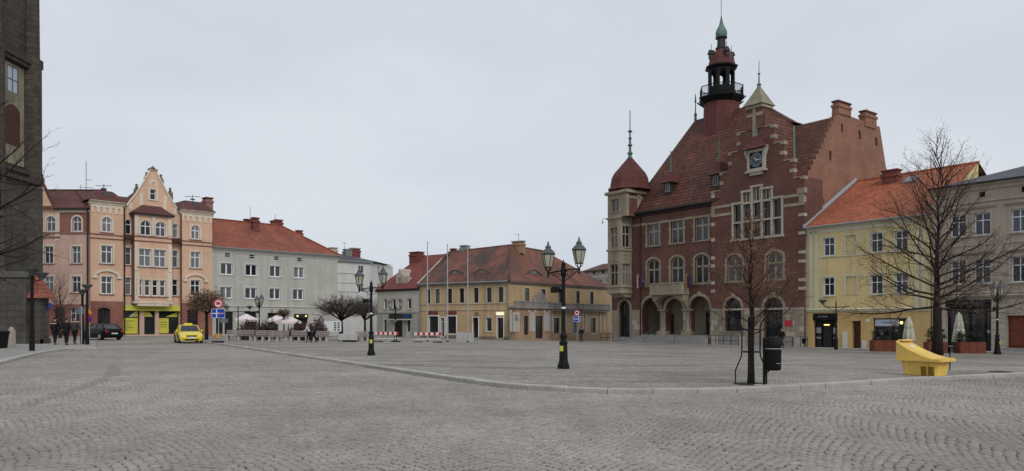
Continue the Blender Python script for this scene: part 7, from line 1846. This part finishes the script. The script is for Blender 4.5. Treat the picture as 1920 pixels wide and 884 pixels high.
slat_bench('reddish slatted bench in the middle of the left group', 478, 512, 65.5)
slat_bench('reddish slatted bench with dark end, just left of the two walkers', 505, 541, 63.5)
slat_bench('reddish slatted bench behind the two walkers', 545, 579, 66.5)
slat_bench('reddish slatted bench below the white information board', 588, 616, 66.5)
slat_bench('short reddish slatted bench right of the grey stone block', 668, 694, 67.5)
def stone_block(name, label, px0, px1, Y, h, dp=1.2, foot=True, split=None, cat='block'):
    a, b = spot(px0, Y), spot(px1, Y); w_ = b[0]-a[0]
    t = thing(name, label, cat, ((a[0]+b[0])/2, Y+dp/2, float(gz((a[0]+b[0])/2, Y))), 0)
    zf = 0.16 if foot else -0.1
    if foot: obj('foot', MB().box(-w_/2+0.35, -dp/2+0.2, -0.1, w_/2-0.35, dp/2-0.1, zf), 'black', t)  # black block stands in for the shaded gap under the seat
    e = [-w_/2, -w_/2+w_*(split or 0.42), w_/2]
    for i in range(2): obj('slab', MB().bbox(e[i]+0.006, -dp/2+0.03*i, zf, e[i+1]-0.006, dp/2, h-0.02*i, 0.02), 'concrete', t)
    return t
stone_block('stone_bench', 'pale grey stone block seat with dark gap beneath, right of the information board', 634, 669, 66.5, 0.72, cat='bench')
stone_block('concrete_block', 'large plain concrete block on the square in front of the ochre house', 855, 888, 75.0, 0.9, 1.2, False, 0.45)
p9 = spot(624, 70.0); t = thing('information_board', 'white information board with dark printed blocks under the clipped tree', 'board', p9, 0)
zb_, zt_2 = EYE+(HY-622)/F*70-p9[2], EYE+(HY-602.5)/F*70-p9[2]
bd = obj('board', MB().bbox(-0.8, -0.03, zb_, 0.8, 0.03, zt_2, 0.01), 'sign_white', t)
for i in range(2):
    for j in range(4): obj('printed_block', MB().box(0.12+0.33*i, -0.042, zb_+0.1+0.21*j, 0.32+0.33*i, -0.031, zb_+0.22+0.21*j), 'print_dark', bd)
obj('printed_map', MB().box(-0.7, -0.04, zb_+0.12, -0.05, -0.031, zt_2-0.12), 'print_grey', bd) if False else None
for s in (-0.6, 0.6): obj('leg', MB().box(s-0.05, -0.03, -0.1, s+0.05, 0.03, zb_), 'iron', t)
def parasol_open(label, px_, Y, w_, zt, ze, seed):
    p = spot(px_, Y); t = thing('cafe_parasol', label, 'parasol', p, 0.2*seed, 'open cafe parasols'); n_ = 8
    pts = [(w_*math.cos(2*PI*k/n_), w_*math.sin(2*PI*k/n_), ze-0.0) for k in range(n_)]
    m_ = MB()
    for k in range(n_):
        a, b = Vector(pts[k]), Vector(pts[(k+1) % n_]); m = (a+b)/2*0.97; m.z = ze+0.03
        m_.face([a, m, (0, 0, zt)]); m_.face([m, b, (0, 0, zt)]); m_.face([a, m, (m.x, m.y, ze-0.22), (a.x, a.y, ze-0.24)]); m_.face([m, b, (b.x, b.y, ze-0.24), (m.x, m.y, ze-0.22)])
    obj('canopy', m_, 'canvas_pink', t); obj('pole', MB().tube([(0, 0, -0.1), (0, 0, zt)], 0.035, 8), 'iron_grey', t); obj('foot', MB().bbox(-0.35, -0.35, -0.05, 0.35, 0.35, 0.1, 0.02), 'concrete', t)
    for k in range(n_): obj('rib', MB().tube([(0, 0, zt-0.05), (pts[k][0]*0.98, pts[k][1]*0.98, ze-0.02)], 0.014, 4), 'iron_grey', t)
def zat(py, px_, Y): return EYE+(HY-py)/F*Y-float(gz(kx(px_)*Y, Y))
parasol_open('left open pale pink cafe parasol', 462, 82.0, 1.35, zat(588.5, 462, 82), zat(600, 462, 82), 1)
parasol_open('middle open pale pink cafe parasol', 519, 83.0, 1.2, zat(591, 519, 83), zat(600.5, 519, 83), 2)
parasol_open('right open pale pink cafe parasol', 541, 81.0, 1.45, zat(592, 541, 81), zat(603.5, 541, 81), 3)
def parasol_closed(label, px_, Y, zt):
    p = spot(px_, Y); t = thing('closed_parasol', label, 'parasol', p, 0, 'folded cream parasols'); n_ = 24; rs = []
    for z, r in ((0.75, 0.36), (0.8, 0.40), (1.2, 0.36), (1.7, 0.28), (1.78, 0.25), (1.9, 0.27), (zt-0.25, 0.16), (zt, 0.03)):
        rs.append([(r*(1+0.16*math.cos(8*2*PI*k/n_))*math.cos(2*PI*k/n_), r*(1+0.16*math.cos(8*2*PI*k/n_))*math.sin(2*PI*k/n_), z) for k in range(n_)])
    obj('canopy', MB().rings(rs, True, True).mesh('canopy', True), 'canvas', t); obj('pole', MB().tube([(0, 0, -0.05), (0, 0, 0.9)], 0.04, 8), 'iron_grey', t); obj('strap', MB().lathe([(0.285, 1.72), (0.285, 1.78)], 16), 'print_grey', t); obj('foot', MB().bbox(-0.4, -0.4, -0.05, 0.4, 0.4, 0.12, 0.02), 'concrete', t)
parasol_closed('folded cream parasol by the yellow house window', 1704, 55.0, zat(594, 1704, 55))
parasol_closed('folded cream parasol at the cafe under the beige house', 1798, 52.0, zat(586, 1798, 52))
def planter(label, px0, px1, Y, h, dp, seed, hs=0.8):
    a, b = spot(px0, Y), spot(px1, Y); w_ = b[0]-a[0]
    t = thing('planter', label, 'planter', ((a[0]+b[0])/2, Y+dp/2, float(gz((a[0]+b[0])/2, Y))), 0, 'rusty planters at the cafe')
    o_, i_ = rect(-w_/2, -dp/2, w_/2, dp/2), rect(-w_/2+0.05, -dp/2+0.05, w_/2-0.05, dp/2-0.05)
    obj('box', MB().rings([[(x, y, -0.1) for x, y in o_], [(x, y, h) for x, y in o_], [(x, y, h) for x, y in i_], [(x, y, h-0.1) for x, y in i_]], True, True), 'rust_steel', t)
    for k in range(2): obj('panel_seam', MB().box(-w_/2+w_*(k+1)/3-0.015, -dp/2-0.012, 0, -w_/2+w_*(k+1)/3+0.015, -dp/2+0.01, h), 'brown_wood', t)
    g = random.Random(seed); n_ = max(2, int(w_/0.55))
    for k in range(n_):
        pts = []; cx_ = -w_/2+w_*(k+0.5)/n_; hh = hs*g.uniform(0.8, 1.15); st = MB()
        for i in range(60):
            az = g.uniform(0, 6.28); u = g.random(); z = g.random()
            rr = 0.34*math.sqrt(max(0.02, 1-(2*z-0.9)**2*0.75))*u**0.4
            pts.append((cx_+rr*math.cos(az), rr*math.sin(az), h-0.05+hh*z))
            if i < 12: st.tube([(cx_, 0, h-0.1), pts[-1]], [0.012, 0.006], 3, cap=False)
        sh_ = tag(obj('shrub', leaves(pts, 650, 0.05, g, 0.05), 'shrub_dark', t), kind='stuff'); obj('stems', fast(st, 'stems'), 'bark', sh_)
    return t
planter('rusty planter with dark shrubs below the yellow house window', 1640, 1692, 54.5, 0.82, 0.8, 51, 0.95)
planter('rusty planter with dark shrubs behind the bare tree trunk', 1742, 1777, 51.0, 0.75, 0.7, 52, 0.95)
planter('rusty planter with dark shrubs before the cafe under the beige house', 1801, 1849, 50.5, 0.78, 0.8, 53, 0.75)
p9 = spot(1788, 51.5); t = thing('cafe_bench', 'low pale bench between the planters at the folded parasol', 'bench', p9, 0)
obj('seat', MB().bbox(-0.42, -0.2, 0.42, 0.42, 0.25, 0.5, 0.01), 'concrete', t); obj('front', MB().box(-0.38, -0.12, 0.1, 0.2, -0.08, 0.36), 'print_grey', t)
for s in (-0.36, 0.36): obj('leg', MB().box(s-0.04, -0.18, -0.05, s+0.04, 0.2, 0.42), 'iron', t)

# -- yellow grit bin on the near corner
p9 = hit(1747, 705.5); t = thing('grit_bin', 'yellow plastic grit bin with sloping lid standing at the kerb', 'bin', (p9[0], p9[1]+0.35, float(gz(*p9))), R(-56), None, 1.0)
def rbox(x0, x1, y0, y1, c): return [(x0+c, y0), (x1-c, y0), (x1, y0+c), (x1, y1-c), (x1-c, y1), (x0+c, y1), (x0, y1-c), (x0, y0+c)]
def lv_(z, ins): return [(x, y, z) for x, y in rbox(-0.57+ins, 0.57-ins, -0.36+ins*0.6, 0.36-ins*0.6, 0.06)]
obj('tub', MB().rings([lv_(0.0, 0.10), lv_(0.02, 0.085), lv_(0.46, 0.015), lv_(0.5, 0.01)], True, True), 'grit_yellow', t)
for x in (-0.36, -0.2, 0.02, 0.24, 0.42): obj('rib', MB().rings([[(x*0.86-0.035, -0.315, 0.0), (x*0.86+0.035, -0.315, 0.0), (x*0.86+0.035, -0.27, 0.0), (x*0.86-0.035, -0.27, 0.0)], [(x-0.035, -0.368, 0.46), (x+0.035, -0.368, 0.46), (x+0.035, -0.32, 0.46), (x-0.035, -0.32, 0.46)]], True, True), 'grit_yellow', t)
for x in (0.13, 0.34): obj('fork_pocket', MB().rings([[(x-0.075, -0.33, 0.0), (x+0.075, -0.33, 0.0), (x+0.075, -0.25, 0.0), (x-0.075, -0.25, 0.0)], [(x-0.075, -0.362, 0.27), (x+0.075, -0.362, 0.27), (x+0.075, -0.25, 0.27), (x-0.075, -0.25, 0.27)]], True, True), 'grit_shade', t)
# lid: rises from the front lip (right) up to the back (left) in a hollow curve
lid = []; N9 = 12
for i in range(N9+1):
    s = i/N9; x = 0.66-1.32*s
    ztop = 0.52+0.50*max(0, (s-0.05)/0.95)**1.6
    y1 = 0.42-0.05*s
    lid.append([(x, -y1, 0.44), (x, -y1, 0.5 if s < 0.2 else ztop-0.05), (x, -y1+0.07, ztop), (x, y1-0.07, ztop), (x, y1, 0.5 if s < 0.2 else ztop-0.05), (x, y1, 0.44)])
lo = obj('lid', MB().rings(lid, True, True, close=True).mesh('lid', True), 'grit_yellow', t)
obj('lid_rim', MB().plate(rect(-0.68, -0.435, 0.68, 0.435), [], 0, 0).mesh('x') if False else MB().rings([[(x, y, 0.42) for x, y in rbox(-0.675, 0.675, -0.44, 0.44, 0.06)], [(x, y, 0.475) for x, y in rbox(-0.675, 0.675, -0.44, 0.44, 0.06)]], True, True), 'grit_yellow', lo)
obj('lid_grip', MB().bbox(-0.66, -0.3, 0.99, -0.5, 0.3, 1.04, 0.02), 'grit_yellow', lo)
obj('label_sticker', MB().rings([[(0.66-1.32*q, -0.16, 0.526+0.50*((q-0.05)/0.95)**1.6), (0.66-1.32*q, 0.06, 0.526+0.50*((q-0.05)/0.95)**1.6)] for q in (0.72, 0.75, 0.78, 0.81)], close=False), 'sign_white', lo)
t = thing('thin_post', 'short thin dark post behind the yellow grit bin', 'post', spot(1781, 25.0)); obj('shaft', MB().tube([(0, 0, -0.05), (0, 0, 0.62)], 0.018, 6), 'iron', t); obj('cap', MB().lathe([(0.025, 0.6), (0.025, 0.64)], 8), 'iron', t)

# -- black litter bin
p9 = spot(1433, 17.7); t = thing('litter_bin', 'black litter bin on a post beside the tree guard', 'bin', p9, R(-8))
obj('post', MB().tube([(0, 0, -0.05), (0, 0, 1.12)], 0.035, 8), 'iron', t)
bn = obj('bin_body', MB().lathe([(0.17, 0.36), (0.185, 0.40), (0.19, 0.86), (0.165, 0.87), (0.165, 0.9)], 18, (0.2, 0)).mesh('bin_body', True), 'black', t)
obj('bin_hood', MB().lathe([(0.195, 0.9), (0.2, 0.93), (0.2, 1.06), (0.16, 1.12), (0.05, 1.15)], 18, (0.2, 0)).mesh('bin_hood', True), 'black', t)
obj('rim_band', MB().lathe([(0.193, 0.86), (0.196, 0.885)], 18, (0.2, 0)), 'print_grey', bn)
obj('bin_label', MB().box(0.24, -0.193, 0.52, 0.36, -0.16, 0.535), 'print_grey', bn)
obj('bracket', MB().tube([(0, 0, 0.2), (0.05, 0, 0.3), (0.12, 0, 0.36)], 0.02, 5).tube([(0, 0, 0.28), (0.1, 0, 0.34)], 0.015, 5), 'iron', t)
obj('footing', MB().lathe([(0.28, -0.02), (0.28, 0.012), (0.26, 0.018)], 20, (0.02, -0.05)), 'concrete', t)
# -- tree guard
p9 = spot(1408, 18.1); t = thing('tree_guard', 'black bent-bar tree guard round the slender young tree', 'tree guard', p9, R(18))
for k in range(4):
    a = PI/4+PI/2*k+0.2; c, q = math.cos(a), math.sin(a)
    for s in (-0.05, 0.05):
        P3 = lambda r_, z: (r_*c-s*q, r_*q+s*c, z)
        obj('bar', MB().tube([P3(0.36, -0.05), P3(0.36, 0.32), P3(0.22, 0.68), P3(0.21, 0.8), P3(0.21, 1.36), P3(0.24, 1.46), P3(0.31, 1.62)], 0.014, 6), 'iron', t)
for z in (0.78, 1.32): obj('ring', MB().tube([(0.22*math.cos(2*PI*j/20), 0.22*math.sin(2*PI*j/20), z) for j in range(21)], 0.014, 5), 'iron', t)
tp = MB().lathe([(0.42, 0.004), (0.41, 0.012), (0.0, 0.02)], 20); tag(obj('tree_pit', tp, 'joint_sand', None, p9), kind='structure')
t = thing('manhole_cover', 'dark round manhole cover on the square at the far right', 'manhole cover', hit(1876, 697.5) + (float(gz(*hit(1876, 697.5)))+0.0,)); obj('cover', MB().lathe([(0.3, 0.0), (0.3, 0.012), (0.0, 0.014)], 20), 'iron', t); obj('rim', MB().lathe([(0.36, 0.0), (0.36, 0.008), (0.31, 0.008)], 20), 'iron_grey', t)
# -- small bin by the yellow house, bollard and container by the church, railings at the town hall
p9 = spot(1507.5, 64.5); t = thing('litter_bin', 'small dark litter bin in a frame at the corner of the yellow house', 'bin', p9, R(-30))
obj('bucket', MB().lathe([(0.14, 0.4), (0.2, 0.85), (0.2, 0.88)], 12), 'black', t); obj('frame', MB().tube([(-0.27, 0, -0.05), (-0.27, 0, 1.05), (0.27, 0, 1.05), (0.27, 0, -0.05)], 0.025, 6), 'iron', t)
p9 = spot(21.5, 44.0); t = thing('stone_bollard', 'pale stone bollard at the foot of the church tower', 'bollard', p9); obj('shaft', MB().bbox(-0.16, -0.16, -0.1, 0.16, 0.16, 1.0, 0.03), 'stone_pale', t); obj('cap', MB().lathe([(0.12, 0.98), (0.15, 1.04), (0.1, 1.14), (0.02, 1.18)], 10), 'stone_pale', t)
p9 = spot(-8, 42.0); t = thing('waste_container', 'dark waste container at the left edge by the church', 'container', p9); obj('tub', MB().rings([[(x*0.85, y*0.85, 0.0) for x, y in rect(-0.6, -0.4, 0.5, 0.4)], [(x, y, 0.85) for x, y in rect(-0.6, -0.4, 0.5, 0.4)]], True, True), 'black', t); obj('lid', MB().bbox(-0.65, -0.45, 0.85, 0.55, 0.45, 0.98, 0.05), 'black', t)
def railing(label, a0, a1, v):
    pa, pb = [(th.P[0]+th.u[0]*a+th.n[0]*v, th.P[1]+th.u[1]*a+th.n[1]*v) for a in (a0, a1)]
    z = float(gz(*pa))+0.06; w_ = a1-a0
    t = thing('railing', label, 'railing', (pa[0], pa[1], z), th.ang, 'low railings before the town hall')
    for z_ in (0.5, 0.95): obj('rail', MB().tube([(0, 0, z_), (w_, 0, z_)], 0.025, 5), 'iron', t)
    k = max(2, int(w_/0.9))
    for i in range(k+1): obj('post', MB().tube([(w_*i/k, 0, -0.1), (w_*i/k, 0, 0.97)], 0.03, 6), 'iron', t)
railing('low black railing under the left ground floor window of the clock gable', aG+0.7, aG+4.3, -1.7)
railing('low black railing at the left corner of the town hall', th.A(1152)-0.6, th.A(1152)+1.4, -1.6)
railing('low black railing right of the town hall shop door', L-2.6, L-0.3, -1.5)
p9 = spot(404, 59.5); t = thing('flower_tub', 'yellow flower tub at the foot of the blue junction sign', 'flower tub', p9)
obj('tub', MB().lathe([(0.18, 0.3), (0.26, 0.66), (0.24, 0.68)], 10, (0.2, 0)), 'sign_yellow', t); obj('stand', MB().tube([(0.2, 0, -0.05), (0.2, 0, 0.32)], 0.05, 6), 'concrete', t)
# ------------------------------------------------------------ cars
def loft(stations):
    """car shell: each station (y, half width low, half width mid, half width top, z low, z mid, z top)"""
    rs = []
    for y, wl, wm, wt, zl, zm, zt in stations:
        rs.append([(-wl, y, zl), (-wm, y, zl+(zm-zl)*0.45), (-wm*0.985, y, zm), (-wt, y, zt-0.03), (-wt*0.8, y, zt), (wt*0.8, y, zt), (wt, y, zt-0.03), (wm*0.985, y, zm), (wm, y, zl+(zm-zl)*0.45), (wl, y, zl)])
    return MB().rings(rs, True, True)
def car(label, loc, rot, paint, taxi=False, rear=False):
    """nose at -y"""
    t = thing('parked_car', label, 'car', loc, rot)
    W = 0.88
    body = [(-2.1, 0.62, 0.66, 0.5, 0.30, 0.52, 0.60), (-2.02, 0.74, 0.80, 0.66, 0.2, 0.58, 0.68), (-1.7, 0.82, W, 0.76, 0.18, 0.66, 0.80), (-1.0, 0.84, W, 0.78, 0.18, 0.76, 0.93), (-0.75, 0.84, W, 0.78, 0.18, 0.80, 0.97),
            (1.35, 0.84, W, 0.78, 0.18, 0.86, 0.99), (1.8, 0.82, W, 0.74, 0.2, 0.84, 0.97), (2.02, 0.76, 0.82, 0.66, 0.28, 0.8, 0.92), (2.08, 0.66, 0.7, 0.5, 0.4, 0.7, 0.8)]
    b = obj('body', loft(body).mesh('body', True), paint, t)
    cab = [(-0.95, 0.76, 0.955), (-0.25, 0.63, 1.40), (0.0, 0.62, 1.445), (0.7, 0.61, 1.44), (1.15, 0.6, 1.36), (1.85, 0.7, 0.96)]
    obj('roof', MB().rings([[(-w_*0.99, y, z-0.03), (-w_*0.8, y, z+0.015), (w_*0.8, y, z+0.015), (w_*0.99, y, z-0.03)] for y, w_, z in cab[1:5]], True, True).mesh('roof', True), paint, t)
    gl = MB()
    gl.face([(-0.72, -0.93, 0.965), (0.72, -0.93, 0.965), (0.59, -0.27, 1.385), (-0.59, -0.27, 1.385)])
    obj('windscreen', gl, 'glass_blue', t)
    obj('rear_window', MB().face([(-0.66, 1.83, 0.975), (0.66, 1.83, 0.975), (0.56, 1.17, 1.345), (-0.56, 1.17, 1.345)]), 'glass_shop', t)
    for s in (-1, 1):
        obj('side_window', MB().face([(s*0.765, -0.86, 0.965), (s*0.60, -0.2, 1.40), (s*0.59, 0.42, 1.415), (s*0.745, 0.42, 0.975)]), 'glass_shop', t)
        obj('side_window', MB().face([(s*0.745, 0.48, 0.975), (s*0.59, 0.48, 1.412), (s*0.575, 1.12, 1.345), (s*0.70, 1.55, 0.985)]), 'glass_shop', t)
        for p0_, p1_, r_ in (((s*0.75, -0.95, 0.95), (s*0.615, -0.25, 1.40), 0.045), ((s*0.7, 1.83, 0.95), (s*0.59, 1.17, 1.35), 0.06), ((s*0.745, 0.45, 0.95), (s*0.6, 0.45, 1.42), 0.03)): obj('pillar', MB().tube([p0_, p1_], r_, 5), paint, t)
        obj('mirror', MB().bbox(s*0.92-0.09, -0.80, 0.92, s*0.92+0.09, -0.68, 1.06, 0.03), paint, t)
        obj('headlight', MB().rings([[(s*0.48, -2.03, 0.60), (s*0.76, -1.92, 0.62), (s*0.78, -1.86, 0.74), (s*0.5, -1.96, 0.70)], [(s*0.46, -1.9, 0.60), (s*0.7, -1.8, 0.62), (s*0.7, -1.75, 0.74), (s*0.48, -1.85, 0.70)]], True, True), 'headlight', t)
        obj('tail_light', MB().bbox(s*0.66-0.16, 1.95, 0.68, s*0.66+0.14, 2.08, 0.82, 0.02), 'tail_red', t)
        obj('door_seam', MB().box(s*0.882-0.003, 0.44, 0.3, s*0.882+0.003, 0.46, 0.92).box(s*0.882-0.003, -0.72, 0.3, s*0.882+0.003, -0.70, 0.92), 'black', t)
        for y in (-1.3, 1.3):
            wl = obj('wheel', MB().lathe([(0.22, -0.1), (0.31, -0.09), (0.31, 0.09), (0.22, 0.1)], 18).mesh('wheel', True), 'rubber', t, (s*0.80, y, 0.31)); wl.rotation_euler = (0, R(90), 0)
            obj('rim', MB().lathe([(0.21, -0.105), (0.18, -0.06), (0.05, -0.085), (0.05, 0.085), (0.18, 0.06), (0.21, 0.105)], 12), 'chrome', wl)
            obj('wheel_arch', MB().tube([(s*0.875, y+0.37*math.cos(k*PI/10), 0.31+0.37*math.sin(k*PI/10)) for k in range(11)], 0.03, 4), 'black', t)
    obj('grille', MB().box(-0.40, -2.115, 0.53, 0.40, -2.06, 0.63), 'black', t); obj('lower_intake', MB().box(-0.5, -2.11, 0.26, 0.5, -2.0, 0.34), 'black', t)
    obj('number_plate', MB().box(-0.27, -2.135, 0.41, 0.27, -2.10, 0.52), 'plate_white', t); obj('number_plate', MB().box(-0.27, 2.07, 0.52, 0.27, 2.10, 0.63), 'plate_white', t)
    obj('bumper', MB().bbox(-0.7, -2.13, 0.36, 0.7, -2.02, 0.50, 0.03), paint, t); obj('bumper', MB().bbox(-0.7, 2.0, 0.36, 0.7, 2.12, 0.5, 0.03), paint, t)
    if taxi: obj('taxi_sign', MB().bbox(-0.32, 0.1, 1.46, 0.32, 0.28, 1.58, 0.03), paint, t)
    return t
p9 = spot(353, hit(353, 642)[1]+1.2, rz); car('bright yellow taxi facing the camera on the cobbled street', p9, R(30), 'taxi_yellow', taxi=True)
p9 = spot(190, 66.0, rz); car('black parked car seen from behind by the pink house, left of the lime shop', p9, R(238), 'car_black', rear=True)

# ------------------------------------------------------------ people
def skin_mesh(name, verts, edges, radii, mat, parent, root=0, sub=1):
    me = bpy.data.meshes.new(name); me.from_pydata(verts, edges, []); me.update()
    o = obj(name, me, mat, parent)
    m_ = o.modifiers.new('skin', 'SKIN'); m_.use_smooth_shade = True
    sv = me.skin_vertices[0].data
    for i, r in enumerate(radii): sv[i].radius = r if isinstance(r, tuple) else (r, r); sv[i].use_root = (i == root)
    s = o.modifiers.new('sub', 'SUBSURF'); s.levels = sub; s.render_levels = sub
    return o
def person(label, loc, rot, H=1.75, stride=0.16, top='cloth_black', legs='cloth_black', hair='hair', lean=0.0, arms=(0.1, -0.1), bend=0.25, coat=False, group='people walking'):
    t = thing('person', label, 'person', loc, rot, group, sc=H/1.75)          # faces -y
    L_ = lean; hip = 0.92
    def sp(z): return (0, -L_*(z-hip), z)
    hs = [(-0.10, 0), (0.10, 0)]
    def leg(s): 
        d = stride*s; x = 0.095*s
        return [(x, 0, hip-0.03), (x*1.05, -0.5*d-0.03, 0.50), (x*1.05, -d+0.02, 0.09), (x*1.1, -d-0.13, 0.04)]
    def arm(s, sw):
        x = 0.20*s; sh = sp(1.42)
        el = (x*1.28, sh[1]-sw*0.5, 1.13); wr = (x*1.2, sh[1]-sw-bend*0.55, 0.90+bend*0.35)
        return [(x, sh[1], 1.42), el, wr]
    # body: skin, one continuous figure with hands of five fingers
    V = [(0, 0, hip), sp(1.12), sp(1.34), sp(1.46), sp(1.54), (0, sp(1.6)[1]-0.01, 1.62), (0, sp(1.68)[1]-0.015, 1.70)]
    E = [(i, i+1) for i in range(6)]; Rr = [(0.15, 0.11), (0.13, 0.10), (0.15, 0.10), (0.09, 0.08), (0.055, 0.055), (0.085, 0.10), (0.065, 0.08)]
    for s in (-1, 1):
        o = len(V); q = leg(s); V += q; E += [(0, o), (o, o+1), (o+1, o+2), (o+2, o+3)]; Rr += [0.085, 0.06, 0.045, (0.045, 0.03)]
    for s, sw in ((-1, arms[0]), (1, arms[1])):
        o = len(V); q = arm(s, sw); w_ = Vector(q[2]); d = (w_-Vector(q[1])).normalized(); pl = w_+d*0.06
        V += q + [tuple(pl)]; E += [(2, o), (o, o+1), (o+1, o+2), (o+2, o+3)]; Rr += [0.05, 0.04, 0.026, (0.034, 0.02)]
        sd = Vector((0, 1, 0)).cross(d).normalized() if abs(d.y) < 0.9 else Vector((1, 0, 0)); fw_ = d.cross(sd).normalized()
        for k, ln in enumerate((0.075, 0.085, 0.08, 0.065)):
            b = len(V); st = pl+fw_*(0.024*(k-1.5)); V += [tuple(st+d*0.03), tuple(st+d*(0.03+ln*0.6)-sd*0.012*s)]; E += [(o+3, b), (b, b+1)]; Rr += [0.0095, 0.007]
        b = len(V); V += [tuple(pl-d*0.02-fw_*0.04), tuple(pl+d*0.03-fw_*0.055)]; E += [(o+3, b), (b, b+1)]; Rr += [0.011, 0.008]
    skin_mesh('body', V, E, Rr, 'skin', t)
    # jacket
    zb = hip-(0.22 if coat else 0.06)
    V = [(0, 0.0, zb), (0, 0, hip+0.05), sp(1.14), sp(1.34), sp(1.48)]; E = [(i, i+1) for i in range(4)]; Rr = [(0.19, 0.145), (0.19, 0.14), (0.18, 0.135), (0.19, 0.13), (0.09, 0.085)]
    for s, sw in ((-1, arms[0]), (1, arms[1])):
        o = len(V); V += arm(s, sw); E += [(3, o), (o, o+1), (o+1, o+2)]; Rr += [0.08, 0.062, 0.05]
    skin_mesh('jacket', V, E, Rr, top, t)
    V = [(0, 0, hip)]; E = []; Rr = [(0.17, 0.13)]
    for s in (-1, 1):
        o = len(V); q = leg(s); V += q[:3]; E += [(0, o), (o, o+1), (o+1, o+2)]; Rr += [0.105, 0.08, 0.065]
    skin_mesh('trousers', V, E, Rr, legs, t)
    for s in (-1, 1):
        q = leg(s); skin_mesh('shoe', [(q[2][0], q[2][1]+0.04, 0.045), (q[2][0], q[2][1]-0.08, 0.045), (q[3][0], q[3][1]-0.04, 0.035)], [(0, 1), (1, 2)], [(0.05, 0.05), (0.05, 0.045), (0.045, 0.03)], 'rubber', t)
    hd = (0, sp(1.66)[1], 1.66)
    skin_mesh('hair', [(0, hd[1]+0.06, 1.60), (0, hd[1]+0.045, 1.68), (0, hd[1]-0.01, 1.735)], [(0, 1), (1, 2)], [(0.085, 0.06), (0.095, 0.07), (0.085, 0.09)], hair, t)
    face = MB()
    for s in (-1, 1): obj('eye', MB().lathe([(0.004, -0.004), (0.012, 0.0), (0.004, 0.004)], 8), 'print_dark', t, (s*0.032, hd[1]-0.105, 1.655)); obj('ear', MB().lathe([(0.006, -0.03), (0.018, 0.0), (0.006, 0.03)], 8), 'skin', t, (s*0.09, hd[1]-0.005, 1.645))
    obj('nose', MB().rings([[(-0.016, hd[1]-0.10, 1.61), (0.016, hd[1]-0.10, 1.61), (0.012, hd[1]-0.13, 1.615), (-0.012, hd[1]-0.13, 1.615)], [(-0.008, hd[1]-0.10, 1.66), (0.008, hd[1]-0.10, 1.66), (0.005, hd[1]-0.108, 1.66), (-0.005, hd[1]-0.108, 1.66)]], True, True), 'skin', t)
    obj('mouth', MB().box(-0.024, hd[1]-0.109, 1.582, 0.024, hd[1]-0.098, 1.590), 'flag_red', t)
    return t
yy = hit(103, 646.5)[1]; person('left of three walkers from behind, dark jacket with grey shoulder band, by the church', spot(103, yy), R(175), 1.80, 0.14, 'cloth_black', 'cloth_black', arms=(0.16, -0.12))
q_ = [o for o in bpy.data.objects if o.get('label', '').startswith('left of three')][0]
obj('shoulder_band', MB().box(-0.2, 0.125, 1.33, 0.2, 0.14, 1.38), 'cloth_white', q_)
yy = hit(124, 647)[1]; person('middle of three walkers from behind, broad black coat', spot(124.5, yy), R(183), 1.74, 0.12, 'cloth_black', 'cloth_black', arms=(-0.12, 0.14), coat=True)
yy = hit(140, 646)[1]; person('right of three walkers from behind, fair hair and dark jacket', spot(140, yy), R(178), 1.74, 0.18, 'cloth_grey', 'cloth_black', hair='hair_fair', arms=(0.14, -0.14))
person('stooping walker in pale top and dark trousers before the benches', spot(579.5, 63.0), R(-80), 1.62, 0.22, 'cloth_white', 'cloth_black', lean=0.32, arms=(0.3, 0.2), hair='hair_fair')
person('dark-clothed companion beside the stooping walker', spot(588.5, 63.4), R(-75), 1.68, 0.2, 'cloth_grey', 'cloth_black', lean=0.1)
person('person in black jacket beside the small blue junction sign', spot(1090, 84.0), R(170), 1.72, 0.12, 'cloth_black', 'cloth_grey', coat=True)
person('person in dark clothes walking past the town hall shop door', spot(1466, 65.0), R(-70), 1.74, 0.3, 'cloth_black', 'cloth_blue', arms=(0.25, -0.2))
